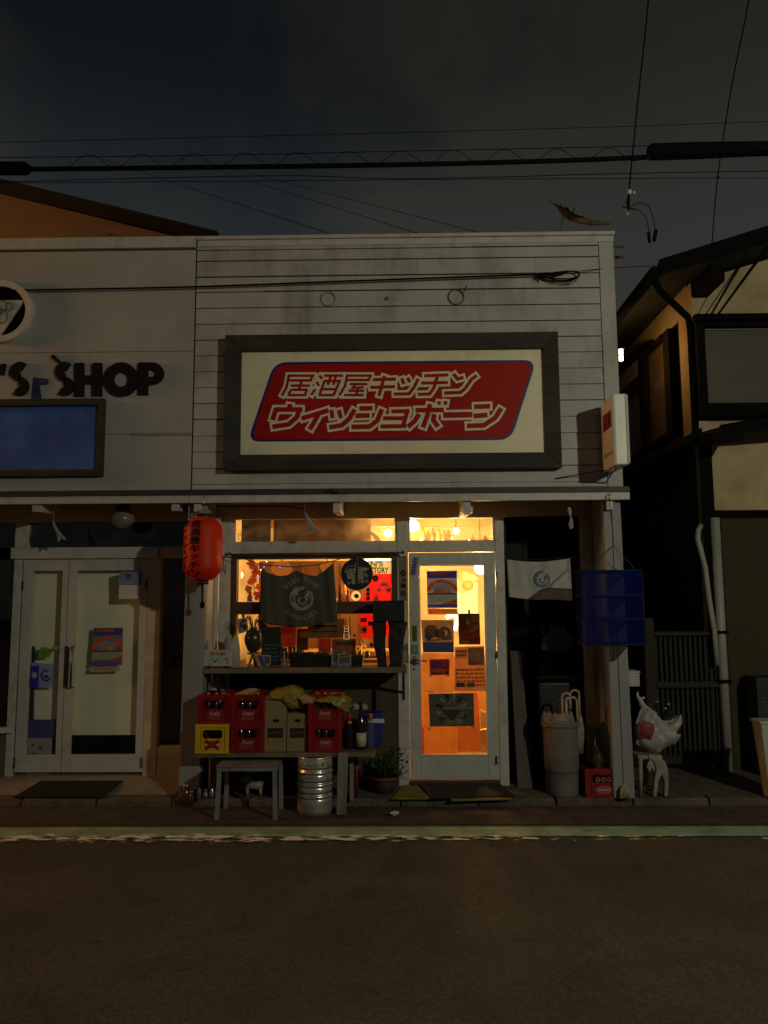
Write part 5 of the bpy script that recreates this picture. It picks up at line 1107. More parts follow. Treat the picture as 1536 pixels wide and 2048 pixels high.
crates = [('red beer crate on top of the yellow crate', 'asahi', 398, 459, 1, 'dark bottle seen in the grip of the red crate on the yellow one', red_pl),
          ('red beer crate at the top of the stack right of the yellow crate', 'asahi', 464, 527, 1, 'dark bottle in the grip of the upper crate right of the yellow crate', red_pl),
          ('red beer crate at the bottom of the stack right of the yellow crate', 'asahi', 464, 527, 0, 'dark bottle in the grip of the lower crate right of the yellow crate', red_pl),
          ('red beer crate draped with yellow plastic, atop the stack beside the dark bottles', 'asahi', 617, 682, 1, 'dark bottle in the grip of the crate draped with yellow plastic', red_pl),
          ('red beer crate at the bottom of the stack beside the dark bottles', 'asahi', 617, 682, 0, 'dark bottle in the grip of the lowest crate beside the dark bottles', red_pl)]
crate('yellow beer crate with a red sunburst label at the left end of the bench', yel_pl, 'burst', (place(391, 457, yC)+.008, yc-.03, ZB))
for (lab, kd, a, b, lv, bl_, mt) in crates:
    cx = place(a, b, yC)+random.uniform(-.003, .003); zz = ZB+lv*(CH+.001); crate(lab, mt, kd, (cx, yc+random.uniform(-.006, .006), zz))
    for i in range(3): beer_bottle((cx-.058+.058*i, yc-CD/2+.058, zz+.021), bl_, 'bottles in the grip of '+lab)
# cartons
def carton(label, px0, px1, ytop, Y):
    x0, x1 = P(px0, 1460, Y).x, P(px1, 1460, Y).x; zt = P((px0+px1)/2, ytop, Y).z; t = thing('cardboard_carton', label, 'carton'); w = x1-x0
    cb = M('cardboard', (.27, .19, .085), .85, .10, 8, .15, 90, stretch=(6, 1, 1)); mb = MB(cb); mb.box(x0, x1, Y, Y+.27, ZB, zt-.004); mb.box(x0+.001, x1-.001, Y+.001, Y+.133, zt-.0035, zt); mb.box(x0+.001, x1-.001, Y+.137, Y+.269, zt-.0035, zt); mb.build('body', t, bevel=.002)
    h = P(0, 1386, Y).z; zh_ = P((px0+px1)/2, 1441, Y).z; zc_ = P((px0+px1)/2, 1466, Y).z
    mb = MB(ink('#0a0806')); mb.flat([(x0+w*.40, zh_-.012), (x0+w*.66, zh_-.012), (x0+w*.68, zh_+.006), (x0+w*.60, zh_+.012), (x0+w*.54, zh_+.008), (x0+w*.44, zh_+.010), (x0+w*.37, zh_)], Y-.0006); mb.build('hand_hole', t)
    mb = MB(ink('#2a2012')); mb.rect(x0+w*.14, x0+w*.86, zc_-.036, zc_+.036, Y-.0006); mb.m(ink('#5d4a2a'))
    for r in range(5): mb.rect(x0+w*(.20+.13*r), x0+w*(.28+.13*r), zc_-.008, zc_+.012, Y-.0012)
    mb.build('label_print', t); return t
carton('tall brown carton with a dark label between the red stacks', 529, 572, 1399, -.15)
carton('shorter brown carton with a dark label, right of the tall one', 574, 614, 1427, -.14)
# crumpled yellow plastic over the crates
yb_m = M('yellow_plastic', (.36, .27, .045), .35, .25, 9, .5, 25, trans=.25, dirt=((.20, .17, .05), .6, 10)); beige = M('pinkish_paper', (.42, .24, .13), .8, .2, 12)
def crumple(name, pts, Y, t, mat, label, cat, n=30):
    """crumpled sheet piled over an outline: dense puff displaced by folds"""
    mb = MB(mat); mb.puff([XZ(x, y, Y) for x, y in pts], Y, t, 7, .0)
    bmesh.ops.subdivide_edges(mb.bm, edges=mb.bm.edges[:], cuts=1, use_grid_fill=True)
    rr_ = random.Random(len(label)); dirs = [(Vector((rr_.uniform(-1, 1), rr_.uniform(-1, 1), rr_.uniform(-1, 1))).normalized(), rr_.uniform(25, 70), rr_.uniform(0, 6)) for _ in range(6)]
    for v in mb.bm.verts:
        o_ = sum(abs(math.sin(v.co.dot(d)*f+p_)) for d, f, p_ in dirs)/6-.5; v.co += Vector((o_*.4, -o_, o_*.6))*.035
    for f in mb.bm.faces: f.smooth = False
    return tag(mb.build(name), label, cat)
crumple('plastic_bag', [(508, 1397), (530, 1390), (556, 1376), (585, 1369), (604, 1376), (615, 1396), (604, 1417), (585, 1421), (572, 1402), (540, 1399)], -.07, .11, yb_m, 'big crumpled yellow plastic bag heaped over the two cartons', 'plastic bag')
crumple('plastic_bag', [(612, 1400), (630, 1393), (660, 1386), (690, 1385), (704, 1400), (697, 1424), (688, 1424), (680, 1405), (650, 1397), (625, 1402)], -.09, .12, yb_m, 'yellow plastic bag drooping over the red crate beside the dark bottles', 'plastic bag')
crumple('plastic_bag', [(455, 1399), (475, 1391), (498, 1388), (520, 1378), (512, 1395), (490, 1401), (465, 1402)], -.09, .09, yb_m, 'flattened yellow plastic bag on the crate right of the yellow crate', 'plastic bag')
crumple('crumpled_paper', [(408, 1392), (430, 1394), (452, 1393), (475, 1386), (505, 1376), (516, 1379), (508, 1392), (470, 1397), (430, 1400), (410, 1399)], -.12, .04, beige, 'pinkish crumpled paper strip on top of the left crates', 'paper')
crumple('crumpled_paper', [(597, 1396), (612, 1390), (632, 1396), (625, 1408), (607, 1409)], -.17, .04, beige, 'small pinkish crumpled paper beside the yellow bags', 'paper')
# bottles and blue bin
def lathe_thing(name, label, cat, parts, x, y, z, group=None):
    t = thing(name, label, cat, group, loc=(x, y, z))
    for nm, mat, prof, n_ in parts: mb = MB(mat); mb.lathe(prof, (x, y, z), n_); mb.build(nm, t)
    return t
black_glass = M('black_bottle_glass', (.006, .006, .006), .06, .2, 10, spec=.8, coat=.8)
q = P(722, 1500, -.06); hb = P(722, 1404, -.06).z-ZB; r_ = .040
lathe_thing('wine_bottle', 'tall black wine bottle with a cream label at the right end of the bench', 'bottle', [('glass', black_glass, [(r_*.9, 0), (r_, .006), (r_, hb*.52), (r_*.9, hb*.60), (r_*.36, hb*.74), (r_*.34, hb*.97), (r_*.38, hb*.975), (r_*.38, hb)], 28), ('label', M('cream_label', (.52, .43, .29), .7, .15, 20), [(r_+.0008, hb*.07), (r_+.0008, hb*.36)], 28)], q.x, -.06, ZB)
q = P(699, 1500, -.05)
lathe_thing('sake_bottle', 'black bottle with a red and yellow collar left of the tall wine bottle', 'bottle', [('glass', black_glass, [(.03, 0), (.034, .005), (.034, .15), (.015, .20), (.014, .235)], 24), ('cap', M('red_cap', (.34, .02, .015), .4), [(.0165, .20), (.0185, .245), (.016, .262), (.004, .264)], 18), ('collar', M('yellow_collar', (.6, .42, .05), .5), [(.019, .192), (.0195, .206)], 18)], q.x, -.05, ZB)
q = P(741, 1500, -.02)
clear = GLASS('clear_bottle_plastic', (.62, .66, .78), .16, .08, .25, (.3, .3, .4))
lathe_thing('clear_bottle', 'clear plastic bottle with an orange cap in front of the blue bin', 'bottle', [('body', clear, [(.028, 0), (.032, .006), (.031, .13), (.032, .16), (.013, .205), (.012, .215)], 24), ('cap', M('orange_cap', (.55, .12, .02), .4), [(.016, .212), (.016, .255), (.012, .262), (.003, .263)], 18)], q.x, -.02, ZB)
bb = thing('blue_bin', 'blue plastic bin with a white lid edge behind the bottles', 'bin'); a, b = P(727, 1460, .1), P(766, 1460, .1); zt = P(750, 1424, .1).z
mb = MB(M('blue_bin_plastic', (.012, .03, .22), .45, .15, 8)); mb.hexa([(a.x+.015, .06, ZB), (b.x-.01, .06, ZB), (b.x-.01, .195, ZB), (a.x+.015, .195, ZB)], [(a.x, .05, zt), (b.x, .05, zt), (b.x, .198, zt), (a.x, .198, zt)]); mb.build('body', bb, recalc=True, bevel=.006)
mb = MB(M('lid_white', (.62, .60, .55), .45)); zl = P(750, 1442, .05).z; mb.box(a.x+.03, b.x+.012, .036, .0485, zl-.014, zl+.018); mb.build('lid_edge', bb, bevel=.003)
mb = MB(M('pale_squares', (.34, .34, .31), .6)); zq = P(717, 1411, .05).z
for px in (710, 725): q = P(px, 1411, .05); mb.box(q.x-.015, q.x+.015, .05, .06, zq-.016, zq+.014)
mb.box(P(702, 1411, .06).x, P(735, 1411, .06).x, .0605, .07, zq-.03, zq+.004)
tag(mb.build('clothes_peg_board'), 'dark board with two pale squares behind the neck of the wine bottle', 'board')
# keg
kc = (place(594, 668, -.15), -.15); kr = (P(668, 1570, -.15).x-P(594, 1570, -.15).x)/2; kh = P(631, 1518, -.285).z
kg = thing('beer_keg', 'shiny steel beer keg standing on the road under the bench', 'keg', loc=(kc[0], kc[1], 0)); random.seed(5)
prof = [(kr*.86, .0), (kr*.93, .004), (kr*.95, .03), (kr*.94, .05)]
for (z0_, z1_) in ((.05, .30), (.30, .345), (.345, .50), (.50, .545), (.545, .72), (.72, .765), (.765, .88)):
    pass
rib = [.325, .522, .742]
z = .05
while z <= .935:
    bump_ = max([math.exp(-((z-rb_)/.022)**2) for rb_ in rib]); dip = max([math.exp(-((abs(z-rb_)-.045)/.012)**2) for rb_ in rib]); prof.append((kr*(.955+.045*bump_-.022*dip), z*kh)); z += .008
prof += [(kr*.93, kh*.955), (kr*.945, kh*.985), (kr*.93, kh), (kr*.86, kh), (kr*.85, kh*.95), (kr*.5, kh*.945), (.002, kh*.95)]
mb = MB(chrome); mb.lathe(prof, (kc[0], kc[1], .003), 64); mb.build('body', kg)
mb = MB(ink('#120d0a', .7))
for a in (.525, .915): pass
for zz in (.395, .59, .815): mb.lathe([(kr*.957, zz*kh-.003), (kr*.9585, zz*kh), (kr*.957, zz*kh+.003)], (kc[0], kc[1], .003), 64, cap=False)
mb.build('rubber_band', kg)
mb = MB(steel)
for k_ in range(6): a = -PI/2+(-.9+.36*k_); mb.ball((kc[0]+kr*.955*math.cos(a), kc[1]+kr*.955*math.sin(a), kh*.90), .012, 8, sy=.5)
mb.build('embossed_mark', kg)
# low grey table
tb = thing('side_table', 'low grey square table with straight legs standing at the kerb', 'table'); tg = M('grey_table_paint', (.20, .19, .195), .6, .2, 12, .2, 60, dirt=((.10, .085, .075), .5, 8))
tf, tbk = -.36, -.035; za = P(492, 1531, tf).z; x0, x1 = P(433, 1560, tf).x, P(553, 1560, tf).x
mb = MB(M('grey_table_top', (.17, .14, .125), .65, .25, 9, .3, 60, dirt=((.07, .055, .045), .6, 6))); mb.box(x0-.005, x1+.005, tf-.006, tbk+.006, za-.012, za); mb.build('tabletop', tb, bevel=.003)
mb = MB(tg); lw = .032; mb.box(x0, x1, tf, tf+.02, za-.042, za-.0125); mb.box(x0, x1, tbk-.02, tbk, za-.042, za-.0125); mb.box(x0, x0+.02, tf+.021, tbk-.021, za-.042, za-.0125); mb.box(x1-.02, x1, tf+.021, tbk-.021, za-.042, za-.0125); mb.build('apron', tb, bevel=.002)
for (xx, yy) in ((x0, tf), (x1-lw, tf), (x0, tbk-lw), (x1-lw, tbk-lw)):
    sp = -.012 if xx == x0 else .008
    mb = MB(tg); mb.hexa([(xx+sp, yy+.001, 0), (xx+lw+sp, yy+.001, 0), (xx+lw+sp, yy+lw, 0), (xx+sp, yy+lw, 0)], [(xx+.001, yy+.001, za-.043), (xx+lw-.001, yy+.001, za-.043), (xx+lw-.001, yy+lw, za-.043), (xx+.001, yy+lw, za-.043)]); mb.build('leg', tb, recalc=True, bevel=.002)
# small things under the bench
def jar(px, py, r, h, mat, label, name='glass_jar', cat='jar', Y=.16):
    q = P(px, py, Y); return lathe_thing(name, label, cat, [('body', mat, [(r*.85, 0), (r, .006), (r, h*.6), (r*.6, h*.8), (r*.55, h)], 18), ('lid', M('jar_lid', (.4, .33, .25), .3, .2, metal=.7), [(r*.62, h), (r*.62, h+.012), (.002, h+.014)], 14)], q.x, Y, ZP)
amber = M('amber_glass', (.10, .03, .01), .1, .3, 12, coat=.6)
xk = P(404, 1580, .06).x
jar(372, 1580, .038, .11, amber, 'amber jar with a pale lid at the foot of the lantern pillar', Y=-.06); jar(384, 1580, .03, .07, amber, 'smaller amber jar in front of the lantern pillar', Y=-.085)
jar(393, 1585, .022, .085, M('dull_tin', (.25, .22, .18), .35, .2, metal=.6), 'slim pale tin right of the amber jars at the pillar foot', 'tin_can', 'can', Y=-.05)
jar(411, 1585, .026, .05, M('dull_tin'), 'squat dull tin under the left end of the bench', 'tin_can', 'can', Y=.05); jar(424, 1585, .022, .085, M('shiny_tin', (.5, .48, .44), .2, .1, metal=.9), 'shiny tin between the bench end and the table leg', 'tin_can', 'can', Y=.03)
af = thing('animal_figurine', 'small pale animal figurine standing in the dark under the bench', 'figurine'); q = P(508, 1585, .12)
mb = MB(M('pale_ceramic', (.30, .27, .20), .5, .2, 15)); bpts = [(q.x-.07, .12, ZP+.075), (q.x-.02, .12, ZP+.085), (q.x+.05, .12, ZP+.08)]
mb.tube([(q.x-.075, .12, ZP+.07), (q.x-.05, .12, ZP+.075), (q.x, .12, ZP+.072), (q.x+.055, .12, ZP+.075), (q.x+.07, .12, ZP+.07)], [.012, .032, .030, .033, .012], 12)
mb.ball((q.x-.055, .11, ZP+.125), .032, 12, sx=1.1); mb.tube([(q.x-.08, .10, ZP+.118), (q.x-.11, .10, ZP+.112)], [.02, .012], 10)
for dx in (-.05, .05):
    for dy in (-.018, .018): mb.tube([(q.x+dx, .12+dy, ZP+.06), (q.x+dx*1.05, .12+dy, ZP+.001)], [.013, .010], 8)
for dy in (-.016, .016): mb.tube([(q.x-.045, .11+dy, ZP+.15), (q.x-.04, .11+dy*1.4, ZP+.178)], [.011, .003], 8)
mb.tube([(q.x+.065, .12, ZP+.085), (q.x+.09, .12, ZP+.12)], [.007, .004], 6); mb.build('body', af)
mb = MB(M('old_red_bar', (.12, .03, .025), .6, .3, 20)); a, b = P(495, 1545, .2), P(525, 1518, .2); mb.bar((a.x, .2, ZP+.001), (b.x, .22, a.z+.12), .014); tag(mb.build('red_bar'), 'thin reddish bar leaning under the bench behind the figurine', 'bar')
mb = MB(M('crumpled_foil', (.62, .6, .57), .25, .2, 20, .8, 60, metal=.4)); q = G(790, 1629, .02); mb.puff([(q.x+.03*math.cos(a)*random.uniform(.8, 1.2), .022+.02*math.sin(a)*random.uniform(.8, 1.1)) for a in [k*2*PI/9 for k in range(9)]], q.y+.02, .02, jit=.2); tag(mb.build('foil_scrap'), 'crumpled shiny scrap lying in the gutter before the door', 'litter')
# potted plant
pp = thing('potted_plant', 'spiky dark plant in a reddish brown pot left of the glass door', 'plant'); q = P(769, 1575, .20); pr_ = (P(799, 1555, .20).x-P(741, 1555, .20).x)/2; ph_ = P(769, 1551, .2).z-ZP
mb = MB(M('terracotta_dark', (.030, .012, .009), .7, .3, 10)); mb.lathe([(pr_*.62, 0), (pr_*.66, .005), (pr_*.92, ph_*.82)], (q.x, .2, ZP), 28, cap=True); mb.m(M('terracotta_rim', (.16, .04, .022), .6, .3, 10)); mb.lathe([(pr_*.92, ph_*.80), (pr_, ph_*.82), (pr_*1.02, ph_), (pr_*.9, ph_), (pr_*.88, ph_*.85)], (q.x, .2, ZP), 28, cap=False); mb.build('pot', pp)
mb = MB(M('dark_earth')); mb.lathe([(pr_*.89, ph_*.86), (.002, ph_*.90)], (q.x, .2, ZP), 24, cap=False); mb.build('soil', pp)
mb = MB(M('plant_leaf', (.035, .065, .03), .5, .4, 20, trans=.15)); random.seed(9)
for k_ in range(95):
    a = random.uniform(0, 2*PI); ln = random.uniform(.14, .36); el = random.uniform(.25, 1.45); rr_ = random.uniform(0, pr_*.5)
    p0 = Vector((q.x+rr_*math.cos(a), .2+rr_*math.sin(a)*.8, ZP+ph_*.88)); d = Vector((math.cos(a)*math.cos(el), math.sin(a)*math.cos(el)*.6, math.sin(el))); sd = Vector((-math.sin(a), math.cos(a), 0)); w = random.uniform(.006, .012); pv = None
    for s_ in range(5):
        t = s_/4; c = p0+d*ln*t+Vector((0, 0, -.12*ln*t*t/max(.3, math.sin(el)))); ww = w*(1-t)**.7*(1 if s_ else .6)
        if s_ == 4: cur = [mb.bm.verts.new(c)]
        else: cur = [mb.bm.verts.new(c-sd*ww), mb.bm.verts.new(c+sd*ww)]
        if pv: mb.face([pv[0], pv[1], cur[1], cur[0]] if len(cur) == 2 else [pv[0], pv[1], cur[0]])
        pv = cur
    if k_ % 3 == 0:
        for s_ in range(4):
            c = p0+d*ln*random.uniform(.4, .9); e1 = Vector((random.uniform(-1, 1), random.uniform(-1, 1), random.uniform(-.3, 1))).normalized(); e2 = e1.cross(d).normalized(); L_ = random.uniform(.03, .06); mb.poly([c, c+e1*L_*.5+e2*.012, c+e1*L_, c+e1*L_*.5-e2*.012])
mb.build('leaves', pp)
# mats
def mat_sheet(name, label, pts, z, mat, t=.012, cat='mat', bev=.002):
    g = [G(x, y, z) for x, y in pts]; mb = MB(mat); mb.hexa([(p.x, p.y, z-t) for p in g], [(p.x, p.y, z) for p in g]); return tag(mb.build(name, recalc=True, bevel=bev), label, cat)
mat_sheet('yellow_mat', 'yellow rubber mat sticking out left of the dark doormat', [(783, 1597), (862, 1597), (838, 1569), (806, 1569)], ZP+.010, M('yellow_rubber', (.20, .155, .022), .8, .3, 8, .5, 90, dirt=((.06, .05, .02), .7, 7)), .009)
mat_sheet('yellow_strip', 'worn yellow strip along the front of the dark doormat', [(903, 1600), (1024, 1597), (1018, 1590), (900, 1593)], ZP+.012, M('yellow_rubber'), .011)
mat_sheet('doormat', 'dark bristle doormat in front of the glowing door', [(863, 1596), (1030, 1591), (1002, 1568), (838, 1568)], ZP+.022, M('mat_bristle', (.028, .02, .014), .95, .5, 60, 1., 400), .009)
def rz(y): return ZP+.004+(zlb-.004-ZP-.004)*max(0, y-yk-.135)/(YL+.10-yk-.135)
gl_ = []
for x, y in ((28, 1593), (205, 1593), (245, 1561), (82, 1561)):
    z = ZP
    for _ in range(60): p = G(x, y, z); z = .7*z+.3*(rz(p.y)+.012)
    gl_.append(G(x, y, z))
mb = MB(M('black_mat', (.004, .0035, .003), .95, .5, 60, 1., 400)); mb.hexa([(p.x, p.y, p.z-.011) for p in gl_], [tuple(p) for p in gl_]); tag(mb.build('doormat', recalc=True, bevel=.002), 'wide black doormat before the double glass doors', 'mat')

# ================================================================== RIGHT SIDE: RECESS, PILLAR, ALLEY
random.seed(31)
# plank and slimmer board leaning in the recess
ps1 = thing('timber_plank', 'upright grey plank beside the door jamb in the dark recess', 'plank'); a, b = P(1026, 1440, .42), P(1054, 1440, .42); t_ = P(1035, 1302, .46).z
mb = MB(M('dull_plank', (.10, .088, .07), .85, .3, 6, .4, 50, stretch=(2, 2, .3))); mb.hexa([(a.x+.01, .30, ZP), (b.x+.02, .30, ZP), (b.x+.02, .34, ZP), (a.x+.01, .34, ZP)], [(a.x, .46, t_), (b.x-.03, .46, t_), (b.x-.03, .50, t_), (a.x, .50, t_)]); mb.build('board', ps1, recalc=True, bevel=.004)
a = P(1060, 1500, .4); mb = MB(M('thin_batten', (.11, .10, .08), .8, .4, 9)); mb.bar((a.x+.01, .36, ZP), (a.x-.005, .44, P(1060, 1465, .44).z), .02); tag(mb.build('thin_batten'), 'thin short batten leaning between the plank and the grey bin', 'batten')
# apron
ap = thing('apron', 'grey apron with white piping hanging at the back of the dark recess', 'apron'); Ya = .80
grey_c = M('grey_apron', (.16, .155, .135), .9, .2, 5, .2, 200)
mb = MB(grey_c); out_ = [(1102, 1251), (1118, 1250), (1128, 1256), (1133, 1266), (1142, 1275), (1148, 1281), (1147, 1300), (1120, 1304), (1083, 1300), (1083, 1281), (1094, 1272), (1101, 1262)]
mb.puff([XZ(x, y, Ya) for x, y in out_], Ya, .02); mb.build('bib', ap)
mb = MB(M('black_cloth', (.014, .014, .013), .95, .3, 8)); mb.puff([XZ(x, y, Ya+.01) for x, y in ((1083, 1298), (1120, 1303), (1147, 1299), (1150, 1380), (1080, 1380))], Ya+.01, .03); mb.build('skirt', ap)
mb = MB(M('white_piping', (.42, .41, .37), .8))
for pl in (((1103, 1250), (1102, 1262), (1096, 1271), (1083, 1280)), ((1127, 1255), (1132, 1264), (1138, 1272), (1148, 1281))): mb.tube([P(x, y, Ya-.012) for x, y in pl], .006, 6)
mb.build('piping', ap)
card('pale_print', 'pale patterned print beside the apron at the back of the recess', 'print', ((1081, 1251), (1097, 1251), (1092, 1272), (1082, 1279)), .86, [(paper('#4d4c3c', .05), None), (paper('#6c6d5c', .05), El(.4, .4, .3, .3)), (paper('#35352c', .05), El(.5, .45, .14, .12))])
# dark locker with bolts
lk = thing('storage_locker', 'black storage chest in the recess behind the umbrella bin', 'chest'); a, b = P(1070, 1400, .55), P(1185, 1400, .55); zt = P(1130, 1350, .5).z
mb = MB(M('black_chest', (.015, .016, .015), .4, .2, 8)); mb.box(a.x+.02, b.x-.1, .50, .90, ZP, zt-.06); mb.build('body', lk, bevel=.02)
mb = MB(M('black_chest')); mb.box(a.x, b.x-.08, .48, .92, zt-.058, zt); mb.build('lid', lk, bevel=.02)
mb = MB(steel)
for px, py in ((1117, 1401), (1167, 1403)): q = P(px, py, .495); mb.ball((q.x, .497, q.z), .010, 8)
mb.build('bolt', lk)
mb = MB(paper('#8d8d80', .05)); q = P(1171, 1463, .3); mb.box(q.x-.05, q.x+.045, .33, .335, q.z-.03, q.z+.035); tag(mb.build('white_label'), 'white card between the umbrella bin and the right pillar', 'card')
mb = MB(M('green_hose', (.16, .19, .14), .5, .2, 20)); mb.tube([P(1214, 1405, .25), P(1208, 1440, .24), P(1198, 1462, .22), P(1190, 1480, .2), (P(1188, 1500, .2).x, .2, ZP+.02)], .008, 8); tag(mb.build('thin_hose'), 'thin pale green hose curving down beside the right pillar', 'hose')
# umbrella bin
bc = place(1084, 1158, .16); br = (P(1158, 1440, .16).x-P(1084, 1440, .16).x)/2; bz = P(1121, 1446, .02).z-ZP
ub = thing('dustbin', 'tall grey dustbin with umbrella handles sticking out beside the recess', 'bin', loc=(bc, .16, ZP))
bin_m = M('bin_grey', (.15, .135, .125), .5, .10, 7, .1, 40, dirt=((.10, .085, .07), .6, 5)); mb = MB(bin_m)
prof = [(br*.84, 0), (br*.86, .006)]+[(br*(.86+.105*t), bz*t) for t in (.1, .25, .33)]+[(br*.915, bz*.335), (br*.912, bz*.35)]+[(br*(.875+.105*t), bz*t) for t in (.37, .6, .9, .93)]+[(br*1.0, bz*.935), (br*1.01, bz*.95), (br*.985, bz*.965), (br*1.0, bz*.975), (br*1.005, bz), (br*.96, bz), (br*.95, bz*.9), (br*.9, bz*.5)]
mb.lathe(prof, (bc, .16, ZP), 40, cap=False); mb.lathe([(br*.9, bz*.5), (.002, bz*.5)], (bc, .16, ZP), 40, cap=False); mb.build('body', ub)
mb = MB(M('clear_vinyl_bag', (.32, .25, .19), .25, .3, 12, .5, 20, trans=.3)); nb = 26
rg = []
for (h_, f_, j_) in ((.93, .93, 0), (1.03, .88, .05), (1.10, .70, .10)):
    rg.append([mb.bm.verts.new((bc-.02+br*f_*math.cos(2*PI*k/nb)*(1+random.uniform(-j_, j_)), .16+br*f_*math.sin(2*PI*k/nb)*.9, ZP+bz*h_+random.uniform(-j_, j_)*.25)) for k in range(nb)])
for A_, B_ in zip(rg, rg[1:]):
    for k in range(nb): mb.face([A_[k], A_[(k+1) % nb], B_[(k+1) % nb], B_[k]])
mb.build('liner_bag', ub)
def umbrella(label, px, py, w, ax_, leg, mat, dy):
    """crook handle seen from px,py (top of crook); ax_ = +1 crook to the right of the shaft"""
    t = thing('umbrella', label, 'umbrella'); Y = .10+dy; q = P(px, py, Y); k_ = (Y+6.1)/FPX; R_ = w*k_/2
    sx = q.x-ax_*R_; pts = [Vector((sx, Y, q.z-R_-.16)), Vector((sx, Y, q.z-R_-.05))]
    for i in range(11): a = PI-PI*i/10; pts.append(Vector((q.x+ax_*R_*math.cos(a), Y-.01*math.sin(a), q.z-R_+R_*math.sin(a))))
    pts += [Vector((q.x+ax_*R_, Y, q.z-R_-leg*k_*.5)), Vector((q.x+ax_*R_, Y, q.z-R_-leg*k_))]
    mb = MB(mat); mb.tube(pts, .0085, 8); mb.build('handle', t)
    mb = MB(steel); mb.tube([Vector((sx, Y, ZP+bz*.55)), Vector((sx, Y, q.z-R_-.16))], .005, 6); mb.build('shaft', t)
    mb = MB(M('folded_vinyl', (.38, .32, .27), .25, .3, 14, .5, 30, trans=.3)); mb.lathe([(.02, ZP+bz*.55), (.032, ZP+bz*.8), (.026, q.z-R_-.20), (.010, q.z-R_-.15)], (sx, Y, 0), 10); mb.build('canopy', t)
umbrella('umbrella with a pale pinkish crook handle, left of the bunch in the bin', 1132, 1386, 16, 1, 22, M('pinkish_handle', (.46, .30, .21), .4), 0)
umbrella('umbrella with the highest cream crook handle at the right of the bin', 1149, 1380, 17, -1, 10, M('cream_handle', (.44, .34, .19), .4), .05)
umbrella('umbrella with a wide off-white crook handle in the middle of the bunch', 1143, 1394, 20, -1, 12, M('offwhite_handle', (.42, .36, .26), .4), .02)
umbrella('umbrella with the smallest, lowest crook handle inside the bunch', 1136, 1396, 8, 1, 6, M('white_handle', (.5, .42, .36), .4), -.02)
# red crate with bottles at the pillar
cr = crate('red bottle crate with a white oval print at the foot of the right pillar', red_pl, 'oval', (place(1168, 1241, .0), .155, ZP))
cr.scale = (1.10, .9, 1.0)
q = P(1195, 1530, .10); hb = P(1195, 1492, .10).z-ZP-.03
lathe_thing('brown_flagon', 'round brown bottle catching the light in the red crate by the right pillar', 'bottle', [('glass', M('brown_flagon_glass', (.05, .03, .012), .1, .2, 10, coat=.7), [(.04, 0), (.045, .01), (.045, hb*.6), (.052, hb*.72), (.03, hb*.86), (.016, hb*.9), (.016, hb)], 22)], q.x, .10, ZP+.03)
q = P(1221, 1540, .09); hb = P(1221, 1522, .09).z-ZP-.03
lathe_thing('amber_bottle', 'amber bottle with a pale paper label in the red crate by the right pillar', 'bottle', [('glass', amber, [(.03, 0), (.034, .01), (.034, hb*.75), (.022, hb*.92), (.02, hb)], 20), ('label', M('pale_bottle_label', (.50, .34, .17), .7), [(.0348, hb*.42), (.0348, hb*.72)], 20)], q.x, .09, ZP+.03)
q = P(1206, 1550, .06); lathe_thing('squat_bottle', 'black squat bottle at the front of the red crate by the right pillar', 'bottle', [('glass', black_glass, [(.028, 0), (.03, .01), (.03, .16), (.018, .19), (.018, .225)], 20)], q.x, .065, ZP+.025)
mb = MB(M('stone_sack', (.26, .24, .18), .7, .25, 14, .4, 50)); mb.puff([XZ(x, y, -.05) for x, y in ((1240, 1597), (1241, 1578), (1248, 1568), (1258, 1572), (1265, 1586), (1266, 1597))], -.05, .045, jit=.08); o = tag(mb.build('pale_sack'), 'small pale rounded sack at the foot of the right pillar', 'sack')
# blue drying net
dn = thing('drying_net', 'blue mesh drying net hanging in front of the right pillar', 'net'); Yn = -.34
net = M('blue_net', (.0006, .011, .135), .8, .25, 10, alpha=.50, spec=.1); net_d = M('blue_net_dense', (.0006, .009, .11), .8, .2, 10, alpha=.72, spec=.1)
nx0, nx1, nz0, nz1 = REC(1171, 1141, 1287, 1290, Yn); nd = .30
mb = MB(net); n_ = 10
def netpanel(f, nu=12, nv=12):
    g = [[mb.bm.verts.new(f(i/nu, j/nv)) for i in range(nu+1)] for j in range(nv+1)]; mb.smooth = True
    for j in range(nv):
        for i in range(nu): mb.face([g[j][i], g[j][i+1], g[j+1][i+1], g[j+1][i]])
    mb.smooth = False
bul = lambda u, v: .014*math.sin(PI*u)*math.sin(3*PI*v+.4)
netpanel(lambda u, v: (nx0+(nx1-nx0)*u+.008*math.sin(3*v), Yn-bul(u, v), nz1-(nz1-nz0)*v-.010*math.sin(PI*u)*(v > .99)))
netpanel(lambda u, v: (nx0+(nx1-nx0)*u, Yn+nd+bul(u, v), nz1-(nz1-nz0)*v))
netpanel(lambda u, v: (nx0-bul(u, v), Yn+nd*u, nz1-(nz1-nz0)*v)); netpanel(lambda u, v: (nx1+bul(u, v), Yn+nd*u, nz1-(nz1-nz0)*v))
mb.build('netting', dn)
mb = MB(net_d)
for f in (0, .34, .66, 1): netpanel(lambda u, v: (nx0+(nx1-nx0)*u, Yn+.002+(nd-.004)*v, nz1-(nz1-nz0)*f-.018*math.sin(PI*u)*math.sin(PI*v)), 8, 8)
mb.build('shelf', dn)
mb = MB(M('blue_edge_tape', (.002, .007, .05), .7))
for f in (0, .34, .66, 1):
    z = nz1-(nz1-nz0)*f; mb.tube([(nx0, Yn, z), (nx1, Yn, z), (nx1, Yn+nd, z), (nx0, Yn+nd, z), (nx0, Yn, z)], .006, 6)
for x in (nx0, nx1): mb.tube([(x, Yn-.001, nz0), (x, Yn-.001, nz1)], .005, 6)
mb.build('edge_tape', dn)
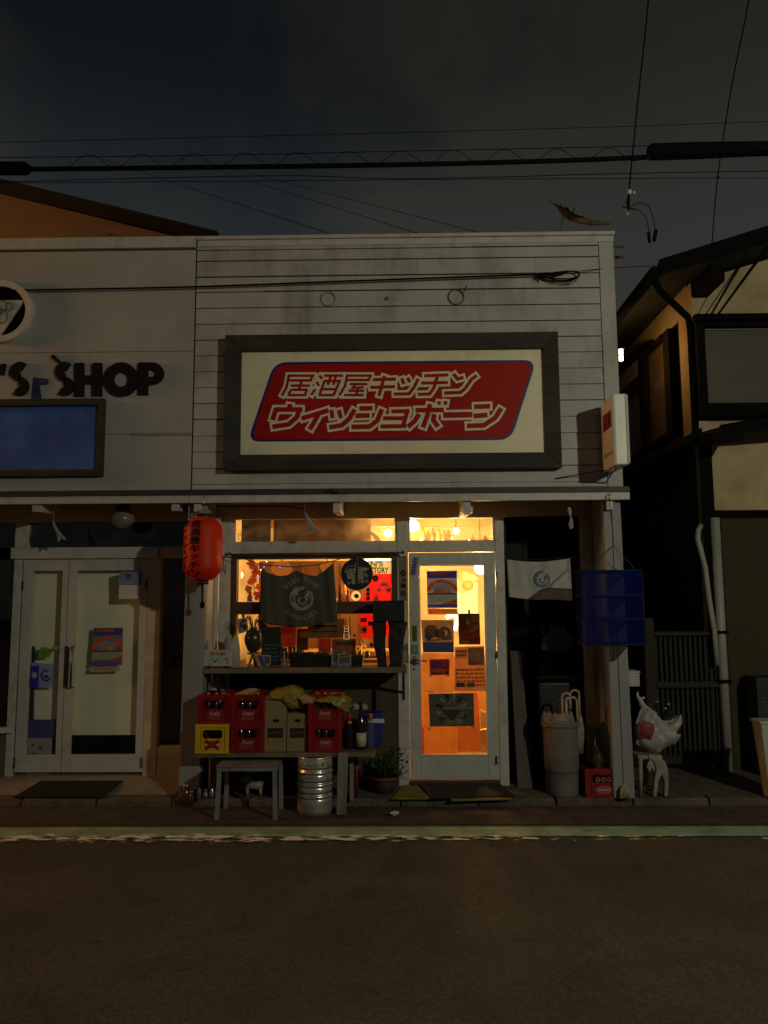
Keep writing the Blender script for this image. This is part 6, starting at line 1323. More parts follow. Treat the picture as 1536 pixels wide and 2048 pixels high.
mb = MB(M('blue_cord', (.03, .06, .18), .8)); tp = P(1219, 1030, -.10); mb.tube([(nx0+.04, Yn+.02, nz1), (tp.x, Yn+nd/2, nz1+.20), (nx1-.04, Yn+.02, nz1)], .003, 5); mb.tube([(nx0+.04, Yn+nd-.02, nz1), (tp.x, Yn+nd/2, nz1+.20), (nx1-.04, Yn+nd-.02, nz1)], .003, 5)
mb.tube([(tp.x, Yn+nd/2, nz1+.20), (tp.x, -.10, zf0+.04)], .003, 5); mb.build('hanging_cord', dn)
mb = MB(steel); mb.tube([(tp.x, -.09, zf0+.045), (tp.x, -.13, zf0+.03), (tp.x, -.12, zf0-.02)], .004, 6); tag(mb.build('hook'), 'small metal hook under the awning above the blue net', 'hook')
# white carrier bag on a small white chair beside the pillar
ch = thing('plastic_chair', 'small white bent-leg chair under the white carrier bag', 'chair'); wp = M('chair_white', (.29, .25, .215), .6, .2, 10, dirt=((.12, .10, .085), .8, 9)); Yc_ = .05
a, b = P(1276, 1512, Yc_), P(1334, 1530, Yc_); zs = P(1300, 1511, Yc_).z
mb = MB(wp); mb.box(a.x, b.x-.03, Yc_, Yc_+.26, zs-.03, zs, .01); mb.build('seat', ch)
for yy_ in (Yc_-.012, Yc_+.21):
    k_ = [XZ(x, y, Yc_) for x, y in ((1296, 1509), (1314, 1511), (1330, 1523), (1336, 1540), (1337, 1565), (1335, 1596), (1328, 1596), (1328, 1562), (1323, 1549), (1317, 1560), (1313, 1596), (1305, 1596), (1308, 1560), (1312, 1538), (1308, 1526), (1296, 1518))]
    zlow = min(z for _, z in k_); k_ = [(x, ZP+.001 if z < zlow+.012 else z) for x, z in k_]
    mb = MB(wp); mb.prism(k_, yy_, yy_+.04); mb.build('leg', ch, recalc=True, bevel=.008)
    mb = MB(wp); mb.tube([(a.x+.02, yy_+.02, zs-.02), (a.x+.01, yy_+.02, ZP+.002)], [.018, .014], 10); mb.build('leg', ch)
cbg = thing('carrier_bag', 'stuffed white carrier bag with a red print, standing on the small white chair', 'bag'); Yb2 = .14
pl_ = M('white_bag_plastic', (.46, .42, .42), .45, .15, 9, .6, 22, trans=.15)
mb = MB(pl_); bp = [(1279, 1420), (1290, 1412), (1305, 1420), (1318, 1437), (1330, 1443), (1350, 1437), (1360, 1430), (1364, 1445), (1350, 1466), (1361, 1470), (1352, 1486), (1330, 1495), (1312, 1508), (1296, 1503), (1272, 1488), (1268, 1455)]
mb.puff([XZ(x, y, Yb2) for x, y in bp], Yb2, .10, 7)
bmesh.ops.subdivide_edges(mb.bm, edges=mb.bm.edges[:], cuts=1, use_grid_fill=True)
for v in mb.bm.verts: o_ = sum(abs(math.sin(v.co.dot(Vector(d))*f+p_)) for d, f, p_ in (((.8, .2, .5), 34, 1), ((-.3, .5, .8), 47, 2), ((.9, -.3, -.4), 61, .5), ((.2, .7, -.6), 29, 3)))/4-.5; v.co += Vector((o_*.3, -o_, o_*.4))*.035
mb.build('body', cbg)
mb = MB(pl_); mb.tube([P(1287, 1414, Yb2), P(1281, 1402, Yb2), P(1274, 1390, Yb2-.02), P(1276, 1384, Yb2)], [.03, .02, .012, .008], 8); mb.tube([P(1281, 1398, Yb2), P(1290, 1395, Yb2)], [.016, .007], 8); mb.build('knot', cbg)
mb = MB(M('red_bag_print', (.20, .025, .03), .6, .3, 30)); pts = [(1276, 1458), (1284, 1440), (1308, 1447), (1312, 1462), (1302, 1480), (1280, 1473)]
Yp = Yb2-.101; cq = [XZ(x, y, Yp) for x, y in pts]; cxm = sum(p[0] for p in cq)/6; czm = sum(p[1] for p in cq)/6; bcx = sum(XZ(x, y, Yb2)[0] for x, y in bp)/len(bp); bcz = sum(XZ(x, y, Yb2)[1] for x, y in bp)/len(bp)
mb.puff(cq, Yb2-.088, .026, 5)
mb.build('red_print', cbg)
mb = MB(M('dark_print', (.02, .02, .018), .6)); mb.puff([XZ(1342+7*math.cos(a), 1451+6*math.sin(a), Yb2-.06) for a in [k*2*PI/12 for k in range(12)]], Yb2-.045, .02); mb.build('dark_patch', cbg)
for i, (px, py) in enumerate(((1313, 1404), (1337, 1409), (1331, 1418))):
    q = P(px, py, Yb2+.01*i); hb = .16; lathe_thing('empty_bottle', ['dark bottle neck at the left of those sticking out of the white carrier bag', 'highest right bottle neck sticking out of the white carrier bag', 'lower bright bottle neck at the mouth of the white carrier bag'][i], 'bottle', [('glass', black_glass, [(.03, -.15), (.03, -.06), (.014, -.02), (.013, .0)], 16), ('cap', M('bottle_cap'), [(.015, -.005), (.015, .010), (.002, .012)], 14)], q.x, Yb2+.01*i, q.z)
# utility box on the side of the shop
mb = MB(M('white_utility', (.42, .41, .38), .5, .1, 10)); q = P(1270, 1365, .42); mb.box(XE-.003, q.x+.02, .35, .50, P(0, 1377, .4).z, P(1268, 1346, .4).z, .008); mb.box(XE-.003, q.x+.024, .345, .505, P(1268, 1346, .4).z+.001, P(1268, 1341, .4).z, .003); tag(mb.build('utility_box'), 'small white utility box on the shop side wall, seen past the right pillar', 'box')
# fence gate across the alley
gt = thing('slatted_gate', 'dark slatted gate closing the alley between shop and house', 'gate'); Yf = .95; dk = M('dark_gate_wood', (.022, .018, .012), .8, .3, 8)
za, zb_ = P(1380, 1263, Yf).z, P(1380, 1368, Yf).z; xa, xb = P(1309, 1300, Yf).x, P(1447, 1300, Yf).x
for z0_, z1_ in ((za-.035, za), (zb_-.03, zb_+.02), (.12, .18)): mb = MB(dk); mb.box(xa, xb, Yf-.02, Yf+.02, z0_, z1_); mb.build('rail', gt, bevel=.003)
mb = MB(M('dark_gate_slat', (.02, .017, .011), .8, .3, 8)); n_ = 14
for k_ in range(n_): xx = xa+.02+(xb-xa-.04)*k_/(n_-1); mb.box(xx-.012, xx+.012, Yf+.021, Yf+.035, .09, za-.02)
mb.build('slats', gt)
mb = MB(M('gate_post_wood', (.028, .018, .010), .8, .3, 8)); a, b = P(1288, 1330, .9).x, P(1309, 1330, .9).x; mb.box(a, b-.003, .86, .97, 0, P(1299, 1236, .9).z); mb.build('post', gt, bevel=.004)
mb = MB(M('alley_dark', (.012, .011, .010), .9)); mb.box(XE+.02, XE+.9, 5.5, 5.6, 0, 2.6); tag(mb.build('alley_wall'), 'dark wall at the far end of the alley behind the gate', 'wall')
# planter at the right edge
x0, x1 = P(1515, 1450, .0).x, P(1600, 1450, .0).x; zt = P(1520, 1449, -.05).z
plt_ = thing('white_planter', 'tall slim tapered white planter at the far right on the pavement', 'planter'); plm = M('planter_white', (.42, .41, .36), .55, .1, 5, dirt=((.2, .19, .16), .4, 5))
mb = MB(plm); mb.hexa([(x0+.05, -.03, ZP), (x1-.05, -.03, ZP), (x1-.05, .08, ZP), (x0+.05, .08, ZP)], [(x0, -.06, zt), (x1, -.06, zt), (x1, .10, zt), (x0, .10, zt)]); mb.build('body', plt_, recalc=True, bevel=.008)
mb = MB(plm); mb.box(x0-.010, x1+.010, -.070, .110, zt+.001, zt+.025); mb.build('rim', plt_, bevel=.005)
mb = MB(M('dark_unit', (.02, .02, .018), .6, .3)); q0, q1 = P(1494, 1400, .9), P(1560, 1400, .9); mb.box(q0.x, q1.x+.3, .70, .95, 0.0, P(1500, 1356, .7).z, .01); mb.m(M('unit_grille', (.07, .075, .068), .5)); zz_ = P(1500, 1420, .7).z
for k_ in range(5): mb.box(q0.x+.03, q0.x+.42, .688, .698, zz_-.02+k_*.028, zz_-.012+k_*.028)
tag(mb.build('outdoor_unit'), 'dark boxy outdoor unit behind the white planter against the house', 'unit')

# ================================================================== THE HOUSE ON THE RIGHT
ho = thing('dark_timber_house', 'two-storey house with dark timber trim and lit side wall, right of the izakaya', 'house')
YH = 1.0; XH = P(1388, 700, YH).x
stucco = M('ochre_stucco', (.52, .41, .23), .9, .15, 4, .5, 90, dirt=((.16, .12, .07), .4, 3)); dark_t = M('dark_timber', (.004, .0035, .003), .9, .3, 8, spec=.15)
zE = 4.55
# roof outline on the gable: eave corner and slope
ec = P(1316, 533, YH-.42); sl = .31
def zroof(x): return ec.z+sl*(x-ec.x)
XR = XH+4.2; xm = ec.x+(XR+.45-ec.x)/2
mb = MB(stucco); mb.prism([(XH, 0), (XR, 0), (XR, zroof(XH)-.12), (xm, zroof(xm)-.14), (XH, zroof(XH)-.12)], YH, YH+.10); mb.build('front_wall', ho, recalc=True)
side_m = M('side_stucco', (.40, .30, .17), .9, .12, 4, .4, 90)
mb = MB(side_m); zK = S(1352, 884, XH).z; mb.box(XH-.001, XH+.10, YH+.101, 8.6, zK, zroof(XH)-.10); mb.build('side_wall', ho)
mb = MB(M('dark_cladding', (.010, .009, .008), .85, .3, 6)); mb.box(XH-.002, XH+.10, YH+.101, 8.6, 0, zK-.002); mb.build('side_cladding', ho)
mb = MB(M('dark_roof'))
def slope(x0, x1, up):
    z0, z1 = ((zroof(x0)), (zroof(x1))) if up else (zroof(2*xm-x0), zroof(2*xm-x1))
    mb.hexa([(x0, YH-.42, z0-.09), (x1, YH-.42, z1-.09), (x1, 8.8, z1-.09), (x0, 8.8, z0-.09)], [(x0, YH-.42, z0+.02), (x1, YH-.42, z1+.02), (x1, 8.8, z1+.02), (x0, 8.8, z0+.02)])
slope(ec.x, xm-.001, True); slope(xm+.001, 2*xm-ec.x, False); mb.build('roof', ho, recalc=True)
mb = MB(dark_t); mb.hexa([(ec.x, YH-.46, zroof(ec.x)-.09), (xm, YH-.46, zroof(xm)-.09), (xm, YH-.422, zroof(xm)-.09), (ec.x, YH-.422, zroof(ec.x)-.09)], [(ec.x, YH-.46, zroof(ec.x)+.05), (xm, YH-.46, zroof(xm)+.05), (xm, YH-.422, zroof(xm)+.05), (ec.x, YH-.422, zroof(ec.x)+.03)]); mb.build('barge_board', ho, recalc=True)
q = XH+.25; mb = MB(dark_t); mb.box(XH+.02, XH+.15, YH-.40, YH-.001, zroof(XH)-.27, zroof(XH)-.11); mb.build('purlin_end', ho)
mb = MB(dark_t); mb.tube([(ec.x-.04, YH-.44, ec.z-.06), (ec.x-.04, 8.7, ec.z-.06)], .055, 10); mb.build('gutter', ho)
mb = MB(dark_t); mb.tube([(ec.x-.02, YH-.36, ec.z-.10), (ec.x+.04, YH-.34, ec.z-.20), (XH-.06, YH-.05, ec.z-.34), (XH-.04, YH-.04, ec.z-.45), (XH-.04, YH-.04, P(1386, 866, YH).z)], .032, 10); mb.build('downpipe', ho)
# large upper window on the front
x0, x1, z0, z1 = REC(1405, 652, 1660, 812, YH-.10)
mb = MB(dark_t); frame(mb, x0-.06, x1, z0-.10, z1+.05, YH-.16, YH-.001, .075, .07, .12); mb.box(x0-.10, x1, YH-.24, YH-.165, z1+.02, z1+.075); wf = mb.build('window', ho, bevel=.004)
mb = MB(M('shutter_brown', (.085, .066, .048), .6, .2, 3, stretch=(.3, 1, 3))); mb.box(x0+.0, x1-.08, YH-.08, YH-.05, z0+.03, z1-.03); mb.build('shutter', wf)
mb = MB(M('window_bead', (.15, .14, .12), .5)); frame(mb, x0+.017, x1-.08, z0+.022, z1-.022, YH-.10, YH-.081, .012); mb.build('bead', wf)
# lean-to roof over the ground floor
mb = MB(dark_t); za_ = P(1400, 866, YH-.3).z; xb_ = P(1470, 860, YH-.3).x
mb.hexa([(XH-.05, YH-.45, za_-.14), (xb_, YH-.45, za_-.10), (xb_, YH-.001, za_-.02), (XH-.05, YH-.001, za_-.06)], [(XH-.05, YH-.45, za_-.03), (xb_, YH-.45, za_+.06), (xb_, YH-.001, za_+.12), (XH-.05, YH-.001, za_+.05)])
mb.hexa([(xb_+.001, YH-.40, za_-.02), (XR, YH-.40, za_+.26), (XR, YH-.001, za_+.34), (xb_+.001, YH-.001, za_+.06)], [(xb_+.001, YH-.40, za_+.08), (XR, YH-.40, za_+.46), (XR, YH-.001, za_+.58), (xb_+.001, YH-.001, za_+.14)]); mb.build('lean_to_roof', ho, recalc=True)
a = P(1424, 950, YH).x; zb1, zb0 = P(1480, 1021, YH).z, P(1480, 1036, YH).z
mb = MB(dark_t); mb.box(XH-.003, a, YH-.02, YH-.001, zb0, za_-.05); mb.box(XH-.003, P(1428, 1200, YH).x-.02, YH-.02, YH-.001, 0, zb0-.002); mb.build('corner_post', ho)
mb = MB(dark_t); mb.box(a+.001, XR, YH-.035, YH-.001, zb0, zb1); mb.build('beam', ho)
mb = MB(M('brown_boarding', (.048, .030, .008), .8, .25, 3, .2, 40, stretch=(3, 1, .4))); mb.box(P(1449, 1200, YH).x, XR, YH-.016, YH-.001, 0.0, zb0-.002); mb.build('boarding', ho)
mb = MB(M('pale_pipe', (.36, .345, .30), .5, .1, 5)); q = P(1438, 1200, YH-.05); mb.tube([(q.x, YH-.05, .02), (q.x, YH-.05, zb0-.002)], .043, 14); mb.build('standpipe', ho)
mb = MB(dark_t); mb.box(q.x-.055, q.x+.055, YH-.10, YH-.017, P(1438, 1362, YH).z-.01, P(1438, 1362, YH).z+.02); mb.box(q.x-.055, q.x+.055, YH-.10, YH-.017, P(1438, 1264, YH).z-.01, P(1438, 1264, YH).z+.015); mb.build('pipe_clip', ho)
mb = MB(M('pale_pipe')); mb.tube([P(1402, 1050, .94), P(1396, 1062, .92), P(1395, 1078, .91), P(1401, 1100, .9), P(1410, 1135, .9), P(1418, 1200, .9), P(1428, 1260, .9), P(1434, 1330, .9)], [.022, .024, .026, .026, .026, .026, .025, .024], 10); tag(mb.build('drain_hose'), 'bent white drain hose running down beside the house corner', 'hose')
# bay windows of the side wall
def SX(px, py, off=0): p = S(px, py, XH-off); return p.y, p.z
y0, z0 = SX(1354, 876); y1, z1 = SX(1306, 712); y0b, z1b = SX(1354, 672)
mb = MB(dark_t)
yN, yF = y0, y1                                # near and far edges of the reflecting pane
zlo, zhi = SX(1330, 880)[1], SX(1330, 690)[1]
def sbox(ya, yb, za, zb, off=.10): mb.box(XH-off, XH-.003, min(ya, yb), max(ya, yb), za, zb)
sbox(yN, yN-.16, zlo-.05, zhi+.05); sbox(yF, yF+.22, zlo-.05, zhi+.05); sbox(yN+.001, yF-.001, zhi, zhi+.05, .11); sbox(yN+.001, yF-.001, zlo-.05, zlo, .11); sbox(yF+.23, yF+1.6, zlo-.05, zlo, .10); sbox(yF+1.6, yF+1.8, zlo-.05, zhi-.1, .10)
wo_ = mb.build('window', ho, bevel=.004)
mb = MB(M('reflecting_glass', (.10, .07, .035), .12, .3, 2, spec=.8)); mb.box(XH-.05, XH-.035, yN+.001, yF-.001, zlo, zhi); mb.build('pane', wo_)
mb = MB(M('dim_pane', (.05, .035, .02), .2, .3, 2)); mb.box(XH-.05, XH-.035, yF+.231, yF+1.59, zlo, zhi-.1); mb.build('pane', wo_)
mb = MB(dark_t); hz = zhi-.02; mb.hexa([(XH-.42, yF-.05, hz-.02), (XH-.003, yF-.05, hz+.16), (XH-.003, yF+2.4, hz+.16), (XH-.42, yF+2.4, hz-.02)], [(XH-.42, yF-.05, hz+.02), (XH-.003, yF-.05, hz+.20), (XH-.003, yF+2.4, hz+.20), (XH-.42, yF+2.4, hz+.02)]); mb.build('window_hood', ho, recalc=True)
mb = MB(dark_t); zL = SX(1300, 902)[1]; mb.hexa([(XH-.30, YH-.1, zK-.22), (XH-.003, YH-.1, zK-.10), (XH-.003, 8.4, zK-.10), (XH-.30, 8.4, zK-.22)], [(XH-.30, YH-.1, zK-.17), (XH-.003, YH-.1, zK), (XH-.003, 8.4, zK), (XH-.30, 8.4, zK-.17)]); mb.build('side_lean_to', ho, recalc=True)
# lamp on the side wall down the alley
al = thing('alley_lamp', 'small lit tube lamp in the alley, just past the right edge of the shop wall', 'lamp'); yA = 1.5; q = P(1242, 710, yA)
mb = MB(M('lamp_glow', (1, .80, .50), emit=6.0)); hl = P(1240, 699, yA).z-P(1240, 721, yA).z; mb.tube([(q.x, yA, q.z-hl/2), (q.x, yA, q.z-.008)], .022, 10); mb.tube([(q.x, yA, q.z+.008), (q.x, yA, q.z+hl/2)], .022, 10); mb.build('tube', al)
mb = MB(dark_t); mb.box(q.x-.03, q.x+.03, yA-.03, yA+.03, q.z+hl/2+.002, q.z+hl/2+.03); mb.tube([(q.x, yA, q.z+hl/2+.03), (q.x-.02, yA, q.z+hl/2+.06), (XE-.006, yA, q.z+hl/2+.06)], .012, 6); mb.build('bracket', al)
point('alley_light', (q.x+.06, yA, q.z-.0), (1, .52, .16), 6.5, .05, al)

# ================================================================== UNDER THE AWNING
pl = thing('porch_lamp', 'unlit glass dish lamp on a dark mount under the left awning', 'lamp'); Yq = .20; q = P(245, 1040, Yq); k_ = (Yq+6.1)/FPX
mb = MB(M('lamp_mount', (.03, .026, .02), .5)); mb.lathe([(18*k_, .0), (18*k_, .02), (12*k_, .03), (11*k_, .06), (16*k_, .065)], (q.x, Yq, 0), 20)
o = mb.build('mount', pl); o.scale = (1, 1, -1); o.location = (0, 0, zf0+.05)
mb = MB(M('lamp_dish', (.20, .185, .14), .2, .1, 10, coat=.4)); zt = zf0-.012
mb.lathe([(13*k_, zt), (24*k_, P(245, 1033, Yq).z), (25*k_, P(245, 1043, Yq).z), (17*k_, P(245, 1051, Yq).z), (9*k_, P(245, 1056, Yq).z), (.001, P(245, 1057, Yq).z)], (q.x, Yq, 0), 28); mb.build('glass_dish', pl)
def streamer(pts, Y, label, mat):
    mb = MB(mat); mb.puff([XZ(x, y, Y) for x, y in pts], Y, .012, 4)
    for v in mb.bm.verts: v.co.y += .02*math.sin(v.co.z*25)
    a = P(pts[0][0], pts[0][1], Y); mb.tube([(a.x, Y+.02*math.sin(a.z*25), a.z-.005), (a.x-.003, Y, zf0+.05)], .0025, 4)
    return tag(mb.build('paper_streamer'), label, 'streamer', None)
stm = M('streamer_paper', (.47, .44, .38), .85, .15, 12, trans=.2)
streamer([(107, 1036), (111, 1045), (117, 1060), (124, 1070), (131, 1078), (126, 1080), (120, 1076), (114, 1085), (112, 1070), (108, 1052)], .10, 'torn white paper streamer hanging before the dark transom of the double doors', stm)
streamer([(609, 1020), (614, 1028), (622, 1040), (632, 1055), (637, 1062), (628, 1065), (619, 1064), (616, 1050), (611, 1034)], .12, 'torn white paper streamer hanging in front of the izakaya transom window', stm)
streamer([(1137, 1006), (1141, 1012), (1144, 1022), (1141, 1030), (1145, 1042), (1147, 1056), (1140, 1058), (1136, 1048), (1139, 1036), (1136, 1022)], .08, 'ragged pale streamer hanging at the awning above the white towel', stm)
mb = MB(black_cable); pts = [P(x, y, .3) for x, y in ((404, 1018), (430, 1012), (470, 1013), (520, 1012), (570, 1012), (607, 1018))]; mb.tube(pts, .005, 6); tag(mb.build('cable'), 'thin black cable stapled along the wood above the left transom window', 'cable')
mb = MB(M('rust_iron', (.05, .035, .025), .7)); a = P(452, 1110, .33); mb.tube([a, a+Vector((-.02, 0, -.03)), a+Vector((-.025, 0, -.12)), a+Vector((-.005, 0, -.16)), a+Vector((0, 0, -.08))], .005, 6); tag(mb.build('hook'), 'rusty hook hanging from the left end of the curtain rod', 'hook')
mb = MB(M('dead_leaf', (.02, .018, .013), .9)); q = P(660, 983, -.09)
for k_ in range(7): mb.ball((q.x+random.uniform(-.07, .07), -.095, q.z+random.uniform(-.01, .012)), random.uniform(.008, .018), 7, sz=.6)
tag(mb.build('old_nest'), 'dark clump of dead leaves stuck on the awning edge', 'nest')

# ================================================================== CABLES OVERHEAD
def spline(pts, n=10):
    pts = [Vector(p) for p in pts]; out_ = []
    for i in range(len(pts)-1):
        p0, p1, p2, p3 = pts[max(0, i-1)], pts[i], pts[i+1], pts[min(len(pts)-1, i+2)]
        for k in range(n):
            t = k/n; out_.append(.5*((2*p1)+(-p0+p2)*t+(2*p0-5*p1+4*p2-p3)*t*t+(-p0+3*p1-3*p2+p3)*t**3))
    return out_+[pts[-1]]
YW = -.75; kw = (YW+6.1)/FPX
def cable(name, label, pts, Y, r, cat='cable', n=8, par=None, mat=black_cable):
    mb = MB(mat); mb.tube(spline([P(x, y, Y) if not isinstance(Y, (list, tuple)) else P(x, y, Y[i]) for i, (x, y) in enumerate(pts)]), r, n); o = mb.build(name, par)
    if label: tag(o, label, cat)
    return o
mc = thing('overhead_cable', 'thick black overhead cable bundle with sleeves, crossing above the roofs', 'cable')
cable('bundle', None, [(-900, 352), (-60, 340), (300, 336), (768, 330), (1100, 322), (1310, 314), (1700, 300), (2400, 276)], YW, 5.2*kw, par=mc)
cable('messenger_wire', None, [(-900, 322), (300, 312), (768, 303), (1100, 296), (1310, 291), (2400, 260)], YW, .9*kw, n=5, par=mc)
mb = MB(black_cable); hp = []
for i in range(0, 560):
    x = 120+i*2.15; ph = (x-178)/104*2*PI; base = 333-(x/1536)*20; q = P(x, base-8-13*math.cos(ph) if math.cos(ph) > -1 else base, YW+.05*math.sin(ph)); hp.append(q)
mb.tube(hp, .75*kw, 5); mb.build('lashing_wire', mc)
mb = MB(black_cable); a = [P(x, y, YW) for x, y in ((1297, 305), (1302, 304), (1400, 301), (1500, 298), (2000, 285))]; mb.tube(a, [12*kw, 17*kw, 17*kw, 15*kw, 14*kw], 14); mb.build('sleeve', mc)
mb = MB(black_cable); a = [P(x, y, YW) for x, y in ((-300, 340), (10, 337), (52, 337), (60, 338))]; mb.tube(a, [14*kw, 14*kw, 14*kw, 8*kw], 14); mb.build('sleeve', mc)
cable('thin_cable', 'upper of the two thin wires just under the thick cable', [(-300, 372), (500, 352), (768, 357), (1000, 354), (1300, 346), (2300, 330)], YW+.3, .0032)
cable('thin_cable', 'lower of the two thin wires just under the thick cable', [(-300, 368), (500, 362), (1000, 358), (1536, 356), (2300, 355)], YW+.34, .0028)
cable('thin_cable', 'faint wire high above the thick cable at the right', [(-300, 292), (1000, 260), (1536, 243), (2300, 215)], YW+.2, .0022)
for i, (a, b, lb) in enumerate((((240, 330), (655, 466), 'leftmost of the slanting wires dropping behind the parapet'), ((430, 340), (846, 470), 'middle slanting wire dropping behind the parapet'), ((520, 352), (985, 472), 'rightmost of the slanting wires dropping behind the parapet'))):
    mb = MB(black_cable); A_, B_ = P(a[0], a[1], 6.5), P(b[0], b[1], .6); mb.tube([A_+(A_-B_)*.4, A_, B_], .0035, 5); tag(mb.build('slanting_wire'), lb, 'wire')
# cable across the two facades with its coil
fc = thing('facade_cable', 'black cable stretched across both facades ending in a tied coil', 'cable'); Yf_ = -.05
cable('span', None, [(-600, 592), (60, 580), (388, 573.5), (700, 562), (1060, 549.5), (1080, 551)], Yf_, .008, par=fc)
mb = MB(black_cable)
for j, (dy, w_) in enumerate(((0, 0), (3, 3), (7, 4), (11, 2))):
    mb.tube(spline([P(x, y, Yf_+.006*j) for x, y in ((1072, 552), (1100, 546+dy*.2), (1140, 542+dy*.1), (1157, 545+dy*.3), (1157-w_, 552+dy*.6), (1140-w_, 557+dy), (1110, 557+dy*.9), (1085, 553+dy*.4), (1074, 556))], 6), .0055 if j < 2 else .003, 6)
mb.tube([P(1075, 548, Yf_), P(1110, 548, Yf_), P(1135, 543, Yf_)], [.012, .017, .011], 8); mb.tube([P(1077, 552, Yf_), P(1085, 560, Yf_)], .008, 6); mb.build('coil', fc)
cable('tail_wire', None, [(1150, 543), (1200, 538), (1260, 534), (1312, 531)], [Yf_, -.02, .2, .58], .0035, n=5, par=fc)
# service drop at the upper right
sd = thing('service_drop', 'hanging service wire with a white insulator and drooping ends, at the upper right', 'wire'); Yd = -.3
cable('wire', None, [(1310, -160), (1297, 0), (1276, 200), (1262, 340), (1258, 380)], Yd, .006, par=sd)
mb = MB(M('insulator_white', (.62, .60, .56), .3)); q = P(1259, 384, Yd); mb.ball(q, .020, 10, sz=1.1); mb.ball(q+Vector((.035, 0, -.005)), .013, 8); mb.build('insulator', sd)
mb = MB(black_cable); mb.tube([P(1258, 388, Yd), P(1256, 405, Yd), P(1257, 421, Yd)], [.008, .014, .007], 8); mb.tube([P(1244, 413, Yd), P(1262, 417, Yd), P(1270, 418, Yd)], .005, 6); mb.build('clamp', sd)
mb = MB(black_cable); mb.tube(spline([P(x, y, Yd) for x, y in ((1260, 414), (1278, 406), (1296, 412), (1306, 435), (1311, 462))]), .0035, 6); mb.tube(spline([P(x, y, Yd) for x, y in ((1262, 418), (1280, 422), (1293, 440), (1298, 465))]), .0035, 6); mb.build('loop', sd)
mb = MB(black_cable); mb.tube([P(1297, 465, Yd), P(1299, 485, Yd)], .013, 8); mb.tube([P(1312, 460, Yd), P(1308, 482, Yd)], .015, 8); mb.build('wire_end', sd)
mb = MB(M('clear_insulator', (.25, .25, .22), .2)); q = P(1254, 428, Yd); mb.ball(q, .022, 9, sx=.8, sz=1.3); mb.build('glass_bead', sd)
vc = cable('vertical_wire', 'thin wire running down to the roof edge of the dark house', [(1510, -150), (1497, 0), (1462, 180), (1436, 350), (1424, 486)], [-1.4, -1.2, -.6, .1, .58], .005)
mb = MB(black_cable); q = P(1436, 354, .1); mb.ball(q, .012, 8); mb.build('wire_joint', vc) if False else tag(mb.build('wire_joint'), 'small dark joint on the thin wire beside the house roof', 'joint')
# driftwood-like branch above the parapet
br_ = thing('dry_branch', 'dry yellowish branch caught above the parapet at the right', 'branch'); Yr = .45
bm_ = M('dry_bark', (.13, .095, .04), .9, .5, 20, .5, 60); mb = MB(bm_); random.seed(4)
main = [P(x, y, Yr) for x, y in ((1088, 398), (1102, 404), (1116, 413), (1128, 424), (1142, 433), (1160, 440), (1185, 446), (1222, 447))]
mb.tube(main, [.004, .007, .014, .032, .034, .030, .024, .016], 10)
for i in range(9):
    t = random.randint(3, 6); a = main[t]; mb.tube([a, a+Vector((random.uniform(-.04, .05), random.uniform(-.05, .05), random.uniform(-.06, .08)))], [.012, .004], 6)
mb.ball(main[3]+Vector((.01, 0, .01)), .04, 9, sz=.8); mb.ball(main[5]+Vector((.0, 0, .01)), .038, 9, sz=.7)
mb.build('limb', br_)
mb = MB(M('dry_bark')); mb.tube([main[3], P(1124, 446, Yr), P(1119, 472, Yr), Vector((P(1119, 472, Yr).x, Yr, 2.85))], .006, 6); mb.build('stem', br_)
# small wall brackets beyond the right corner of the parapet
wb = thing('wire_bracket', 'pair of short iron pegs on the right side of the parapet', 'bracket')
for (y0_, y1_) in ((493, 2), (514, 2)):
    mb = MB(M('iron_peg', (.07, .07, .07), .6)); a = P(1228, y0_, .16); b = P(1247, y0_+1, .16); mb.tube([Vector((XE-.02, .16, a.z)), b], .012, 8); mb.build('peg', wb)

# ================================================================== INSIDE THE BAR
glow = M('bulb_glow', (1.0, .66, .26), emit=9.0)
wood_d = M('dark_shelf_wood', (.16, .08, .03), .6, .25, 6)
def pendant(label, px, py, Y, r, power, mat=glow):
    t = thing('pendant_lamp', label, 'lamp'); q = P(px, py, Y); mb = MB(mat); mb.ball(q, r, 14); mb.build('bulb', t)
    mb = MB(black_plastic); mb.lathe([(r*.35, r*.9), (r*.3, r*1.6), (.006, r*1.7), (.004, rzc-q.z-.002)], q, 10); mb.build('cord', t)
    if power: point('pendant_light', q+Vector((0, -.02, -r-.03)), (1, .62, .24), power*INSIDE, r*.8, t)
    return t
pendant('round glowing pendant lamp in the upper right corner of the door glass', 961, 1136, 1.15, .062, 36)
pendant('small bright bulb in the middle of the transom above the door', 912, 1062, 1.5, .035, 20)
pendant('bright lamp at the left end of the transom above the door', 826, 1052, 1.0, .06, 30)
pendant('glowing lamp at the right end of the transom above the window', 776, 1066, 1.9, .045, 18)
pendant('bulb hidden behind the left edge of the bright window', 478, 1150, 1.12, .04, 4)
tl = thing('tube_lamp', 'thin fluorescent tube glowing at the top right of the window', 'lamp'); a, b = P(729, 1120, .62), P(781, 1120, .62); mb = MB(M('tube_glow', (1, .82, .5), emit=7.0)); mb.tube([a, b], .010, 8); mb.build('tube', tl); mb = MB(white_plastic); mb.box(a.x-.02, b.x+.02, .60, .64, a.z+.011, a.z+.03); mb.build('holder', tl); point('tube_light', Vector(((a.x+b.x)/2, .66, a.z-.03)), (1, .66, .3), 5*INSIDE, .05, tl)
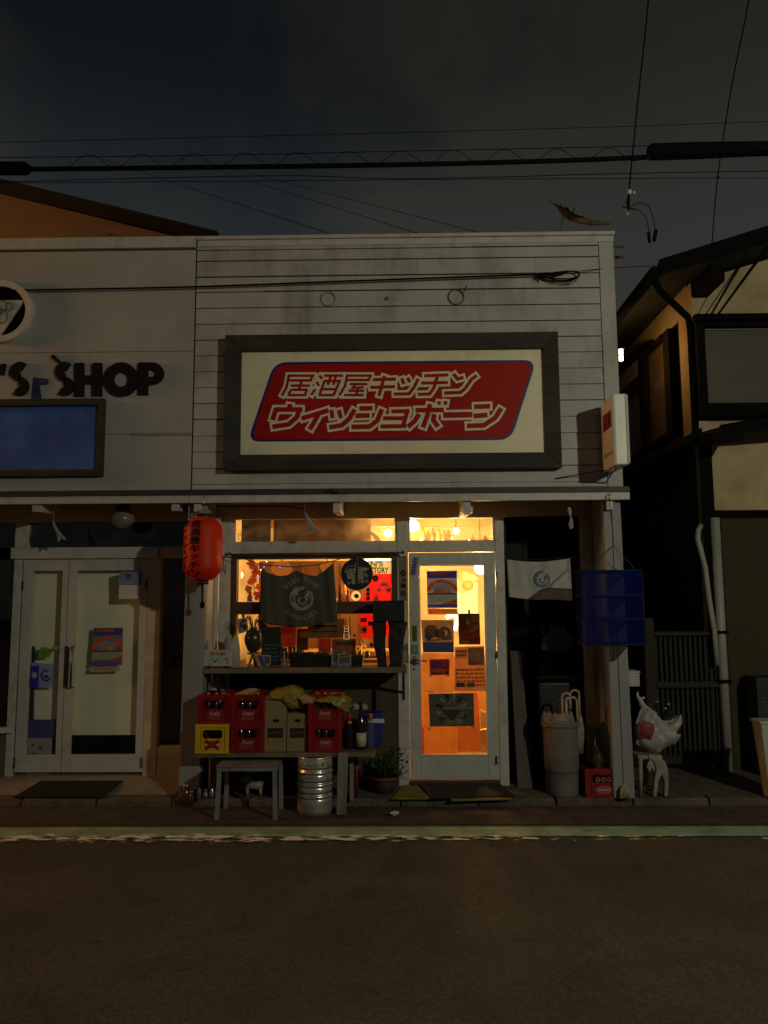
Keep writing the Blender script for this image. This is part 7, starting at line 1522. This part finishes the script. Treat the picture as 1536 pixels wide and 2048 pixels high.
cl = thing('hooked_lamp', 'white hooked neon tube glowing between the posters in the door', 'lamp'); mb = MB(M('neon_glow', (1, .9, .62), emit=3.2)); mb.tube(spline([P(x, y, .52) for x, y in ((892, 1236), (900, 1231), (911, 1231), (914, 1240), (912, 1252), (911, 1262))], 5), [.018]*24+[.014]+[.012], 10); mb.build('tube', cl)
ws = M('beam_wood', (.40, .19, .06), .6, .25, 5)
mb = MB(ws); a = P(905, 1046, 1.75); mb.box(rx0+.06, rx1+.40, 1.75, 1.85, a.z-.03, a.z+.06); tag(mb.build('ceiling_beam'), 'orange lit beam crossing the bar seen through the transom', 'beam')
mb = MB(M('hazy_panel', (.30, .17, .07), .8, .2, 4)); q0, q1 = P(547, 1060, .60), P(742, 1060, .60); mb.box(q0.x, q1.x, .60, .62, z_t0-.06, z_t1+.1); tag(mb.build('glass_haze_panel'), 'brown panel added as the hazy reflecting glass in the middle of the transom above the window', 'panel')  # panel added for the brown reflection in the dull, dirty transom glass
mb = MB(M('slate_panel', (.07, .065, .07), .7)); q0, q1 = P(483, 1060, .57), P(541, 1060, .57); mb.box(q0.x, q1.x, .57, .59, z_t0-.05, P(510, 1039, .57).z); tag(mb.build('slate_board'), 'dark slate board behind the left end of the transom above the window', 'board')
mb = MB(M('wire_curl', (.03, .02, .015), .5)); mb.tube([P(483+9*math.cos(t)*(1-t/14), 1074-9*math.sin(t)*(1-t/14), .55) for t in [k*.35 for k in range(26)]], .003, 5); tag(mb.build('wire_curl'), 'small wire curl at the left end of the transom', 'ornament')
mb = MB(M('dim_fish', (.12, .06, .02), .5)); mb.puff([XZ(x, y, .62) for x, y in ((733, 1061), (745, 1064), (756, 1072), (763, 1083), (752, 1084), (745, 1072))], .62, .02); tag(mb.build('hanging_ornament'), 'dark leaf-shaped ornament at the right end of the transom above the window', 'ornament')
# high shelf with bottles seen through the transom over the door
hs = thing('high_shelf', 'high shelf inside the bar seen through the transom over the door', 'shelf'); Yh = 1.15; zs = P(905, 1086, Yh).z; mb = MB(wood_d); mb.box(P(818, 1080, Yh).x, rx1+.40, Yh-.08, Yh+.10, zs-.03, zs); mb.build('board', hs)
random.seed(14); cols = [(.22, .10, .025), (.40, .18, .04), (.15, .08, .03), (.55, .30, .09), (.30, .15, .06)]
for i, px in enumerate((846, 857, 866, 878, 889, 897, 945, 971)):
    q = P(px, 1085, Yh+random.uniform(-.03, .04)); h = random.uniform(.10, .17) if px < 900 else random.uniform(.06, .12); r = random.uniform(.022, .034); mm = M('bar_bottle_%d' % (i % 5), cols[i % 5], .25, .2, 10, coat=.3)
    mb = MB(mm); mb.lathe([(r*.95, 0), (r, .004), (r, h*.55), (r*.4, h*.75), (r*.38, h)], (q.x, q.y, zs+.001), 14)
    tag(mb.build('bottle'), 'small bottle on the high shelf behind the transom over the door', 'bottle', 'bottles on the high shelf in the bar')
# glowing round lanterns and wooden things behind the window
for i, (px, py, r, Y, lb) in enumerate(((563, 1137, .10, 1.15, 'round orange glowing shade above the left part of the olive towel'), (655, 1133, .075, 1.2, 'round orange glowing shade above the right corner of the olive towel'))):
    t = thing('globe_lamp', lb, 'lamp'); q = P(px, py, Y); mb = MB(M('orange_shade', (1.0, .26, .03), emit=.42)); mb.ball(q, r, 20, sz=.72)
    mb.build('shade', t); mb = MB(black_cable); mb.tube([q+Vector((0, 0, r*.7)), (q.x, q.y, rzc-.002)], .004, 5); mb.build('cord', t)
pf = thing('paper_flowers', 'pinkish red paper flower garland hanging behind the left of the window', 'garland'); random.seed(3)
mb = MB(M('pink_flower', (.70, .15, .06), .7, .3, 12, trans=.3))
for i in range(16):
    x, y = random.uniform(496, 520), random.uniform(1122, 1198); c = P(x, y, .80)
    for k in range(5):
        a = k*2*PI/5+random.random(); e1 = Vector((math.cos(a), -.2, math.sin(a)))*.038; e2 = Vector((-math.sin(a), 0, math.cos(a)))*.016; mb.poly([c, c+e1*.5+e2, c+e1, c+e1*.5-e2])
mb.build('flower', pf); mb = MB(black_cable); mb.tube([P(508, 1100, .81), P(506, 1150, .81), P(511, 1200, .81)], .003, 5); mb.build('string', pf)
for i, (x, y, c_) in enumerate(((533, 1123, (.9, .85, 1)), (528, 1134, (.16, .12, 1)), (522, 1140, (1, .8, .9)), (518, 1154, (.22, .14, 1)), (560, 1134, (.22, .16, 1)), (505, 1199, (.6, .4, 1)))):
    mb = MB(M('led_%d' % (i % 3 if i in (0, 2) else 1), c_, emit=2.2)); mb.ball(P(x, y, .50), .0075, 8); tag(mb.build('fairy_light'), ['white fairy light highest in the string at the window', 'deep blue fairy light beside the top left towel corner', 'pinkish white fairy light left of the blue one', 'violet fairy light left of the olive towel, midway down', 'violet fairy light above the left scallop of the olive towel', 'small violet fairy light low by the white print'][i], 'fairy light')
# things standing inside behind the window
random.seed(17)
for i, (px, py0, py1, w, c_, nm, lb) in enumerate(((545, 1160, 1250, 30, (.36, .13, .03), 'wooden_mask', 'carved orange wood piece behind the olive towel'), (688, 1160, 1202, 14, (.75, .33, .07), 'wooden_fin', 'upright orange wooden fin right of the olive towel'), (702, 1120, 1160, 10, (.55, .24, .06), 'hanging_tag', 'tan tag hanging left of the round board inside'), (676, 1195, 1203, 10, (.9, .7, .4), 'small_lamp_shade', 'pale small shade glowing at the right towel edge'))):
    Y = .75; mb = MB(M('inside_wood_%d' % i, c_, .6, .25, 8)); k = (Y+6.1)/FPX; a = P(px, py1, Y); b = P(px, py0, Y)
    mb.puff([(a.x-w/2*k, a.z), (a.x-w*.35*k, (a.z+b.z)/2), (a.x-w*.05*k, b.z), (a.x+w*.15*k, b.z), (a.x+w*.45*k, (a.z+b.z)/2), (a.x+w/2*k, a.z)], Y, .03); tag(mb.build(nm), lb, 'ornament')
cnt = thing('bar_counter', 'low orange wooden counter inside the bar behind the window', 'counter'); mb = MB(orange_wood); mb.box(rx0+.2, xp-.05, .95, 1.36, ZP+.006, P(600, 1312, .95).z); mb.build('front', cnt); mb = MB(M('counter_top', (.62, .36, .12), .4, .2, 5)); mb.box(rx0+.18, xp-.03, .92, 1.37, P(600, 1312, .95).z+.001, P(600, 1312, .95).z+.04); mb.build('top', cnt)
point('counter_light', (P(640, 1240, .8).x, .80, 1.55), (1, .50, .14), 3.2*INSIDE, .08, cnt)
# door view: pale panel painted as the lit cream wall, round things, low papers and bag
card('lit_cream_panel', 'bright cream panel painted as the lit far wall seen through the door', 'board', ((878, 1158), (955, 1158), (955, 1228), (878, 1228)), 1.90, [(M('lit_cream', (.80, .74, .50), .7, .08, 4), None)], t=.02)
for (px, py, r, lb) in ((936, 1170, .055, 'round golden disc hanging above the cream panel inside the door'), (953, 1162, .018, 'tiny round disc right of the golden one inside the door')):
    mb = MB(M('gold_disc', (.50, .27, .05), .5, .2, 20)); q = P(px, py, 1.7); mb.ball(q, r, 14, sy=.3); tag(mb.build('round_plate'), lb, 'plate')
mb = MB(M('red_cloth', (.60, .10, .03), .8, .2, 8)); mb.prism([XZ(x, y, 1.3) for x, y in ((917, 1162), (958, 1158), (948, 1150), (930, 1143), (917, 1140))], 1.30, 1.33); tag(mb.build('red_pennant', recalc=True), 'red cloth pennant at the top of the door view', 'pennant')
mb = MB(M('cream_paper_bag', (.62, .36, .16), .8, .2, 8)); mb.prism([XZ(x, y, .95) for x, y in ((952, 1462), (975, 1458), (976, 1480), (966, 1492), (955, 1476))], .95, 1.0); tag(mb.build('paper_bag', recalc=True), 'torn cream paper bag low at the right inside the door', 'bag')
mb = MB(M('leaning_board', (.66, .40, .16), .7, .2, 6)); mb.prism([XZ(x, y, 1.2) for x, y in ((962, 1505), (976, 1505), (972, 1425), (960, 1420))], 1.2, 1.23); tag(mb.build('leaning_board', recalc=True), 'tan board leaning at the right inside the door', 'board')
point('door_room_light', (P(930, 1300, 1.3).x, 1.25, 1.08), (1, .56, .18), 30*INSIDE, .12, None)

# ================================================================== STREET LAMPS BEHIND THE CAMERA
def street_lamp(label, spec, arm):
    (x, y, z), c, p = spec; t = thing('street_lamp', label, 'street lamp', loc=(x, y, 0))
    mb = MB(M('lamp_pole', (.25, .25, .24), .5, metal=.5)); mb.tube([(x+arm, y, 0), (x+arm, y, z+.35)], [.07, .045], 12); mb.tube([(x+arm, y, z+.3), (x, y, z+.16)], .03, 8); mb.build('pole', t)
    mb = MB(M('lamp_hood', (.2, .2, .2), .5)); mb.lathe([(.04, .20), (.16, .10), (.17, .08), (.001, .10)], (x, y, z), 20); mb.build('hood', t)
    mb = MB(M('street_bulb', c, emit=40.)) if False else MB(M('street_bulb_'+('w' if c[1] > .6 else 'o'), c, emit=25.)); mb.ball((x, y, z), .07 if c[1] > .6 else .30, 12); mb.build('bulb', t)
    point('street_light', (x, y, z-.13 if c[1] > .6 else z), c, p, .09 if c[1] > .6 else .45, t)
street_lamp('white street lamp across the road, right of the viewer', LAMP_WHITE, .9)
street_lamp('orange street lamp down the road to the left', LAMP_ORANGE, -.9)
# dark things standing low behind the window panes, against the lit counter
random.seed(23)
spots = [(564, 1318, 34, 'bottle'), (572, 1318, 22, 'jar'), (580, 1318, 40, 'bottle'), (589, 1318, 26, 'jar'), (597, 1318, 36, 'bottle'), (604, 1318, 30, 'bottle'), (720, 1316, 16, 'jar'), (735, 1316, 14, 'jar')]
for px, py, hpx, kd in spots:
    Y = .66+random.uniform(-.03, .05); q = P(px, py, Y); h = hpx*(Y+6.1)/FPX; r_ = random.uniform(.016, .022); mb = MB(M('back_bar_glass', (.035, .016, .006), .2, .3, 12, coat=.4))
    mb.lathe([(r_*.95, 0), (r_, .003), (r_, h*.55), (r_*.42, h*.75), (r_*.4, h)] if kd == 'bottle' else [(r_, 0), (r_*1.1, h*.4), (r_*.9, h*.8), (r_*.9, h)], (q.x, Y, q.z), 14)
    tag(mb.build(kd), 'dark %s standing inside low behind the window glass' % kd, kd, 'dark %ss behind the window glass' % kd)
mb = MB(wood_d); a, b = P(555, 1319, .66), P(755, 1319, .66); mb.box(a.x, b.x, .58, .76, a.z-.02, a.z-.001); tag(mb.build('narrow_ledge'), 'narrow wooden ledge inside the window carrying dark bottles', 'ledge')

# more of the bar's clutter hung and propped behind the panes
random.seed(77)
clut = [(692, 1232, 1290, 5, '#2a140a', 'slim dark ladle hanging behind the lower panes, left of the red sheet'), (700, 1230, 1272, 4, '#331a0c', 'short dark ladle hanging beside the slim one behind the lower panes'), (486, 1222, 1262, 12, '#7a3a14', 'brown bottle-shaped thing behind the white photo print'), (500, 1180, 1203, 12, '#8b4a1c', 'small tan figure on the rail behind the left pane'), (680, 1168, 1204, 9, '#5a2810', 'dark brown fin shape just right of the olive towel'), (696, 1178, 1204, 11, '#a85a20', 'orange cup shape on the rail right of the olive towel'), (552, 1226, 1250, 14, '#4a200c', 'dark brown lump under the left half of the olive towel'), (770, 1296, 1322, 8, '#3a1a0c', 'dark little bottle between the legs of the carved stand')]
for px, py0, py1, w, c_, lb in clut:
    Y = random.uniform(.56, .70); k_ = (Y+6.1)/FPX; a = P(px, py1, Y); b = P(px, py0, Y); w *= k_
    mb = MB(M('clutter_'+c_.strip('#'), lin(c_), .6, .3, 20)); h = b.z-a.z
    mb.lathe([(w*.42, 0), (w*.5, h*.1), (w*.45, h*.45), (w*.2, h*.62), (w*.28, h*.8), (w*.12, h)], (a.x, Y, a.z), 12, sy=.6); tag(mb.build('bar_ornament'), lb, 'ornament')
for i, (px, py, w, h, c_, lb) in enumerate(((607, 1268, 9, 13, '#c9772c', 'small amber card pinned beside the dark brown sheet'), (548, 1290, 10, 14, '#8a2f16', 'small reddish card right of the chalk board inside'), (727, 1240, 6, 8, '#b9772f', 'tiny tan card at the top of the lower red sheet'), (652, 1252, 22, 4, '#4d3416', 'dark printed line across the wide tan paper'), (648, 1263, 26, 3, '#54391a', 'second dark printed line across the wide tan paper'))):
    Y = YB+.0445-.0006*i; x0, x1, z0, z1 = REC(px-w, py-h/2, px+w, py+h/2, Y); mb = MB(M('card_'+c_.strip('#'), lin(c_), .8, .2, 20, trans=.4)); mb.box(x0, x1, Y, Y+.0004, z0, z1); tag(mb.build('pinned_card'), lb, 'card')
for i, (a, b, lb) in enumerate((((1512, 478), (1396, 652), 'left of the two added wires, drawn for a cable shadow, slanting across the gable of the dark house'), ((1536, 492), (1428, 640), 'right of the two added wires, a thicker stay, slanting across the gable of the dark house'))):
    mb = MB(black_cable); mb.tube([P(a[0], a[1], .62), P(b[0], b[1], .86)], [.016, .010] if i else .005, 6); tag(mb.build('shadow_stay_wire'), lb, 'wire')  # thin wire added for a cable shadow on the gable, thick one a stay
